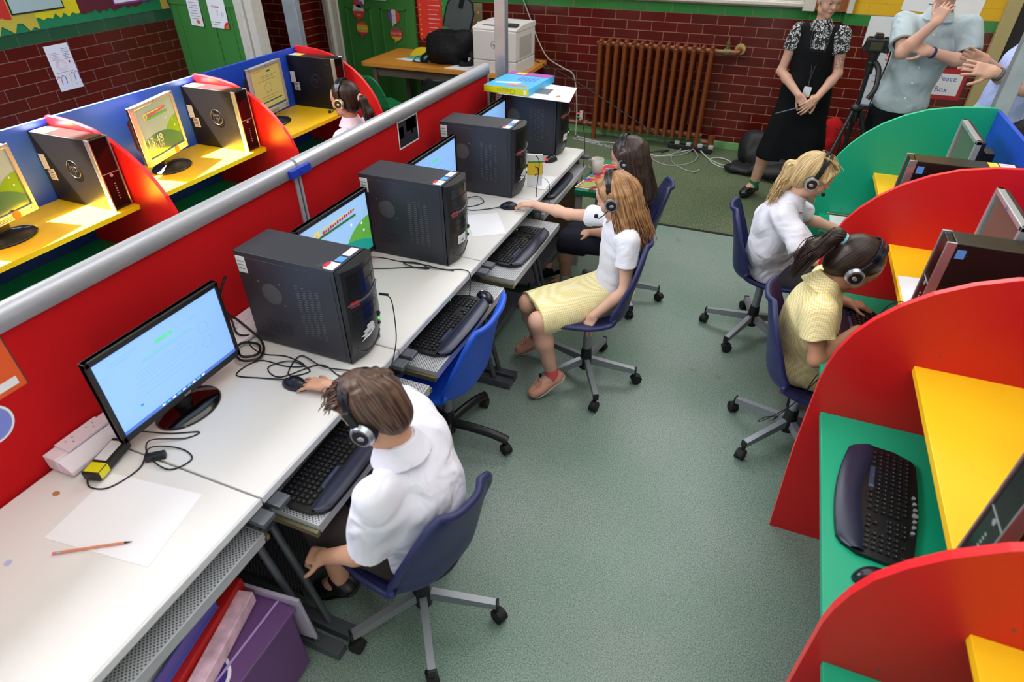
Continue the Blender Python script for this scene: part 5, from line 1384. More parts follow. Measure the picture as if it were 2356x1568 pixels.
# --- girl with long fair hair and yellow skirt
H = Head((-0.562, 2.660, 1.030), (-.93, .02, -.36), (-.30, .02, .95), .92)
J = dict(neck=(-.515, 2.665, .915), chest=(-.510, 2.665, .80), pel=(-.530, 2.680, .50), shL=(-.455, 2.545, .870), shR=(-.600, 2.790, .865),
         elL=(-.435, 2.490, .640), wrL=(-.560, 2.430, .505), elR=(-.850, 2.880, .800), wrR=(-1.085, 2.985, .775),
         hpL=(-.56, 2.61, .475), knL=(-.805, 2.315, .480), anL=(-.735, 2.365, .125), toL=(-.815, 2.290, .050), hpR=(-.59, 2.735, .475), knR=(-.915, 2.465, .470), anR=(-.93, 2.66, .125), toR=(-1.02, 2.61, .060))
J = {k: np.array(v) for k, v in J.items()}
base = (-.6, 2.6, 0)
def nails(V, c, blend): pass
girl = build_person('girl with long fair hair, white top and pale yellow skirt, reaching sideways', base, .0038, H, J, SK_FAIR, None,
    dict(arm=.94, handL=((-.35, -.30, -.85), (-.35, -.85, .25), 1, .35, .74, None, .25), handR=((-.98, .0, -.12), (-.1, 0, 1), 1, .32, .76, None, .25)), neck_r=.038)
S = grid_for([J['pel'], J['shL'], J['shR'], J['elL'], J['elR']], .13, .0045)
torso(S, J['pel'] + (-.005, -.01, .03), J['chest'], J['shL'], J['shR'], .118, .088)
for q in ('L', 'R'):
    sh, el = J['sh' + q], J['el' + q]; e = lerp(sh, el, .50)
    sleeve(S, sh, e, .048, .052, .03)
S.wrinkle(.0042, 40, 8)
neckline(S, J, H, .046)
S.cap(J['neck'] + (-.06, 0, .0), J['neck'] + (-.07, 0, -.05), .022, .008, .008, sub=True)
S.halfspace((0, 0, .545), (0, 0, -1))
shirt = S.build('polo_shirt', cloth_mat('polo_white', (232, 232, 244), bump=.8, scale=9, dist=.02), base, girl)
collar(MATS['polo_white'], J, H, base, girl, r=.044, drop=.03)
SKIRT = check_mat('gingham_yellow', (232, 214, 138), (250, 240, 206), .0042)
S = grid_for([J['pel'], J['knL'], J['knR'], (-.95, 2.2, .36)], .15, .0048)
S.ell(J['pel'] + (-.01, 0, .02), (.115, .125, .090), None, 0)
kL, kR = J['knL'], J['knR']; ax = nv(lerp(kL, kR, .5) - J['pel'])
for t_ in (0, .33, .67, 1):
    hp = lerp(J['hpL'], J['hpR'], t_) + (0, 0, .012); kn = lerp(kL, kR, t_) + ax * .03 + (0, 0, -.005)
    S.cap(hp, kn, .090, .070, .045)
S.wrinkle(.004, 34, 12)
S.halfspace(lerp(kL, kR, .5) + ax * .0, ax)
for t_ in (0, .5, 1): S.cap(lerp(J['hpL'], J['hpR'], t_) * .3 + lerp(kL, kR, t_) * .7, lerp(kL, kR, t_) + ax * .1, .055, .058, .0, sub=True)
S.halfspace((0, 0, .437), (0, 0, -1), lo=(-.72, 2.3, .2), hi=(-.3, 3.0, .5))
S.build('skirt', SKIRT, base, girl)
PEACH = mat('shoe_peach', (222, 160, 140), 0.7, bump=0.2, bscale=500); SOLE = mat('sole_cream', (206, 196, 178), 0.7)
M_sock = mat('sock_coral', (232, 96, 100), 0.85, noise=0.12, nscale=260)
for q in ('L', 'R'):
    an, to = J['an' + q], J['to' + q]
    o = shoe('shoe', '', girl, an, to, PEACH, SOLE, w=.036, hgt=.030, base=base, h=.0035)
    S = grid_for([an - .06, an + .06], .03, .003); k_ = lerp(J['kn' + q], an, .80)
    S.cap(an + (0, 0, -.01), lerp(J['kn' + q], an, .86), .036, .034, 0); S.halfspace(k_, J['kn' + q] - an); S.build('sock', M_sock, base, girl)
    d = nv(to - an); up = nv(np.array([0, 0, 1.]) - d * d[2]); rt = np.cross(d, up); c0 = lerp(an, to, .62) + up * .024
    lm = MB(); 
    for j in range(3): 
        pc = c0 + d * (j - 1) * .013 - up * .003 * j
        lm.tube([tuple(pc - rt * .022), tuple(pc + up * .006), tuple(pc + rt * .022)], .0022, 6)
    for sgn in (-1, 1): lm.tube(spline([tuple(c0 - d * .015), tuple(c0 - d * .02 + rt * sgn * .02 + up * .008), tuple(c0 + d * .005 + rt * sgn * .026 - up * .002), tuple(c0 + d * .02 + rt * sgn * .012 + up * .002)], 4), .002, 6)
    ob = lm.build('laces', PEACH); ob.parent = o; ob.matrix_basis = o.matrix_world.inverted()
HF = hair_mat('hair_fair', (104, 66, 40), (190, 142, 98))
S = hgrid(H, (-.12, -.2, -.34), (.12, .12, .14), .05, .0038); s = H.s
hair_cap(S, H, .012, low=-.20)
S.cap(H.P(-.072, -.015, .03), H.P(-.075, -.02, -.12), .026 * s, .028 * s, .03); S.cap(H.P(.072, -.015, .03), H.P(.075, -.02, -.12), .026 * s, .028 * s, .03)
S.cap(H.P(0, -.07, .0), H.P(0, -.085, -.17), .060 * s, .050 * s, .04); S.cap(H.P(-.05, -.05, .0), H.P(-.06, -.06, -.19), .045 * s, .036 * s, .04); S.cap(H.P(.05, -.05, .0), H.P(.06, -.06, -.19), .045 * s, .036 * s, .04)
S.cap(H.P(-.040, .055, .100), H.P(-.080, .020, .01), .014 * s, .010 * s, .02); S.cap(H.P(.040, .055, .100), H.P(.080, .020, .01), .014 * s, .010 * s, .02)
S.wrinkle(.002, 90, 4)
S.build('hair', HF, H.c, girl, frame=H.A)
dn = [(-.078, .035, -.05), (-.085, .02, -.13), (-.088, .01, -.20), (-.085, .01, -.27)]
gl = [[(-.082, .010, .05), (-.092, .000, -.05), (-.094, .0, -.14), (-.088, .01, -.27)],
      [(-.085, .0, .03), (-.095, -.01, -.08), (-.098, -.02, -.18), (-.095, -.02, -.29)],
      [(-.070, -.06, .03), (-.080, -.08, -.08), (-.082, -.09, -.19), (-.08, -.085, -.30)],
      [(.0, -.10, .03), (.0, -.125, -.08), (.0, -.13, -.19), (.0, -.125, -.30)],
      [(.070, -.06, .03), (.080, -.08, -.08), (.082, -.09, -.19), (.08, -.085, -.30)],
      [(.085, .0, .03), (.095, -.01, -.08), (.098, -.02, -.18), (.09, -.02, -.28)],
      [(.082, .010, .05), (.092, .000, -.05), (.094, .0, -.14), (.084, .01, -.26)]]
hair_strands('hair_locks', H, gl, 520, HF, girl, .0018, .010, 6, wav=.010)
headset('black headset with forked band on the girl with long fair hair', H, tilt=-.002, hair=.010)

# --- dark-haired girl behind her
H = Head((-.640, 3.235, 1.02), (-.95, .05, -.30), (-.26, .0, .96), .90)
J = dict(neck=(-.60, 3.235, .90), chest=(-.585, 3.25, .79), pel=(-.56, 3.33, .50), shL=(-.565, 3.12, .845), shR=(-.625, 3.37, .845),
         elL=(-.66, 3.07, .64), wrL=(-.80, 3.20, .56), elR=(-.72, 3.58, .70), wrR=(-.875, 3.72, .645),
         hpL=(-.60, 3.25, .475), knL=(-.95, 3.20, .47), anL=(-.99, 3.36, .12), toL=(-1.09, 3.34, .06), hpR=(-.60, 3.40, .475), knR=(-.93, 3.40, .47), anR=(-1.10, 3.50, .12), toR=(-1.20, 3.50, .06))
J = {k: np.array(v) for k, v in J.items()}; base = (-.62, 3.3, 0)
g2 = build_person('girl with long dark hair in dark clothes, hand on the little green table', base, .0045, H, J, SK_MID, None,
    dict(arm=.92, handL=((-.9, .2, -.3), (-.2, -.2, .95), -1, .5, .74), handR=((-.9, .35, -.25), (-.2, .0, 1), 1, .35, .74)), neck_r=.037)
NAVY = cloth_mat('navy_clothes', (30, 30, 42), bump=0.4)
S = grid_for([J['pel'], J['shL'], J['shR'], J['knL'], J['knR'], J['elL'], J['elR']], .14, .006)
torso(S, J['pel'], J['chest'], J['shL'], J['shR'], .125, .095)
for q in ('L', 'R'):
    sh, el = J['sh' + q], J['el' + q]; S.cap(sh, lerp(sh, el, .5), .050, .052, .03)
    S.cap(J['hp' + q], J['kn' + q] + (-.01, 0, 0), .088, .072, .05)
S.cap(lerp(J['hpL'], J['hpR'], .5), lerp(J['knL'], J['knR'], .5), .086, .072, .05)
neckline(S, J, H, .046)
S.halfspace((-.99, 0, 0), (-1, 0, 0)); S.halfspace((0, 0, .437), (0, 0, -1), lo=(-.82, 3.0, .2), hi=(-.3, 3.7, .5))
S.build('dress', NAVY, base, g2)
for q in ('L', 'R'):
    an = J['an' + q]; S = grid_for([an - .06, an + .08], .03, .004); S.cap(an + (0, 0, -.02), lerp(J['kn' + q], an, .80), .037, .036, 0); S.halfspace(lerp(J['kn' + q], an, .82), J['kn' + q] - an)
    S.build('sock', mat('sock_grey', (190, 186, 180), 0.9), base, g2); shoe('shoe', '', g2, an, J['to' + q], M_black, M_blackm, w=.036, hgt=.03, base=base)
HD = hair_mat('hair_dark', (24, 17, 16), (70, 50, 44), .34)
S = hgrid(H, (-.12, -.2, -.34), (.12, .12, .14), .05, .0045); s = H.s
hair_cap(S, H, .012, low=-.30)
for x in (-.055, 0, .055): S.cap(H.P(x, -.055, .02), H.P(x * 1.1, -.085, -.25), .055 * s, .040 * s, .04)
for x in (-.074, .074): S.cap(H.P(x, .0, .03), H.P(x * 1.08, -.02, -.20), .030 * s, .028 * s, .03)
S.wrinkle(.0018, 80, 4)
S.build('hair', HD, H.c, g2, frame=H.A)
hair_strands('hair_locks', H, [[(x, y, .04), (x * 1.15, y - .012, -.08), (x * 1.18, y - .018, -.18), (x * 1.15, y - .02, -.31)] for x, y in ((-.084, -.005), (-.085, -.04), (-.06, -.08), (0, -.105), (.06, -.08), (.085, -.04), (.084, -.005))], 340, HD, g2, .0018, .009, 9, wav=.004)
headset('black headset on the girl with long dark hair', H, hair=.010)

# --- ponytailed girl in pink beyond the red partition
H = Head((-2.475, 3.285, 1.135), (-.98, -.10, -.10), (-.06, .02, 1), .93)
J = dict(neck=(-2.535, 3.385, .975), chest=(-2.50, 3.39, .83), pel=(-2.47, 3.40, .50), shL=(-2.515, 3.245, .90), shR=(-2.515, 3.525, .90),
         elL=(-2.62, 3.20, .70), wrL=(-2.78, 3.28, .72), elR=(-2.62, 3.57, .70), wrR=(-2.78, 3.5, .72),
         hpL=(-2.50, 3.32, .475), knL=(-2.80, 3.32, .47), anL=(-2.82, 3.32, .12), toL=(-2.93, 3.32, .06), hpR=(-2.50, 3.47, .475), knR=(-2.80, 3.47, .47), anR=(-2.82, 3.47, .12), toR=(-2.93, 3.47, .06))
J = {k: np.array(v) + (.085, -.10, (.035 if k[:2] in ('ne', 'ch', 'sh', 'el', 'wr') else 0)) for k, v in J.items()}; base = (-2.5, 3.4, 0)
g3 = build_person('girl in a pale pink top with a dark ponytail, seated beyond the red partition', base, .0045, H, J, SK_MID, None,
    dict(handL=((-1, .1, -.1), (0, 0, 1), -1, .4, .76), handR=((-1, -.1, -.1), (0, 0, 1), 1, .4, .76)), neck_r=.039)
S = grid_for([J['pel'], J['shL'], J['shR'], J['elL'], J['elR']], .13, .005)
torso(S, J['pel'], J['chest'], J['shL'], J['shR'], .132, .104)
for q in ('L', 'R'):
    sh, el = J['sh' + q], J['el' + q]; e = lerp(sh, el, .6); sleeve(S, sh, e, .055, .056, .035)
neckline(S, J, H, .046); S.wrinkle(.003, 40, 2); S.halfspace((0, 0, .46), (0, 0, -1))
PINK = cloth_mat('top_pink', (238, 218, 232), bump=0.3)
S.build('polo_shirt', PINK, base, g3)
collar(PINK, J, H, base, g3, r=.045)
S = grid_for([J['pel'], J['knL'], J['knR']], .12, .007)
S.ell(J['pel'] + (0, 0, -.02), (.12, .13, .085), None, 0); S.cap(J['hpL'], J['knL'], .08, .07, .04); S.cap(J['hpR'], J['knR'], .08, .07, .04); S.build('skirt', MATS['navy_clothes'], base, g3)
HD2 = hair_mat('hair_darkbrown', (22, 15, 14), (64, 44, 36), .34)
S = hgrid(H, (-.12, -.28, -.3), (.12, .12, .14), .05, .0042); s = H.s
hair_cap(S, H, .008, low=-.065)
S.cap(H.P(0, -.105, .0), H.P(0, -.135, -.01), .020 * s, .022 * s, .01); S.cap(H.P(0, -.135, -.01), H.P(0, -.155, -.10), .028 * s, .036 * s, .02); S.cap(H.P(0, -.155, -.10), H.P(0, -.140, -.20), .036 * s, .016 * s, .02)
S.build('hair', HD2, H.c, g3, frame=H.A)
hair_strands('ponytail', H, [[(x * .3, -.125, .005), (x, -.150 - abs(x) * .2, -.06), (x * 1.3, -.165, -.14), (x * .8, -.150, -.235)] for x in (-.03, -.015, 0, .015, .03)], 180, HD2, g3, .0018, .008, 3, wav=.006)
b = MB().tube([tuple(np.array([.024 * math.cos(a) * H.s, -.118 * H.s, .002 + .024 * math.sin(a) * H.s])) for a in [2 * PI * i / 18 for i in range(18)]], .006, 8, closed=True)
def head_child(mb, name, m, H, parent):
    o = mb.build(name, m)
    o.matrix_world = Matrix(((H.r[0], H.f[0], H.u[0], H.c[0]), (H.r[1], H.f[1], H.u[1], H.c[1]), (H.r[2], H.f[2], H.u[2], H.c[2]), (0, 0, 0, 1)))
    mw = o.matrix_world.copy(); o.parent = parent; o.matrix_basis = parent.matrix_world.inverted() @ mw; return o
head_child(b, 'hair_band', mat('bobble_pink', (222, 190, 190), 0.5), H, g3)
headset('black headset with microphone on the ponytailed girl in pink', H, hair=.006)
swivel_chair('swivel_chair', 'navy swivel chair hidden behind the partition, under the girl in pink', (-2.47, 3.40), 0, 90, M_chair, M_greym, spread=20)

# --- fair-haired girl in white, right carrels
H = Head((.285, 3.235, 1.045), (.93, .06, -.38), (.34, .0, .94), .94)
J = dict(neck=(.225, 3.23, .925), chest=(.185, 3.24, .80), pel=(.20, 3.31, .50), shL=(.205, 3.385, .865), shR=(.205, 3.095, .865),
         elL=(.33, 3.50, .715), wrL=(.53, 3.46, .690), elR=(.34, 2.975, .735), wrR=(.55, 3.00, .700),
         hpL=(.23, 3.39, .475), knL=(.56, 3.40, .47), anL=(.56, 3.40, .12), toL=(.66, 3.40, .06), hpR=(.23, 3.24, .475), knR=(.56, 3.22, .47), anR=(.56, 3.22, .12), toR=(.66, 3.22, .06))
J = {k: np.array(v) for k, v in J.items()}; base = (.22, 3.3, 0)
g4 = build_person('fair-haired girl in a white shirt with a ponytail, at the farthest right carrel', base, .0042, H, J, SK_FAIR, None,
    dict(arm=.95, handL=((1, -.05, -.1), (0, 0, 1), 1, .4, .76), handR=((1, .1, -.1), (0, 0, 1), -1, .4, .76)), neck_r=.039, brow=(.35, .22, .12))
S = grid_for([J['pel'], J['shL'], J['shR'], J['elL'], J['elR']], .14, .0048)
torso(S, J['pel'], J['chest'], J['shL'], J['shR'], .142, .112); S.ell((.16, 3.25, .66), (.11, .145, .15), None, .05)
for q in ('L', 'R'):
    sh, el = J['sh' + q], J['el' + q]; e = lerp(sh, el, .80); sleeve(S, sh, e, .056, .064, .04)
S.wrinkle(.0075, 34, 21); neckline(S, J, H); S.halfspace((0, 0, .45), (0, 0, -1))
S.build('shirt', WHITE, base, g4)
collar(WHITE, J, H, base, g4, r=.046, drop=.04)
S = grid_for([J['pel'], J['knL'], J['knR']], .12, .007)
S.ell(J['pel'] + (.03, 0, -.03), (.10, .12, .07), None, 0); S.cap(J['hpL'], J['knL'], .08, .07, .04); S.cap(J['hpR'], J['knR'], .08, .07, .04); S.build('skirt', cloth_mat('skirt_grey', (70, 70, 78)), base, g4)
for q in ('L', 'R'): shoe('shoe', '', g4, J['an' + q], J['to' + q], M_black, M_blackm, w=.036, hgt=.03, base=base, h=.006)
HBl = hair_mat('hair_blonde', (146, 112, 70), (232, 204, 152))
S = hgrid(H, (-.12, -.26, -.34), (.12, .12, .14), .05, .004); s = H.s
hair_cap(S, H, .010, low=-.07)
S.cap(H.P(-.05, .070, .080), H.P(-.076, .050, .02), .012 * s, .008 * s, .02); S.cap(H.P(.05, .070, .080), H.P(.076, .050, .02), .012 * s, .008 * s, .02)
T_ = [H.P(0, -.100, .00), H.P(0, -.128, -.01), H.P(0, -.128, -.01) + (-.012, .0, -.09), H.P(0, -.128, -.01) + (-.035, .005, -.20)]
S.cap(T_[0], T_[1], .018, .024, .012); S.cap(T_[1], T_[2], .030, .034, .02); S.cap(T_[2], T_[3], .034, .014, .02)
S.build('hair', HBl, H.c, g4, frame=H.A)
hair_strands('ponytail', H, [[(x * .3, -.110, .0), (x * .8, -.140, -.005)] + W2L(H, [T_[2] - H.c + (-.012, x * 1.2, 0), (T_[2] + T_[3]) / 2 - H.c + (-.012, x * 1.5, 0), T_[3] - H.c + (-.02, x * 1.2, -.06)]) for x in (-.034, -.017, 0, .017, .034)], 280, HBl, g4, .0018, .009, 13, wav=.010)
hair_strands('loose_hairs', H, [[(x, -.03, .119), (x * 1.05, .04, .112), (x * 1.15, .080, .086)] for x in (-.06, -.03, 0, .03, .06)], 90, HBl, g4, .0009, .006, 14, wav=.004)
b = MB().tube([(.022 * math.cos(a) * H.s, (-.112) * H.s, (-.015 + .022 * math.sin(a)) * H.s) for a in [2 * PI * i / 18 for i in range(18)]], .005, 8, closed=True); head_child(b, 'hair_band', M_blackm, H, g4)
headset('black headset on the fair-haired girl in the white shirt', H, mic=True, hair=.006)

# --- girl in the yellow dress
H = Head((.455, 2.455, .985), (.78, .10, -.60), (.60, .06, .79), .97)
J = dict(neck=(.378, 2.435, .900), chest=(.355, 2.44, .77), pel=(.395, 2.48, .50), shL=(.385, 2.580, .835), shR=(.365, 2.300, .835),
         elL=(.42, 2.70, .70), wrL=(.525, 2.665, .700), elR=(.405, 2.235, .655), wrR=(.545, 2.430, .705),
         hpL=(.38, 2.55, .475), knL=(.68, 2.56, .47), anL=(.68, 2.56, .12), toL=(.78, 2.56, .06), hpR=(.38, 2.40, .475), knR=(.68, 2.38, .47), anR=(.68, 2.38, .12), toR=(.78, 2.38, .06))
J = {k: np.array(v) for k, v in J.items()}; base = (.4, 2.45, 0)
g5 = build_person('girl in a yellow checked dress bending low over her keyboard, dark ponytail', base, .0038, H, J, SK_TAN, None,
    dict(arm=.98, handL=((.95, .15, -.12), (.1, 0, 1), 1, .45, .76), handR=((.85, .50, -.10), (.05, .0, 1), -1, .28, .78, None, .25)), neck_r=.039)
S = grid_for([J['pel'], J['shL'], J['shR'], J['elL'], J['elR'], J['knL']], .14, .0044)
torso(S, J['pel'], J['chest'], J['shL'], J['shR'], .128, .100); S.ell((.360, 2.45, .66), (.100, .130, .15), None, .05)
for q in ('L', 'R'):
    sh, el = J['sh' + q], J['el' + q]; e = lerp(sh, el, .56); sleeve(S, sh, e, .056, .064, .035)
    S.cap(J['hp' + q], J['kn' + q], .088, .080, .05)
S.cap((.38, 2.47, .485), (.68, 2.47, .48), .088, .08, .05)
S.wrinkle(.0065, 36, 31); neckline(S, J, H, .046)
S.halfspace((0, 0, .437), (0, 0, -1), lo=(.1, 2.2, .3), hi=(.65, 2.75, .5))
S.build('dress', check_mat('gingham_gold', (238, 212, 132), (252, 244, 206), .0044), base, g5)
collar(MATS['gingham_gold'], J, H, base, g5, r=.046, drop=.045, flare=.036)
for q in ('L', 'R'): shoe('shoe', '', g5, J['an' + q], J['to' + q], M_black, M_blackm, w=.036, hgt=.03, base=base, h=.006)
S = hgrid(H, (-.12, -.3, -.2), (.12, .12, .14), .06, .004); s = H.s
hair_cap(S, H, .010, low=-.08)
tail = [H.P(0, -.108, .040), H.P(0, -.15, .036), H.P(0, -.145, .030) + (-.060, -.030, -.045), H.P(0, -.15, .030) + (-.085, -.045, -.135)]
S.cap(tail[0], tail[1], .018, .024, .01); S.cap(tail[1], tail[2], .026, .034, .02); S.cap(tail[2], tail[3], .034, .018, .02)
S.build('hair', HD2, H.c, g5, frame=H.A)
hair_strands('ponytail', H, [[(x * .3, -.118, .040), (x * .9, -.155, .040)] + W2L(H, [tail[2] - H.c + (0, x * 1.3, .012), (tail[2] + tail[3]) / 2 - H.c + (-.02, x * 1.6, 0), tail[3] - H.c + (-.03, x * 1.4, -.06)]) for x in (-.036, -.018, 0, .018, .036)], 300, HD2, g5, .0018, .010, 23, wav=.008)
b = MB().cyl((0, -.118 * H.s, .040 * H.s), (0, -.140 * H.s, .036 * H.s), .026 * H.s, .027 * H.s, 20); head_child(b, 'hair_band', mat('bobble_cyan', (140, 214, 226), 0.7), H, g5)
headset('black headset with silver ear cups on the girl in the yellow dress', H, mic=False, hair=.007)

# ================================================================== RADIATOR
M_rad = mat('radiator_brown', (120, 58, 24), 0.32, noise=0.08, nscale=20, coat=0.3)
t = thing('radiator', 'brown cast-iron column radiator against the brick wall', 'radiator', (-1.165, 6.66, 0))
for i in range(14):
    x = -0.552 + i * 0.0850; c = MB()
    for y in (-0.055, 0.0, 0.055):
        c.tube([(x, y, 0.11), (x, y, 0.98)], 0.022, 12, flat=1.0)
    for z, r in ((0.145, 0.036), (0.955, 0.036)): c.sph((x, 0, z), (0.033, 0.082, r))
    c.cyl((x - 0.043, 0, 0.145), (x + 0.043, 0, 0.145), 0.030).cyl((x - 0.043, 0, 0.955), (x + 0.043, 0, 0.955), 0.026)
    c.sph((x, 0, 0.99), (0.020, 0.070, 0.016))
    if i in (0, 13): c.tube([(x, -0.05, 0.12), (x, -0.055, 0.0)], 0.024, 10)
    c.build('column', M_rad, t)
MB().cyl((0.59, 0, 0.955), (0.66, 0, 0.955), 0.022).cyl((0.66, 0, 0.955), (0.72, 0, 0.955), 0.034).cyl((0.69, 0, 0.955), (0.69, 0, 1.03), 0.024, 0.018).cyl((0.69, 0, 1.03), (0.69, 0, 1.045), 0.026).cyl((0.69, 0, 1.045), (0.69, 0, 1.085), 0.012, 0.006).build('valve', mat('brass_dull', (120, 104, 70), 0.4, metal=0.6), t, bevel=0.002)
MB().tube(spline([(0.72, 0, 0.955), (0.78, 0, 0.955), (0.80, 0.03, 0.965), (0.80, 0.08, 0.97)], 5), 0.026, 12).cyl((0.80, 0.095, 0.97), (0.80, 0.12, 0.97), 0.05, mi=1).build('pipe_elbow', [M_rad, mat('collar_cream', (190, 170, 110), 0.5)], t)
MB().cyl((-0.60, 0, 0.145), (-0.95, 0, 0.145), 0.020).cyl((-0.64, 0, 0.145), (-0.68, 0, 0.145), 0.032).cyl((-0.72, 0, 0.14), (-0.72, 0, 0.17), 0.028).build('inlet_pipe', M_rad, t)
MB().cyl((-0.72, 0, 0.17), (-0.72, 0, 0.25), 0.022, 0.018).cyl((-0.72, 0, 0.25), (-0.72, 0, 0.265), 0.020).build('valve_knob', mat('knob_cream', (216, 206, 180), 0.45), t, bevel=0.003)
MB().cyl((0.70, -0.02, 0), (0.70, -0.02, 0.13), 0.030).cyl((0.70, -0.02, 0.13), (0.70, -0.02, 0.155), 0.038).cyl((0.70, -0.02, 0.155), (0.70, -0.02, 0.17), 0.02).cyl((0.6, -0.02, .09), (0.70, -0.02, .09), 0.018).build('floor_pipe', M_rad, t)

# ================================================================== WOODEN TABLE AND WHAT STANDS ON IT
M_wood = mat('table_orange_wood', (206, 136, 52), 0.4, noise=0.10, nscale=14)
M_woodd = mat('table_dark', (92, 76, 70), 0.6)
t = thing('wooden_table', 'orange-brown wooden table against the back wall, holding a backpack and printer', 'table', (-3.25, 6.32, 0))
MB().prism(rrect(0, 0, 1.86, 0.82, 0.04), 0.70, 0.735, 'z').build('tabletop', M_wood, t, bevel=0.008)
MB().bb((-0.80, -0.34, 0.60), (0.80, -0.32, 0.70)).bb((-0.80, 0.32, 0.60), (0.80, 0.34, 0.70)).bb((-0.80, -0.34, 0.60), (-0.78, 0.34, 0.70)).bb((0.78, -0.34, 0.60), (0.80, 0.34, 0.70)).build('apron', M_woodd, t)
for sx in (-1, 1):
    for sy in (-1, 1): MB().bb((sx * 0.79 - 0.025, sy * 0.33 - 0.025, 0), (sx * 0.79 + 0.025, sy * 0.33 + 0.025, 0.70)).build('leg', M_woodd, t)
TZ = 0.735
M_prn = mat('printer_white', (214, 208, 206), 0.45)
t = thing('printer', 'large white laser printer on the right end of the wooden table', 'printer', (-2.60, 6.20, TZ), -3)
MB().bb((-0.235, -0.25, 0.0), (0.235, 0.22, 0.115)).build('paper_tray', M_prn, t, bevel=0.006)
MB().bb((-0.235, -0.25, 0.118), (0.235, 0.22, 0.385)).build('body', M_prn, t, bevel=0.010)
MB().prism([(-0.24, 0.385), (-0.24, 0.405), (-0.10, 0.43), (0.22, 0.43), (0.22, 0.385)], -0.24, 0.24, 'x').build('lid', M_prn, t, bevel=0.008)
MB().add([(-0.17, -0.17, 0.4215), (0.02, -0.19, 0.4195), (0.05, 0.02, 0.4315), (-0.10, 0.02, 0.4315)], [(0, 1, 2, 3)]).build('output_slot', mat('slot_grey2', (118, 116, 114), 0.6), t)
MB().box((0.16, -0.16, 0.432), (0.12, 0.06, 0.018), rot=(12, 0, 0)).build('control_panel', M_black, t, bevel=0.004)
MB().text('hp', 0.05, (-0.0, -0.2508, 0.26), (1, 0, 0), (0, 0, 1)).tube([(0.034 * math.cos(2 * PI * i / 30), -0.251, 0.262 + 0.034 * math.sin(2 * PI * i / 30)) for i in range(30)], 0.0014, 5, closed=True).build('logo', M_inkd, t)
MB().bb((0.236, -0.16, 0.15), (0.238, 0.12, 0.33)).bb((0.02, -0.2515, 0.03), (0.024, -0.2505, 0.10), 1).build('side_door', [mat('printer_grey', (176, 170, 166), 0.5), M_inkd], t)
# backpack (implicit)
BK = cloth_mat('backpack_black', (24, 24, 27), 0.6, bump=0.8, scale=22)
S = SDF((-3.85, 5.95, .70), (-2.75, 6.75, 1.40), .008)
S.box((-3.28, 6.28, .88), (.20, .16, .15), None, .07, .0); S.ell((-3.28, 6.14, .86), (.19, .10, .11), None, .04); S.ell((-3.10, 6.28, .92), (.12, .15, .14), None, .04)
S.ell((-3.30, 6.27, 1.03), (.14, .10, .10), None, .015, sub=True)
S.wrinkle(.006, 30, 5); S.halfspace((0, 0, TZ + .001), (0, 0, -1))
bp = S.build('backpack', BK, (-3.28, 6.28, TZ)); tag(bp, 'open black backpack on the wooden table with its grey flap raised', 'backpack')
fr = nv([.28, 0, 1])
fl_ = MB(); pts = [(-.15, 0), (.15, 0), (.155, .22), (.12, .30), (.06, .33), (-.06, .33), (-.12, .30), (-.155, .22)]
o = MB().prism(pts, -0.006, 0.006, 'y').build('flap', mat('flap_grey', (72, 78, 80), 0.55, noise=.1, nscale=12), bp); o.location = (0.02, 0.13, 0.28); o.rotation_euler = (RAD(-6), RAD(16), 0)
e = MB().tube([(x, 0, z) for x, z in [(-.15, 0), (-.157, .12), (-.155, .22), (-.12, .305), (-.06, .335), (.06, .335), (.12, .305), (.155, .22), (.157, .12), (.15, 0)]], .010, 8).box((0, -.008, .27), (.05, .01, .09)).build('flap_piping', BK, o)
MB().tube(spline([(-.18, -.10, .10), (-.26, -.12, .06), (-.27, -.14, .02), (-.22, -.16, .01), (-.17, -.15, .05)], 5), .022, 8, flat=.4).build('shoulder_strap', BK, bp)
MB().tube(spline([(.18, -.08, .10), (.27, -.06, .12), (.32, -.08, .06), (.28, -.14, .015), (.20, -.17, .03)], 5), .030, 8, flat=.5).build('shoulder_strap', BK, bp)
MB().tube(spline([(-.24, -.12, .03), (-.32, -.13, .05), (-.36, -.15, .015), (-.33, -.17, .008), (-.25, -.18, .008)], 5), .006, 6, flat=.5).box((-.35, -.165, .012), (.03, .02, .01)).build('webbing', M_black, bp)
def flat(name, label, cat, pts, z, m, th=0.0015, group=None):
    o = MB().prism(pts, 0, th, 'z').build(name, m); o.location = (0, 0, z); return tag(o, label, cat, group)
def ctr(o):
    """move the origin of a flat item to its own centre"""
    me = o.data; c = sum((v.co for v in me.vertices), Vector()) / len(me.vertices); c.z = 0
    me.transform(Matrix.Translation(-c)); o.location = Vector(o.location) + c; return o
M_teal = mat('folder_teal', (60, 190, 180), 0.5); M_yelf = mat('folder_yellow', (222, 198, 30), 0.5)
ctr(flat('paper', 'white papers lying under the teal folder on the wooden table', 'paper', [(-3.90, 6.18), (-3.50, 6.12), (-3.45, 6.32), (-3.72, 6.38)], TZ + .0005, M_paper))
ctr(flat('folder', 'teal folder on the wooden table left of the backpack', 'folder', [(-3.80, 6.24), (-3.46, 6.24), (-3.42, 6.42), (-3.72, 6.42)], TZ + .004, M_teal, .006))
o = MB().prism(rrect(0, 0, .42, .28, .06), 0, .012).prism([(-.06, -.02), (.1, -.05), (.14, .06), (.0, .08)], .012, .014, mi=1).build('folder', [M_yelf, M_black]); o.location = (-3.66, 6.55, TZ + .012); o.rotation_euler = (RAD(8), 0, RAD(8)); tag(o, 'yellow folder with a black drawing behind the teal one', 'folder')
ctr(flat('paper', 'white printed sheet under the front of the black backpack', 'paper', [(-3.20, 5.98), (-2.92, 5.96), (-2.88, 6.20), (-3.10, 6.26)], TZ + .0005, M_paper))
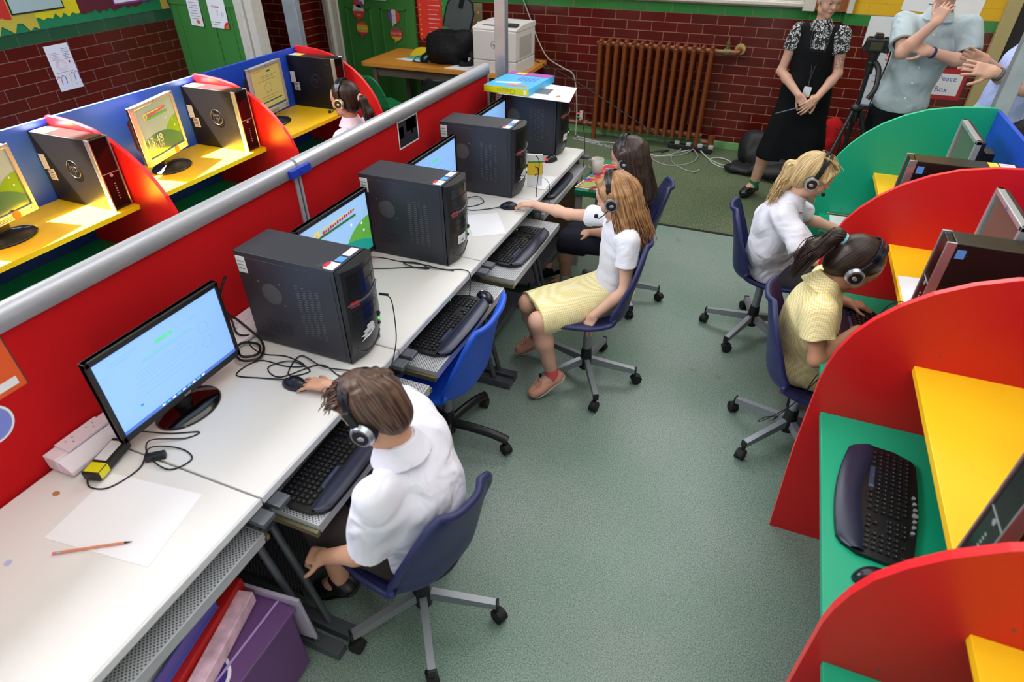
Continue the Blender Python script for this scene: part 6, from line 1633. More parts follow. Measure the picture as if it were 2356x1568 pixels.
for k, (x, y, z, s, m, lb) in enumerate([(-2.98, 6.50, .0, (.24, .20, .05), M_blue, 'dark blue box between the backpack and the printer'), (-2.96, 6.36, .0, (.16, .26, .07), M_label, 'stack of white papers between the backpack and the printer'), (-2.98, 6.54, .05, (.24, .18, .05), M_paper, 'pale box of papers on the dark blue box')]):
    o = MB().bb((-s[0] / 2, -s[1] / 2, 0), (s[0] / 2, s[1] / 2, s[2])).build('storage_box' if k != 1 else 'paper_stack', m, bevel=.003); o.location = (x, y, TZ + z); tag(o, lb, 'box' if k != 1 else 'papers')
for x, w_, h_, m, lb in ((-2.97, .05, .27, M_yelf, 'yellow upright folder leaning beside the printer'), (-2.92, .03, .25, M_skyb, 'thin pale blue upright book beside the yellow folder'), (-3.06, .10, .34, M_paper, 'tall white upright sheet behind the raised backpack flap')):
    o = MB().bb((-w_ / 2, -.01, 0), (w_ / 2, .10, h_)).build('upright_folder', m, bevel=.003); o.location = (x, 6.64, TZ); tag(o, lb, 'folder')

# ================================================================== POSTERS AND SIGNS
def wall_sheet(name, label, cat, c, w_, h_, rotz, base_m, tilt=0, items=(), extra_mats=(), th=.0015):
    """sheet in its own xz plane facing -y; items: (kind, args)"""
    mb = MB().bb((-w_ / 2, 0, -h_ / 2), (w_ / 2, th, h_ / 2), 0)
    for it in items:
        k = it[0]
        if k == 'r': _, x0, z0, x1, z1, mi = it; mb.bb((x0, -.0008, z0), (x1, 0, z1), mi)
        elif k == 't': _, s_, size, x, z, mi = it; mb.text(s_, size, (x, -.0008, z), (1, 0, 0), (0, 0, 1), mi, .0003)
        elif k == 'p': _, poly, mi, lv = it; mb.prism(poly, -.0006 * lv, 0, 'y', mi)
        elif k == 'l': _, pts_, r_, mi = it; mb.tube([(a, -.001, b) for a, b in pts_], r_, 5, mi=mi, flat=.4)
    o = mb.build(name, [base_m] + list(extra_mats)); o.location = c; o.rotation_euler = (0, RAD(tilt), RAD(rotz)); return tag(o, label, cat)
INK = [M_inkd, M_inkr, M_inkb, M_inkg, M_inkp, M_inky, M_inko, M_label]   # 1..8
def circ(cx, cz, rx, rz, n=28, a0=0, a1=360): return [(cx + rx * math.cos(RAD(a0 + (a1 - a0) * i / n)), cz + rz * math.sin(RAD(a0 + (a1 - a0) * i / n))) for i in range(n + (0 if a1 - a0 == 360 else 1))]
def bubble(label, x, z, bands, words, tilt=0, tailx=-.02):
    """speech-bubble door sign: bands = [(lo, hi, colour, horizontal?)]"""
    rx, rz = .078, .072; mb = MB(); cols = {}
    def mi(c): return cols.setdefault(c, len(cols))
    def clipell(lo, hi, horiz):
        out = []; N = 30
        if horiz:
            for i in range(N + 1):
                zz = lo + (hi - lo) * i / N; out.append((rx * math.sqrt(max(0, 1 - zz * zz)), zz * rz))
            return out + [(-a, b) for a, b in reversed(out)]
        for i in range(N + 1):
            xx = lo + (hi - lo) * i / N; out.append((xx * rx, rz * math.sqrt(max(0, 1 - xx * xx))))
        return out + [(a, -b) for a, b in reversed(out)]
    mb.prism(circ(0, 0, rx + .003, rz + .003), 0, .003, 'y', mi('edge'))
    for lo, hi, c, hz in bands: mb.prism(clipell(lo, hi, hz), -.0006, 0, 'y', mi(c))
    mb.prism([(tailx, -rz * .85), (tailx + .035, -rz * .88), (tailx - .012, -rz - .034)], -.0004, .003, 'y', mi(bands[-1][2] if bands[-1][3] else bands[1][2]))
    for s_, size, zz, c in words: mb.text(s_, size, (0, -.001, zz), (1, 0, 0), (0, 0, 1), mi(c), .0003)
    CM = dict(edge=mat('sign_edge', (150, 60, 50), .6), red=mat('sign_red', (214, 66, 54), .6), white=mat('sign_white', (214, 212, 208), .6), blue=mat('sign_purple', (104, 82, 168), .6), yellow=mat('sign_yellow', (222, 176, 40), .6), grey=mat('sign_grey', (110, 98, 96), .6), lt=mat('sign_text', (222, 206, 200), .6), dk=mat('sign_text_dark', (150, 146, 150), .6))
    names = list(cols); o = mb.build('speech_bubble_sign', [CM[n] for n in names]); o.location = (x, YB - .0565, z); o.rotation_euler = (0, RAD(tilt), 0); return tag(o, label, 'sign', 'greeting bubbles on the green door')
bubble('speech bubble sign in white, blue and red, topmost on the green door', -4.665, 1.205, [(-.99, -.2, 'red', True), (-.2, .35, 'blue', True), (.35, .99, 'white', True)], [('Pri', .045, .01, 'lt')], 50, .0)
bubble('white over red speech bubble sign reading Polish', -4.683, 1.09, [(.1, .99, 'white', True), (-.99, .1, 'red', True)], [('Witaj', .03, .012, 'dk'), ('Polish', .022, -.035, 'lt')])
bubble('yellow and red speech bubble sign reading Bienvenido', -4.66, .915, [(.55, .99, 'red', True), (-.55, .55, 'yellow', True), (-.99, -.55, 'red', True)], [('Bienvenido', .029, .002, 'lt'), ('Spanish', .017, -.036, 'lt')])
bubble('speech bubble sign in three upright stripes reading Salut French', -4.21, 1.062, [(-.99, -.35, 'blue', False), (-.35, .35, 'white', False), (.35, .99, 'red', False)], [('Salut', .03, .012, 'dk'), ('French', .017, -.03, 'dk')])
bubble('grey, red and yellow speech bubble sign reading Guten Tag', -4.20, .885, [(.45, .99, 'grey', True), (-.45, .45, 'red', True), (-.99, -.45, 'yellow', True)], [('Guten Tag', .031, .004, 'lt'), ('German', .017, -.045, 'lt')])
wall_sheet('poster', 'yellow edged notice at the top of the green door above the bubbles', 'poster', (-4.42, YB - .058, 1.31), .26, .18, 0, M_label, 0, [('r', -.12, -.08, .12, .08, 1)], [M_inky])
rows = [('r', -.02, .12 - i * .045, .13 - (i % 3) * .02, .124 - i * .045, 1) for i in range(9)] + [('r', -.13, .115 - i * .05, -.118, .13 - i * .05, 2) for i in range(8)]
wall_sheet('poster', 'tall red poster headed INSTEAD OF beside the green door', 'poster', (-3.76, YB - .012, 1.07), .30, .44, 0, mat('poster_red', (232, 52, 34), .6), 0, [('t', 'INSTEAD OF...', .036, 0, .185, 1)] + rows, [M_label, M_inky])
wall_sheet('poster', 'tall green poster headed TRY THINKING right of the red one', 'poster', (-3.47, YB - .012, 1.09), .27, .44, 0, mat('poster_green', (44, 150, 60), .6), 0, [('t', 'TRY THINKING...', .030, 0, .185, 1)] + rows, [M_label, M_inko])
fl2 = []
for i in range(4):
    for j in range(4): fl2 += [('p', circ(-.09 + i * .06, .14 - j * .10 - (.02 if i % 2 else 0), .022, .022, 12), 1 + (i + j) % 3, 1), ('p', circ(-.09 + i * .06, .14 - j * .10 - (.02 if i % 2 else 0), .009, .009, 10), 4, 2)]
wall_sheet('poster', 'olive poster with rows of small flowers above the printer table', 'poster', (-3.25, YB - .012, 1.03), .28, .42, 0, mat('poster_olive', (140, 136, 104), .6), 0, fl2, [M_inko, mat('lime', (170, 190, 70), .6), M_inky, M_label])
wall_sheet('poster', 'white poster with a purple border at the top of the wall over the printer', 'poster', (-2.98, YB - .008, 1.36), .30, .16, 0, M_label, 0, [('r', -.13, -.055, .13, .07, 1)], [M_inkp])
# left wall
def qmark(x, z, s_, mi): return [('l', spline([(x - .35 * s_, z + .6 * s_, 0), (x - .1 * s_, z + 1.0 * s_, 0), (x + .35 * s_, z + .75 * s_, 0), (x + .38 * s_, z + .2 * s_, 0), (x + .30 * s_, z - .5 * s_, 0)], 4), .0035, mi)]
class _v: pass
it = []
for i, c in enumerate((2, 3, 6, 3, 5)): it += [(k[0], [(p.x, p.y) for p in k[1]], k[2], k[3]) for k in qmark(-.078 + i * .040, -.10 + i * .004, .042, c)] + [('p', circ(-.066 + i * .040, -.145 + i * .004, .003, .003, 8), c, 1)]
for i in range(7): it.append(('r', .03, .130 - i * .012, .085 - (i % 2) * .012, .1325 - i * .012, 1))
for i in range(5): it.append(('r', -.08, .11 - i * .012, -.02 + (i % 2) * .02, .112 - i * .012, 5))
it += [('l', circ(-.015, .02, .045, .038, 24), .0012, 7), ('l', circ(-.012, .022, .032, .028, 20), .001, 2), ('r', -.085, -.035, .07, -.0325, 5), ('p', circ(.062, .035, .008, .010, 10), 2, 1)]
o = wall_sheet('hand_drawn_poster', 'white hand-drawn sheet with a row of coloured question-mark shapes on the dark brick', 'poster', (XL + .008, 3.52, 1.055), .20, .335, 90, M_paper, 0, it, INK)
DB = mat('board_green', (20, 128, 78), .8)
t = thing('display_board', 'green display board with torn coloured paper frills on the left wall', 'display board', (XL + .012, 3.4, 1.34))
MB().bb((-.010, -1.6, 0), (.004, 1.22, 1.0)).build('backing', DB, t)
MB().bb((-.010, 1.22, .0), (.012, 1.28, 1.0)).build('edge_border', mat('border_ochre', (206, 160, 60), .7), t)
rr_ = random.Random(12)
def frill(name, y0, y1, z0, m, x, amp=.025, top=1.0, steps=None):
    n = steps or max(6, int((y1 - y0) / .035)); pts = []
    for i in range(n + 1): pts.append((y0 + (y1 - y0) * i / n, z0 + rr_.uniform(-amp, amp)))
    MB().prism(pts + [(y1, top), (y0, top)], x, x + .003, 'x').build(name, m, t)
frill('yellow_frill', -.32, .46, .075, mat('frill_yellow', (226, 206, 20), .8), .005, .022)
frill('mustard_frill', -.30, .05, .03, mat('frill_mustard', (196, 176, 60), .8), .008, .035)
frill('red_frill', -.42, -.13, .10, mat('frill_red', (200, 40, 24), .8), .010, .02)
frill('lime_frill', -1.0, -.27, .035, mat('frill_lime', (160, 200, 80), .8), .012, .02)
frill('maroon_frill', .42, 1.12, .07, mat('frill_maroon', (96, 22, 38), .8), .008, .025)
d_ = MB().bb((.014, -.12, .12), (.017, .30, .60), 1).bb((.017, -.11, .13), (.0185, .29, .60), 0)
d_.tube([(.019, .0 + .08 * i / 6, .62 - .42 * i / 6) for i in range(7)], .006, 5, mi=2, flat=.4).tube([(.019, .04, .40), (.019, .12, .46), (.019, .20, .44)], .004, 5, mi=2, flat=.4)
for i in range(5): d_.bb((.0185, .07 + i * .028, .22), (.0192, .088 + i * .028, .29), 3 if i % 2 else 4)
d_.build('tree_drawing', [mat('drawing_blue', (170, 190, 186), .8), M_blackm, mat('drawing_brown', (104, 76, 60), .8), M_inko, M_blackm], t)
MB().bb((.014, .74, .085), (.017, 1.16, .6), 1).bb((.017, .75, .10), (.0185, 1.15, .6), 0).bb((.0185, .80, .14), (.0192, 1.0, .16), 2).build('framed_sheet', [M_paper, M_inkp, M_inkr], t)
wall_sheet('hand_drawn_poster', 'narrow white sheet with small drawings, left of two on the green panel', 'poster', (-5.06, DY - .014, 1.345), .145, .28, 0, M_paper, 3,
    [('r', -.05, .05 - i * .022, .03 + (i % 3) * .01, .053 - i * .022, 1) for i in range(7)] + [('p', circ(.02, -.105, .022, .016, 12), 7, 1), ('l', circ(-.03, .02, .018, .012, 14), .001, 2)], INK)
wall_sheet('hand_drawn_poster', 'white sheet with a heart and a rainbow corner, on the green panel', 'poster', (-4.79, DY - .014, 1.345), .20, .29, 0, M_paper, 2,
    [('t', 'In Italian', .026, -.01, .03, 1), ('t', '?', .06, 0, -.02, 4), ('l', [(.055, -.045), (.04, -.025), (.045, -.012), (.055, -.02), (.065, -.012), (.07, -.025), (.055, -.045)], .0015, 4), ('p', [(.10, -.145), (.04, -.145), (.05, -.115), (.07, -.095), (.10, -.085)], 2, 1), ('p', [(.10, -.145), (.06, -.145), (.068, -.12), (.085, -.108), (.10, -.105)], 7, 2), ('r', -.08, -.10, .01, -.096, 1), ('r', -.08, -.12, -.01, -.117, 1)], INK)
# on the red felt
PF = PX + .019
o = wall_sheet('photograph', 'small colour photograph pinned to the red felt of the farther partition', 'photo', (PF, 2.925, 1.115), .215, .150, 90, M_label, 0,
    [('r', -.098, -.066, .098, .066, 1), ('r', -.02, .0, .085, .066, 2), ('r', -.098, -.02, -.05, .04, 3), ('p', [(-.098, -.066), (.098, -.066), (.098, -.03), (.02, -.01), (-.098, -.035)], 4, 1), ('r', .03, -.02, .045, .03, 5)], [mat('photo_dark', (36, 36, 48), .5), mat('photo_pale', (160, 176, 216), .5), mat('photo_blue', (40, 90, 120), .5), mat('photo_ground', (104, 96, 92), .5), mat('photo_skin', (150, 90, 70), .5)])
wall_sheet('poster', 'orange sheet cut by the left edge, pinned to the red felt', 'poster', (PF, .575, 1.12), .29, .20, 90, mat('poster_orange', (224, 88, 34), .7), 0, [('r', -.12, -.085, .125, -.060, 1), ('r', -.145, -.1, -.143, .1, 2), ('r', .142, -.1, .145, .1, 2), ('r', -.06, -.02, .03, .05, 1)], [M_label, M_inkd])
mb = MB().prism(circ(0, 0, .060, .060), 0, .0015, 'y', 0).prism(circ(0, 0, .053, .053), -.0006, 0, 'y', 1).text('9', .085, (.004, -.001, 0), (1, 0, 0), (0, 0, 1), 0, .0004, bold=.003)
o = mb.build('round_sticker', [M_label, mat('sticker_periwinkle', (120, 132, 214), .6)]); o.location = (PF, .585, .965); o.rotation_euler = (0, 0, RAD(90)); tag(o, 'round blue and white sticker low on the red felt at the left edge', 'sticker')
# right back wall
YP = YB - .172
wall_sheet('whiteboard', 'blue-edged whiteboard behind the tripod with handwriting in red', 'whiteboard', (1.02, YP - .012, .85), .48, .50, 0, mat('edge_skyblue', (60, 150, 226), .5), 0, [('r', -.225, -.235, .225, .235, 1), ('t', 'S', .10, -.13, .17, 2), ('t', 'Do', .09, -.12, -.16, 2)] + [('r', -.20, .06 - .05 * i, -.08 + .03 * i, .065 - .05 * i, 3) for i in range(3)], [mat('board_white', (206, 206, 214), .3), M_inkr, M_dgrey], th=.012)
wall_sheet('wall_notice', 'white notice above the blue-edged whiteboard, behind the camera', 'notice', (.86, YP - .004, 1.21), .40, .24, 0, M_label, 0, [('t', 'be a g', .035, -.06, -.05, 1)], [M_inkd])
wall_sheet('wall_sign', 'red-framed sign reading Peace Box, low on the brick by the doorway', 'sign', (1.40, YP - .006, .835), .28, .25, 0, mat('sign_crimson', (176, 34, 46), .6), 0, [('r', -.11, -.09, .11, .085, 1), ('t', 'Peace', .062, 0, .045, 2), ('t', 'Box', .062, -.02, -.045, 2)], [M_label, M_inkb])
wall_sheet('wall_notice', 'white paper notice on the yellow wall behind the man in the pale shirt', 'notice', (1.16, YP - .004, 1.46), .58, .18, 0, M_paper, 3, [('r', -.1, -.03, .1, -.025, 1)], [M_inkd])

# ================================================================== THINGS ON THE WHITE DESKS
ctr(flat('paper_sheet', 'blank white sheet on the nearest desk with a pencil lying on it', 'paper', [(-1.585, .465), (-1.615, .705), (-1.295, .745), (-1.245, .505)], .7304, M_paper, .0006))
t = thing('pencil', 'wooden pencil with a pink eraser lying on the blank sheet', 'pencil', (-1.425, .495, .7352), 0); t.rotation_euler = (0, 0, math.atan2(.11, .17))
MB().cyl((-.085, 0, 0), (.075, 0, 0), .0036, n=6, smooth=False).build('barrel', mat('pencil_peach', (224, 140, 110), .5), t); MB().cyl((.075, 0, 0), (.095, 0, 0), .0036, .0005, n=6).build('tip', M_inkd, t)
MB().cyl((-.094, 0, 0), (-.084, 0, 0), .0038).build('ferrule', M_silver, t); MB().cyl((-.104, 0, 0), (-.094, 0, 0), .0036).build('eraser', mat('eraser_pink', (230, 120, 140), .7), t)
o = MB().prism(circ(0, 0, .012, .009, 20), 0, .0004).build('brown_stain', mat('stain_brown', (176, 120, 80), .6)); o.location = (-1.70, .585, .7303); tag(o, 'small brown round mark on the near desk by the red felt', 'mark')
o = MB().prism(circ(0, 0, .010, .010, 20), 0, .0004).build('blue_tack', mat('tack_blue', (180, 190, 220), .6)); o.location = (-1.60, .375, .7303); tag(o, 'small pale blue blob on the near desk at the left edge', 'mark')
M_trunk = mat('trunking_white', (228, 214, 224), .45)
t = thing('socket_trunking', 'white plastic socket trunking along the foot of the red felt', 'trunking', (-1.805, .645, .735))
MB().bb((.0, 0, 0), (.055, 3.30, .055)).prism([(-.004, .050), (.062, .050), (.105, .018), (.105, .004), (.055, .0)], 0.002, 3.30, 'y').build('casing', M_trunk, t, bevel=.003)
for yy in (.04, .62, 1.42, 2.2):
    s_ = MB().bb((.002, yy, .054), (.064, yy + .14, .062))
    for dy in (.035, .105):
        for a, b in ((.042, 0), (.022, -.011), (.022, .011)): s_.bb((a - .003, yy + dy + b - .0025, .0615), (a + .003, yy + dy + b + .0025, .0626), 1)
    s_.build('double_socket', [M_trunk, mat('socket_hole', (150, 140, 150), .6)], t, bevel=.001)
t = thing('power_adapter', 'black power adapter with white and yellow labels on the near desk', 'adapter', (-1.655, .73, .7365), 15)
MB().bb((-.028, -.075, 0), (.028, .075, .032)).build('body', M_black, t, bevel=.005)
MB().bb((-.022, -.02, .032), (.018, .06, .0328), 0).bb((-.022, -.068, .032), (.026, -.03, .0328), 1).bb((.0275, -.068, .004), (.0288, -.03, .03), 1).build('labels', [M_label, mat('label_yellow', (226, 214, 20), .5)], t)
MB().tube(spline([(0, .075, .016), (.01, .11, .02), (.03, .13, .012)], 4), .005, 8).build('lead', M_cable, t)
o = MB().bb((-.03, -.012, 0), (.03, .012, .022)).build('cable_block', M_black, bevel=.004); o.location = (-1.535, .80, .732); o.rotation_euler = (0, 0, RAD(40)); tag(o, 'small black connector block among the loops of cable on the near desk', 'connector')
ctr(flat('paper_sheet', 'blank white sheet on the desk beside the second tower', 'paper', [(-1.27, 2.575), (-1.42, 2.80), (-1.27, 2.90), (-1.125, 2.68)], .7304, M_paper, .0006))
ctr(flat('paper_sheet', 'white papers on the desk behind the third tower, near the leaflet', 'paper', [(-1.21, 3.32), (-1.22, 3.52), (-1.13, 3.53), (-1.135, 3.31), (-1.16, 3.30)], .7304, M_paper, .004))
o = MB().bb((-.045, -.006, 0), (.045, .006, .195), 0).bb((-.045, -.0066, .07), (.045, .0066, .145), 1).bb((-.045, -.0066, .145), (.045, .0066, .155), 2).tube([(.0, -.008, .125), (.02, -.008, .115), (.022, -.008, .08), (.0, -.008, .07)], .003, 5, mi=3).tube([(.046, .0, .13), (.046, .004, .10), (.046, 0, .075)], .002, 5, mi=3).build('leaflet_pack', [M_label, M_inky, M_inkg, M_black]); o.location = (-1.215, 3.345, .731); o.rotation_euler = (0, 0, RAD(25)); tag(o, 'narrow white and yellow pack standing against the third tower', 'pack')
# papers and game box on the farthest tower
t4 = 1.131
ctr(flat('printed_paper', 'white printed sheets draped over the top of the farthest tower', 'papers', [(-1.64, 3.78), (-1.14, 3.74), (-1.20, 4.09), (-1.62, 4.16)], t4, M_paper, .004))
o = MB().prism([(-1.42, 3.86), (-1.32, 3.86), (-1.33, 4.00), (-1.43, 4.00)], 0, .0006, mi=0).prism([(-1.26, 3.83), (-1.235, 3.83), (-1.235, 3.86), (-1.26, 3.86)], 0, .0006, mi=1).build('printed_photo', [mat('print_grey', (104, 106, 116), .6), M_inko]); o.location = (0, 0, t4 + .0042); tag(ctr(o), 'grey printed picture on the sheets over the farthest tower', 'picture')
t = thing('game_box', 'flat sky-blue board game box with a yellow side on the farthest tower', 'box', (-1.565, 3.985, t4 + .005), -4)
GB = [mat('box_cyan', (70, 180, 235), .35), mat('box_yellow', (214, 214, 20), .4), M_label, mat('box_purple', (160, 70, 170), .4), mat('box_violet', (90, 90, 200), .5), M_inko, mat('box_olive', (160, 160, 20), .6)]
g = MB().bb((-.16, -.21, 0), (.16, .21, .042), 0).bb((-.16, -.2112, .001), (.16, -.21, .041), 1).bb((-.159, .12, .042), (.159, .209, .0428), 3).bb((-.10, .14, .0428), (-.03, .19, .0434), 1)
for i in range(5):
    for j in range(5): g.bb((-.02 + i * .028, -.02 + j * .022, .042), (-.002 + i * .028, -.008 + j * .022, .0427), 4)
g.prism([(-.13, -.13), (.02, -.10), (.05, -.07), (0, -.06), (-.12, -.10)], .042, .0428, mi=2).prism([(-.02, -.18), (.11, -.16), (.12, -.12), (.0, -.14)], .042, .0428, mi=5)
g.text('Classics', .042, (0, -.2118, .021), (-1, 0, 0), (0, 0, -1), 6, .0003)
g.bb((.125, -.2118, .006), (.145, -.2112, .034), 2)
g.build('box', GB, t, bevel=.0008)
# green table with mug
t = thing('small_table', 'low green table at the far end of the desks holding a mug', 'table', (-.90, 4.06, 0))
M_gt = mat('table_green', (26, 116, 78), .4)
MB().bb((-.175, -.32, .54), (.19, .32, .58)).build('tabletop', M_gt, t, bevel=.004)
for sx in (-1, 1):
    for sy in (-1, 1): MB().bb((sx * .15 - .02, sy * .28 - .02, 0), (sx * .15 + .02, sy * .28 + .02, .54)).build('leg', mat('leg_grey', (150, 146, 150), .5), t)
t = thing('mug', 'pale grey mug standing on the booklet of the green table', 'mug', (-1.02, 4.10, .584))
MB().lathe([(0, 0), (.040, 0), (.043, .004), (.044, .095), (.0405, .095), (.039, .008), (0, .008)], n=36).build('body', mat('mug_cream', (206, 200, 194), .35), t)
MB().tube(spline([(-.042, 0, .078), (-.062, 0, .075), (-.070, 0, .05), (-.058, 0, .025), (-.042, 0, .02)], 5), .005, 8).build('handle', MATS['mug_cream'], t)
k = MB().prism([(-.13, -.24), (.02, -.24), (.10, .26), (-.05, .26)], 0, .0015, mi=0).prism([(-.12, -.232), (.012, -.232), (.09, .252), (-.045, .252)], .0015, .002, mi=1).prism([(-.11, -.222), (-.03, -.222), (.0, -.12), (-.09, -.12)], .002, .0024, mi=2)
for i, (x, y, m_) in enumerate([(-.085, -.08, 3), (-.06, -.04, 2), (-.07, .0, 4), (-.05, .05, 3), (-.03, .12, 5), (.0, .17, 4), (-.02, -.10, 2)]): k.prism(circ(x, y, .028, .015, 16), .002, .0026, mi=m_)
o = k.build('booklet', [M_label, M_inkr, mat('lime2', (150, 170, 90), .6), M_inkb, M_skyb, M_inko]); o.location = (-.955, 4.02, .581); tag(o, 'red and white printed booklet with blue ovals under the mug', 'booklet')
# ------------------------------------------------------------------ under the nearest desk
M_lil = mat('box_lilac', (104, 68, 122), .5); M_bt = mat('tray_blue', (98, 100, 190), .35)
t = thing('storage_tub', 'lilac storage box with a round purple badge on the floor below the nearest desk', 'box', (-1.20, .44, 0), 0)
MB().bb((-.20, -.24, .02), (.16, .26, .33)).build('body', M_lil, t, bevel=.008)
MB().bb((-.21, -.25, .33), (.17, .27, .345)).bb((.10, -.25, .345), (.108, .27, .352), 1).build('lid', [M_lil, mat('lilac_light', (170, 140, 200), .5)], t, bevel=.003)
bd = MB().prism(circ(0, 0, .10, .075, 30), 0, .002, mi=0).prism(circ(0, 0, .09, .066, 30), .002, .0028, mi=1).text('OSES', .05, (0, -.01, .003), (-.4, -.92, 0), (.92, -.4, 0), 0, .0004, bold=.002)
o = bd.build('round_badge', [M_label, mat('badge_purple', (52, 30, 120), .5)], t); o.location = (.04, .0, .346)
def bx(name, lb, cat, c, s_, rot, m, bev=.003):
    o = MB().bb((-s_[0] / 2, -s_[1] / 2, 0), (s_[0] / 2, s_[1] / 2, s_[2])).build(name, m, bevel=bev); o.location = c; o.rotation_euler = [RAD(a) for a in rot]; return tag(o, lb, cat)
bx('document_box', 'red box file on the lilac box under the nearest desk', 'box', (-1.22, .52, .356), (.10, .34, .07), (0, 0, 12), mat('boxfile_red', (190, 26, 20), .5))
bx('paper_bundle', 'bundle of pink and white papers beside the red box file', 'papers', (-1.135, .50, .356), (.05, .36, .05), (0, 0, 14), mat('bundle_pink', (226, 188, 204), .7, noise=.35, nscale=26))
bx('spiral_notebook', 'pale spiral notebook behind the lilac box near the desk leg', 'notebook', (-1.13, .728, .12), (.22, .012, .26), (4, 0, 6), mat('notebook_pale', (176, 166, 190), .7))
t = thing('desk_tidy_tray', 'translucent blue tray of pens and papers under the nearest desk', 'tray', (-1.26, .36, .43), 10)
q = MB()
q.bb((-.10, -.22, 0), (.10, .22, .004)); q.box((-.10, 0, .05), (.004, .44, .10), rot=(0, -14, 0)); q.box((.10, 0, .04), (.004, .44, .08), rot=(0, 14, 0)); q.box((0, .22, .05), (.2, .004, .10), rot=(-10, 0, 0)); q.box((0, -.22, .05), (.2, .004, .10))
q.build('tray', M_bt, t)
for i, (x, y, a, m_, lb) in enumerate([(.0, .0, 4, mat('pen_white', (220, 226, 236), .4), 'fat white marker pen with a green cap in the blue tray'), (.035, .01, -3, mat('pen_yellow', (226, 160, 40), .5), 'yellow pencil in the blue tray'), (-.03, .03, 8, mat('pen_orange', (180, 104, 40), .5), 'brown pencil in the blue tray'), (.055, -.03, -2, mat('pen_pink', (214, 80, 170), .5), 'pink highlighter at the side of the blue tray')]):
    o = MB().cyl((0, -.10, 0), (0, .10, 0), .009 if i in (0, 3) else .004, n=14).cyl((0, -.145, 0), (0, -.10, 0), .0085 if i in (0, 3) else .003, n=14, mi=1).build('pen', [m_, mat('cap_green', (70, 200, 60), .4) if i == 0 else m_]); o.location = (-1.26 + x, .36 + y, .50 + .004 * i); o.rotation_euler = (0, 0, RAD(10 + a)); tag(o, lb, 'pen')
bx('folded_paper', 'white folded papers standing in the blue tray', 'papers', (-1.205, .385, .437), (.04, .38, .085), (0, 10, 10), M_paper)

# ------------------------------------------------------------------ right carrels
ctr(flat('paper_sheet', 'white sheet on the yellow shelf beside the slim black computer', 'paper', [(.632, 2.27), (.632, 2.535), (.74, 2.545), (.80, 2.28)], .9306, M_paper, .0008))
ctr(flat('paper_sheet', 'white sheet on the green worktop against the green divider', 'paper', [(.475, 3.60), (.475, 3.735), (.70, 3.745), (.70, 3.60)], .6606, M_paper, .0008))
o = MB().cyl((-.09, 0, 0), (.09, 0, 0), .0035, n=6).cyl((-.10, 0, 0), (-.09, 0, 0), .0035, mi=1).build('pencil', [mat('pencil_brown', (150, 110, 90), .5), mat('eraser_pink2', (220, 120, 130), .6)]); o.location = (.56, 3.745, .668); tag(o, 'pencil lying along the green divider behind the white sheet', 'pencil')

# ================================================================== BAGS ON THE FLOOR
S = SDF((-.35, 5.85, -.02), (.55, 6.65, .50), .010)
S.ell((-.02, 6.42, .15), (.15, .14, .18), None, 0); S.ell((.12, 6.32, .10), (.20, .20, .11), None, .05); S.ell((.20, 6.12, .06), (.22, .16, .06), None, .05); S.ell((-.10, 6.15, .035), (.15, .10, .035), None, .03)
S.wrinkle(.012, 26, 7); S.halfspace((0, 0, .002), (0, 0, -1))
b1 = S.build('holdall', mat('bag_black', (20, 20, 23), .6), (0.1, 6.2, 0)); tag(b1, 'slumped black bag on the floor behind the standing woman', 'bag')
MB().tube(spline([(-.10, -.10, .04), (-.25, -.12, .015), (-.32, -.05, .01), (-.22, .02, .02), (-.30, .08, .01)], 5), .012, 6, flat=.4).build('strap', M_blackm, b1)
MB().tube(spline([(.02, -.18, .03), (.12, -.24, .012), (.26, -.22, .012), (.30, -.12, .03)], 5), .014, 6, flat=.5).build('strap', M_blackm, b1)
o = MB().sph((0, 0, .02), (.075, .045, .02)).tube(spline([(-.07, 0, .01), (-.06, -.06, .006), (.0, -.07, .006)], 4), .003, 6).build('sunglasses_case', M_blackm); o.location = (-.13, 6.36, .0); tag(o, 'small black pouch on the floor left of the slumped black bag', 'pouch')
S = SDF((.35, 6.20, -.02), (.95, 6.66, .62), .010)
S.ell((.60, 6.44, .24), (.13, .10, .27), None, 0); S.ell((.58, 6.38, .20), (.10, .08, .14), None, .03); S.wrinkle(.010, 28, 9); S.halfspace((0, 0, .002), (0, 0, -1))
b2 = S.build('rucksack', cloth_mat('rucksack_red', (170, 22, 26), bump=.8, scale=20), (.6, 6.42, 0)); tag(b2, 'red rucksack leaning on the brick wall behind the tripod', 'bag')
for sx in (-.06, .07): MB().tube(spline([(sx, -.07, .46), (sx * 1.3, -.13, .34), (sx * 1.4, -.13, .20), (sx, -.10, .08)], 5), .018, 6, flat=.4).build('strap', M_blackm, b2)

# ================================================================== TRIPOD AND CAMERA
t = thing('camera_tripod', 'black camera tripod standing between the woman and the man in the pale shirt', 'tripod', (.60, 5.12, 0))
MB().cyl((0, 0, .62), (0, 0, 1.16), .014).cyl((0, 0, .84), (0, 0, .93), .03).build('centre_column', M_black, t)
hd = MB().sph((0, 0, .93), (.045, .045, .03))
hd.build('leg_collar', M_black, t)
for a in (232, 350, 110):
    c, s_ = math.cos(RAD(a)), math.sin(RAD(a)); l = MB(); R_ = .42
    l.tube([(c * .035, s_ * .035, .91), (c * R_ * .50, s_ * R_ * .50, .46)], .015, 10); l.tube([(c * R_ * .48, s_ * R_ * .48, .48), (c * R_, s_ * R_, .02)], .010, 10, mi=1); l.cyl((c * R_ * .46, s_ * R_ * .46, .50), (c * R_ * .53, s_ * R_ * .53, .435), .021)
    l.cyl((c * R_, s_ * R_, .0), (c * R_, s_ * R_, .025), .014)
    l.build('leg', [M_black, M_dgrey], t)
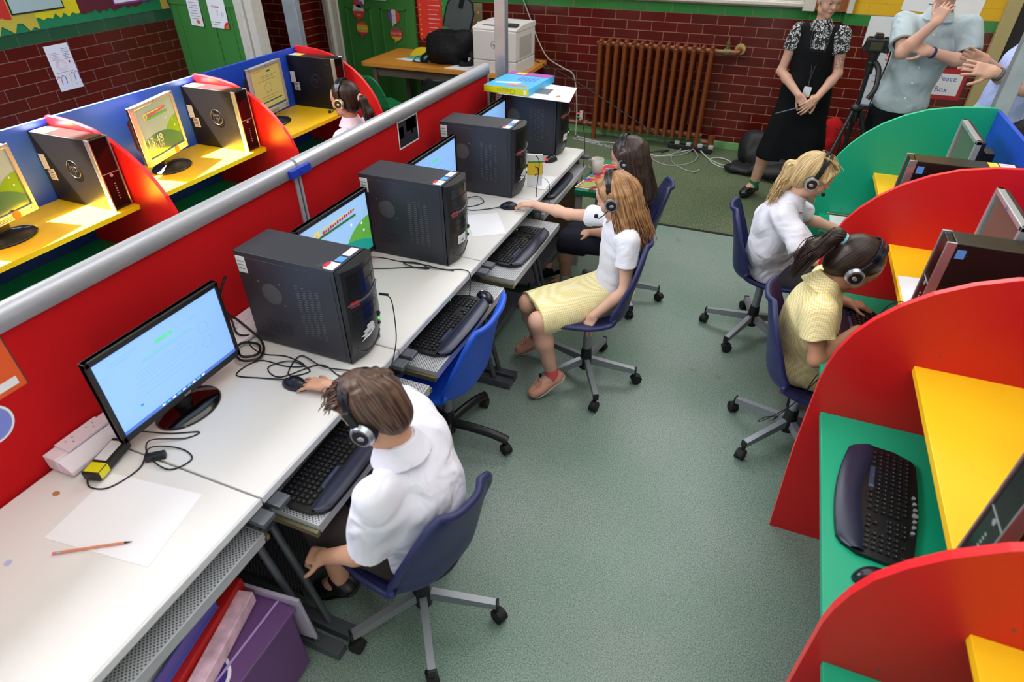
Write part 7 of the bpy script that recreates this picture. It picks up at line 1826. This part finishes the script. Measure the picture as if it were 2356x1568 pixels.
hh = MB().cyl((0, 0, 1.16), (0, 0, 1.21), .024).sph((0, 0, 1.23), .032).cyl((0, 0, 1.24), (0, 0, 1.30), .030, .036).tube(spline([(.02, -.03, 1.24), (.05, -.08, 1.20), (.06, -.13, 1.10), (.03, -.15, 1.03)], 4), .018, 8)
hh.build('tripod_head', M_black, t)
t = thing('camera', 'black camera body mounted on the tripod, its screen facing the room', 'camera', (.60, 5.12, 1.30), 4)
MB().bb((-.072, -.03, 0), (.072, .03, .085)).prism([(-.028, .085), (.028, .085), (.020, .115), (-.020, .115)], -.02, .035, 'y').bb((.045, -.045, 0), (.078, .035, .08)).build('body', M_black, t, bevel=.008)
MB().bb((-.045, -.0325, .015), (.030, -.030, .065)).build('rear_screen', mat('lcd_dim', (70, 66, 50), .15), t); MB().bb((-.018, -.036, .088), (.018, -.02, .108)).build('viewfinder', M_blackm, t, bevel=.003)
MB().cyl((0, .03, .042), (0, .12, .042), .036, .038).build('lens', M_black, t)
MB().cyl((.045, 0, .085), (.045, 0, .095), .013).cyl((-.05, 0, .085), (-.05, 0, .094), .015).build('dials', M_black, t)
MB().tube(spline([(.075, 0, .07), (.095, -.02, -.02), (.080, -.03, -.20), (.06, -.03, -.40), (.02, -.02, -.52), (-.03, 0, -.40)], 6), .008, 6, flat=.3).tube(spline([(-.07, 0, .07), (-.085, -.01, .0), (-.06, -.01, -.05)], 5), .006, 6, flat=.3).build('neck_strap', M_blackm, t)

# ================================================================== STANDING ADULTS
def leop_mat():
    m, nt, b = node_mat('leopard_print')
    tc = nt.nodes.new('ShaderNodeTexCoord'); vo = nt.nodes.new('ShaderNodeTexVoronoi'); vo.inputs['Scale'].default_value = 62; nt.links.new(tc.outputs['Object'], vo.inputs['Vector'])
    n = nt.nodes.new('ShaderNodeTexNoise'); n.inputs['Scale'].default_value = 70; nt.links.new(tc.outputs['Object'], n.inputs['Vector'])
    ad = nt.nodes.new('ShaderNodeMath'); ad.operation = 'ADD'; nt.links.new(vo.outputs['Distance'], ad.inputs[0]); nt.links.new(n.outputs['Fac'], ad.inputs[1])
    cr = nt.nodes.new('ShaderNodeValToRGB'); e = cr.color_ramp.elements; cr.color_ramp.interpolation = 'CONSTANT'
    e[0].position = 0; e[0].color = (.012, .012, .016, 1); e[1].position = .78; e[1].color = (.66, .66, .68, 1); q = e.new(.96); q.color = (.012, .012, .016, 1)
    nt.links.new(ad.outputs[0], cr.inputs[0]); nt.links.new(cr.outputs[0], b.inputs['Base Color']); b.inputs['Roughness'].default_value = .8
    return m
LEO = leop_mat(); BLK = cloth_mat('dress_black', (17, 17, 20), .8, bump=.5, scale=7)
H = Head((.250, 5.50, 1.560), (.42, -.84, -.30), (.10, -.20, 1), .98)
J = dict(neck=(.245, 5.525, 1.40), chest=(.245, 5.53, 1.24), pel=(.26, 5.56, .92), shL=(.400, 5.52, 1.335), shR=(.095, 5.55, 1.345),
         elL=(.440, 5.47, 1.075), wrL=(.330, 5.30, .925), elR=(.040, 5.52, 1.055), wrR=(.205, 5.33, .930),
         hpL=(.34, 5.56, .88), knL=(.37, 5.56, .50), anL=(.37, 5.60, .09), toL=(.36, 5.47, .04), hpR=(.18, 5.56, .88), knR=(.09, 5.55, .50), anR=(.035, 5.60, .09), toR=(-.03, 5.50, .04))
J = {k: np.array(v, float) for k, v in J.items()}; base = (.2, 5.55, 0)
def tattoo(V, c, blend):
    e = J['elL']; s_ = J['shL']; t_ = (V - e) @ (s_ - e) / np.dot(s_ - e, s_ - e); d = np.linalg.norm(V - (e + np.clip(t_, 0, 1)[:, None] * (s_ - e)), axis=1)
    near = (d < .06) & (t_ > .12) & (t_ < .60) & (V[:, 1] < 5.50)
    p = np.sin(V[:, 0] * 260 + 3 * np.sin(V[:, 2] * 130)) * np.sin(V[:, 2] * 230 + 2 * np.sin(V[:, 0] * 150)); blend((near & (np.abs(p) < .22)).astype(float) * .75, (.05, .04, .045))
    cap_ = H.L(V); hz = (np.abs(cap_) < .16).all(1) & (cap_[:, 2] > .035) & (cap_[:, 1] < .05); blend(hz.astype(float) * .6, (.10, .07, .05))
lady = build_person('woman standing in a long black dress over a spotted shirt, hands clasped', base, .0048, H, J, SK_ADULT, None,
    dict(tw=(.135, .092), arm=.86, handL=((-.62, -.42, -.60), (.35, -.85, .25), -1, .35, .88), handR=((.62, -.30, -.62), (-.3, -.88, .1), 1, .35, .88)), neck_r=.044, extra=tattoo, child=False, brow=(.12, .08, .05))
S = grid_for([J['pel'], J['shL'], J['shR'], J['elL'], J['elR']], .15, .0055)
torso(S, J['pel'], J['chest'], J['shL'], J['shR'], .140, .100)
for q in ('L', 'R'):
    sh, el = J['sh' + q], J['el' + q]; e = lerp(sh, el, .48); sleeve(S, sh, e, .056, .058, .03)
neckline(S, J, H, .050); S.wrinkle(.003, 36, 40); S.halfspace((0, 0, .95), (0, 0, -1)); S.build('shirt', LEO, base, lady)
collar(LEO, J, H, base, lady, r=.052, drop=.05, flare=.03)
S = SDF((-.15, 5.30, .30), (.68, 5.80, 1.45), .006)
S.ell((.245, 5.535, 1.20), (.152, .116, .20), None, 0); S.ell((.250, 5.540, 1.04), (.150, .118, .18), None, .05); S.cap((.14, 5.545, 1.345), (.19, 5.535, 1.30), .058, .06, .03); S.cap((.355, 5.53, 1.34), (.30, 5.53, 1.30), .058, .06, .03)
S.ell((.255, 5.55, .93), (.165, .125, .16), None, .06)
for a, b in (((.20, 5.55, .90), (.13, 5.55, .40)), ((.31, 5.55, .90), (.40, 5.55, .40)), ((.255, 5.55, .90), (.26, 5.55, .40))): S.cap(a, b, .120, .132, .05)
S.wrinkle(.006, 24, 41)
S.box((.255, 5.40, 1.36), (.050, .12, .12), [nv([1, 0, 0]), nv([0, 1, 0]), nv([0, 0, 1])], .01, .015, sub=True)
S.cap((.245, 5.53, 1.50), (.245, 5.53, 1.35), .075, .065, .01, sub=True); S.halfspace((0, 0, .375), (0, 0, -1)); S.halfspace((0, 0, .40), (0, 0, -1), lo=(.2, 5.3, .3), hi=(.68, 5.8, .45))
S.build('long_dress', BLK, base, lady)
S = hgrid(H, (-.12, -.14, -.1), (.12, .12, .15), .03, .0045); s = H.s
S.ell(H.P(0, -.016, .046), np.array([.078, .095, .078]) * s, H.A, 0); S.ell(H.P(0, .115, -.03), np.array([.078, .085, .095]) * s, H.A, .01, sub=True); S.halfspace(H.P(0, 0, .03), -H.u + H.f * .1)
S.build('cropped_hair', hair_mat('hair_crop', (58, 44, 36), (110, 86, 66)), H.c, lady, frame=H.A)
ly = MB().tube(spline([(.19, 5.44, 1.37), (.20, 5.425, 1.26), (.245, 5.42, 1.12), (.255, 5.405, 1.02)], 6), .0035, 6, flat=.5).tube(spline([(.31, 5.44, 1.37), (.31, 5.425, 1.26), (.27, 5.42, 1.12), (.258, 5.405, 1.02)], 6), .0035, 6, flat=.5)
o = ly.box((.257, 5.402, 1.00), (.008, .008, .04)).box((.257, 5.396, .945), (.055, .004, .075), rot=(0, 4, 0), mi=1).build('lanyard', [mat('lanyard_grey', (70, 70, 76), .6), M_label]); tag(o, 'lanyard with a white badge round the neck of the standing woman', 'lanyard')
o = MB().tube([(.318 + .030 * math.cos(a), 5.296 + .018 * math.sin(a), .925 + .022 * math.sin(a)) for a in [2 * PI * i / 20 for i in range(20)]], .005, 8, closed=True).build('bracelet', mat('gold', (212, 166, 70), .25, metal=.9)); tag(o, 'gold bracelet on the wrist of the standing woman', 'bracelet')
o = MB().cyl((.08, 5.27, .80), (.22, 5.25, .86), .0045, n=8).cyl((.065, 5.272, .795), (.08, 5.27, .80), .001, .0045, n=8).build('pen', M_dgrey); tag(o, 'dark grey pen held in the clasped hands of the standing woman', 'pen')
GS = mat('sock_green', (20, 120, 84), .9)
for q in ('L', 'R'):
    an = J['an' + q]; S = grid_for([an - .06, an + .09], .03, .005); S.cap(an + (0, 0, -.02), lerp(an, J['kn' + q], .16), .043, .041, 0); S.halfspace(lerp(an, J['kn' + q], .13), J['kn' + q] - an); S.build('sock', GS, base, lady)
    shoe('shoe', '', lady, an, J['to' + q] + (0, 0, .01), mat('shoe_black_gloss', (14, 14, 15), .18, coat=.4), M_blackm, w=.042, hgt=.035, base=base)

# man in pale shirt, arms folded with one hand at his chin
H = Head((.91, 5.13, 1.735), (-.25, -.90, -.28), (0, -.2, 1), 1.03)
J = dict(neck=(.91, 5.18, 1.55), chest=(.91, 5.22, 1.36), pel=(.87, 5.25, .96), shL=(1.105, 5.20, 1.475), shR=(.720, 5.20, 1.475),
         elL=(1.155, 5.09, 1.275), wrL=(.890, 4.99, 1.345), elR=(.745, 5.00, 1.325), wrR=(.865, 4.955, 1.515),
         hpL=(.97, 5.25, .90), knL=(.98, 5.24, .50), anL=(.98, 5.28, .09), toL=(.98, 5.12, .04), hpR=(.79, 5.25, .90), knR=(.77, 5.24, .50), anR=(.77, 5.28, .09), toR=(.75, 5.12, .04))
J = {k: np.array(v, float) for k, v in J.items()}; base = (.88, 5.2, 0)
man = build_person('man in a pale grey-blue shirt, arms folded with one hand at his chin', base, .0052, H, J, SK_ADULT, None,
    dict(tw=(.145, .095), handL=((-.95, -.10, .30), (-.1, -.8, .5), -1, .35, .98), handR=((.30, .10, .95), (-.45, -.80, .2), -1, 1.0, .98)), neck_r=.056, child=False)
PALE = cloth_mat('shirt_pale', (176, 190, 196), .85, bump=1, scale=6, dist=.03)
S = grid_for([J['pel'] - (0, 0, .05), J['shL'], J['shR'], J['elL'], J['elR']], .17, .006)
torso(S, J['pel'] + (0, 0, .02), J['chest'], J['shL'], J['shR'], .185, .130, .06)
for q in ('L', 'R'):
    sh, el = J['sh' + q], J['el' + q]; e = lerp(sh, el, .72); sleeve(S, sh, e, .068, .074, .04)
neckline(S, J, H, .060); S.wrinkle(.006, 26, 50); S.halfspace((.88, 5.2, .935), (.0, .25, -1)); S.build('shirt', PALE, base, man)
collar(PALE, J, H, base, man, r=.062, drop=.045)
bt = MB()
for i in range(5): bt.cyl((.905 - .008 * i, 5.088, 1.43 - i * .10), (.905 - .008 * i, 5.08, 1.43 - i * .10), .006, n=12)
ob = bt.build('shirt_buttons', M_label); ob.parent = man; ob.matrix_basis = man.matrix_world.inverted()
S = grid_for([J['hpL'], J['hpR'], J['anL'], J['anR']], .15, .008); S.ell((.875, 5.25, .93), (.165, .125, .13), None, 0)
for q in ('L', 'R'): limb(S, [J['hp' + q], J['kn' + q], J['an' + q] + (0, 0, .03)], (.095, .078, .064), .03)
S.build('trousers', cloth_mat('trousers_black', (20, 20, 26)), base, man)
for q in ('L', 'R'): shoe('shoe', '', man, J['an' + q], J['to' + q] + (0, 0, .01), M_black, M_blackm, w=.046, hgt=.035, base=base, h=.006)
S = hgrid(H, (-.12, -.14, -.1), (.12, .12, .15), .03, .006); s = H.s; hair_cap(S, H, .010, low=-.06); S.build('hair', HD2, H.c, man, frame=H.A)
def band(name, label, cat, w_, el_, r_, m, wd=.010):
    w_ = np.array(w_, float); d = nv(np.array(el_) - w_); a = np.cross(d, [0, 0, 1]); a = nv(a); b = np.cross(d, a); c = w_ + d * .03
    o = MB().tube([tuple(c + (a * math.cos(t_) + b * math.sin(t_)) * r_) for t_ in [2 * PI * i / 24 for i in range(24)]], wd * .35, 8, closed=True).cyl(tuple(c - d * wd * .7), tuple(c + d * wd * .7), r_ + .0015, n=28, caps=False).build(name, m); return tag(o, label, cat)
band('wristband', 'dark blue wristband on the man in the pale shirt', 'wristband', J['wrL'], J['elL'], .031, mat('band_navy', (24, 36, 96), .4), .014)

# second man at the right edge
H = Head((1.40, 4.64, 1.76), (-.95, -.25, -.15), (0, 0, 1), 1.03)
J = dict(neck=(1.41, 4.65, 1.58), chest=(1.39, 4.68, 1.38), pel=(1.33, 4.70, .98), shL=(1.34, 4.50, 1.49), shR=(1.44, 4.86, 1.49),
         elL=(1.37, 4.35, 1.27), wrL=(1.115, 4.30, 1.375), elR=(1.30, 4.68, 1.26), wrR=(1.09, 4.45, 1.40),
         hpL=(1.32, 4.62, .92), knL=(1.32, 4.62, .50), anL=(1.34, 4.62, .09), toL=(1.19, 4.60, .04), hpR=(1.36, 4.80, .92), knR=(1.36, 4.80, .50), anR=(1.38, 4.80, .09), toR=(1.22, 4.82, .04))
J = {k: np.array(v, float) for k, v in J.items()}; base = (1.45, 4.7, 0)
man2 = build_person('man in a light blue shirt cut by the right edge, hands held open', base, .0048, H, J, SK_ADULT, None,
    dict(tw=(.165, .11), handL=((-.97, .06, .12), (-.10, -.8, .55), -1, .18, 1.0, None, .16), handR=((-.90, -.10, .35), (.1, .9, .35), 1, .25, 1.0, None, .16)), neck_r=.056, child=False)
LB = cloth_mat('shirt_lightblue', (176, 190, 240), .85, bump=1, scale=6, dist=.03)
S = grid_for([J['pel'] - (0, 0, .05), J['shL'], J['shR'], J['elL'], J['elR']], .18, .0065)
torso(S, J['pel'] + (0, 0, .02), J['chest'], J['shL'], J['shR'], .180, .150, .06)
for q in ('L', 'R'):
    sh, el = J['sh' + q], J['el' + q]; e = lerp(sh, el, .80); sleeve(S, sh, e, .068, .074, .04)
neckline(S, J, H, .060); S.wrinkle(.007, 26, 60); S.halfspace((0, 0, .94), (.0, 0, -1)); S.build('shirt', LB, base, man2)
S = grid_for([J['hpL'], J['hpR'], J['anL'], J['anR']], .15, .008); S.ell((1.33, 4.70, .94), (.125, .165, .13), None, 0)
for q in ('L', 'R'): limb(S, [J['hp' + q], J['kn' + q], J['an' + q] + (0, 0, .03)], (.095, .078, .064), .03)
S.build('trousers', MATS['trousers_black'], base, man2)
for q in ('L', 'R'): shoe('shoe', '', man2, J['an' + q], J['to' + q] + (0, 0, .01), M_black, M_blackm, w=.046, hgt=.035, base=base, h=.006)
S = hgrid(H, (-.12, -.14, -.1), (.12, .12, .15), .03, .006); hair_cap(S, H, .010, low=-.06); S.build('hair', HD2, H.c, man2, frame=H.A)
band('wristband', 'grey and black wristband on the man in the light blue shirt', 'wristband', J['wrL'], J['elL'], .032, M_dgrey, .016)
o = MB().sph((0, 0, .0), (.14, .12, .16)).build('shoulder_bag', BK); o.location = (1.36, 4.16, 1.03); tag(o, 'black shoulder bag behind the blue back panel at the right edge', 'bag')
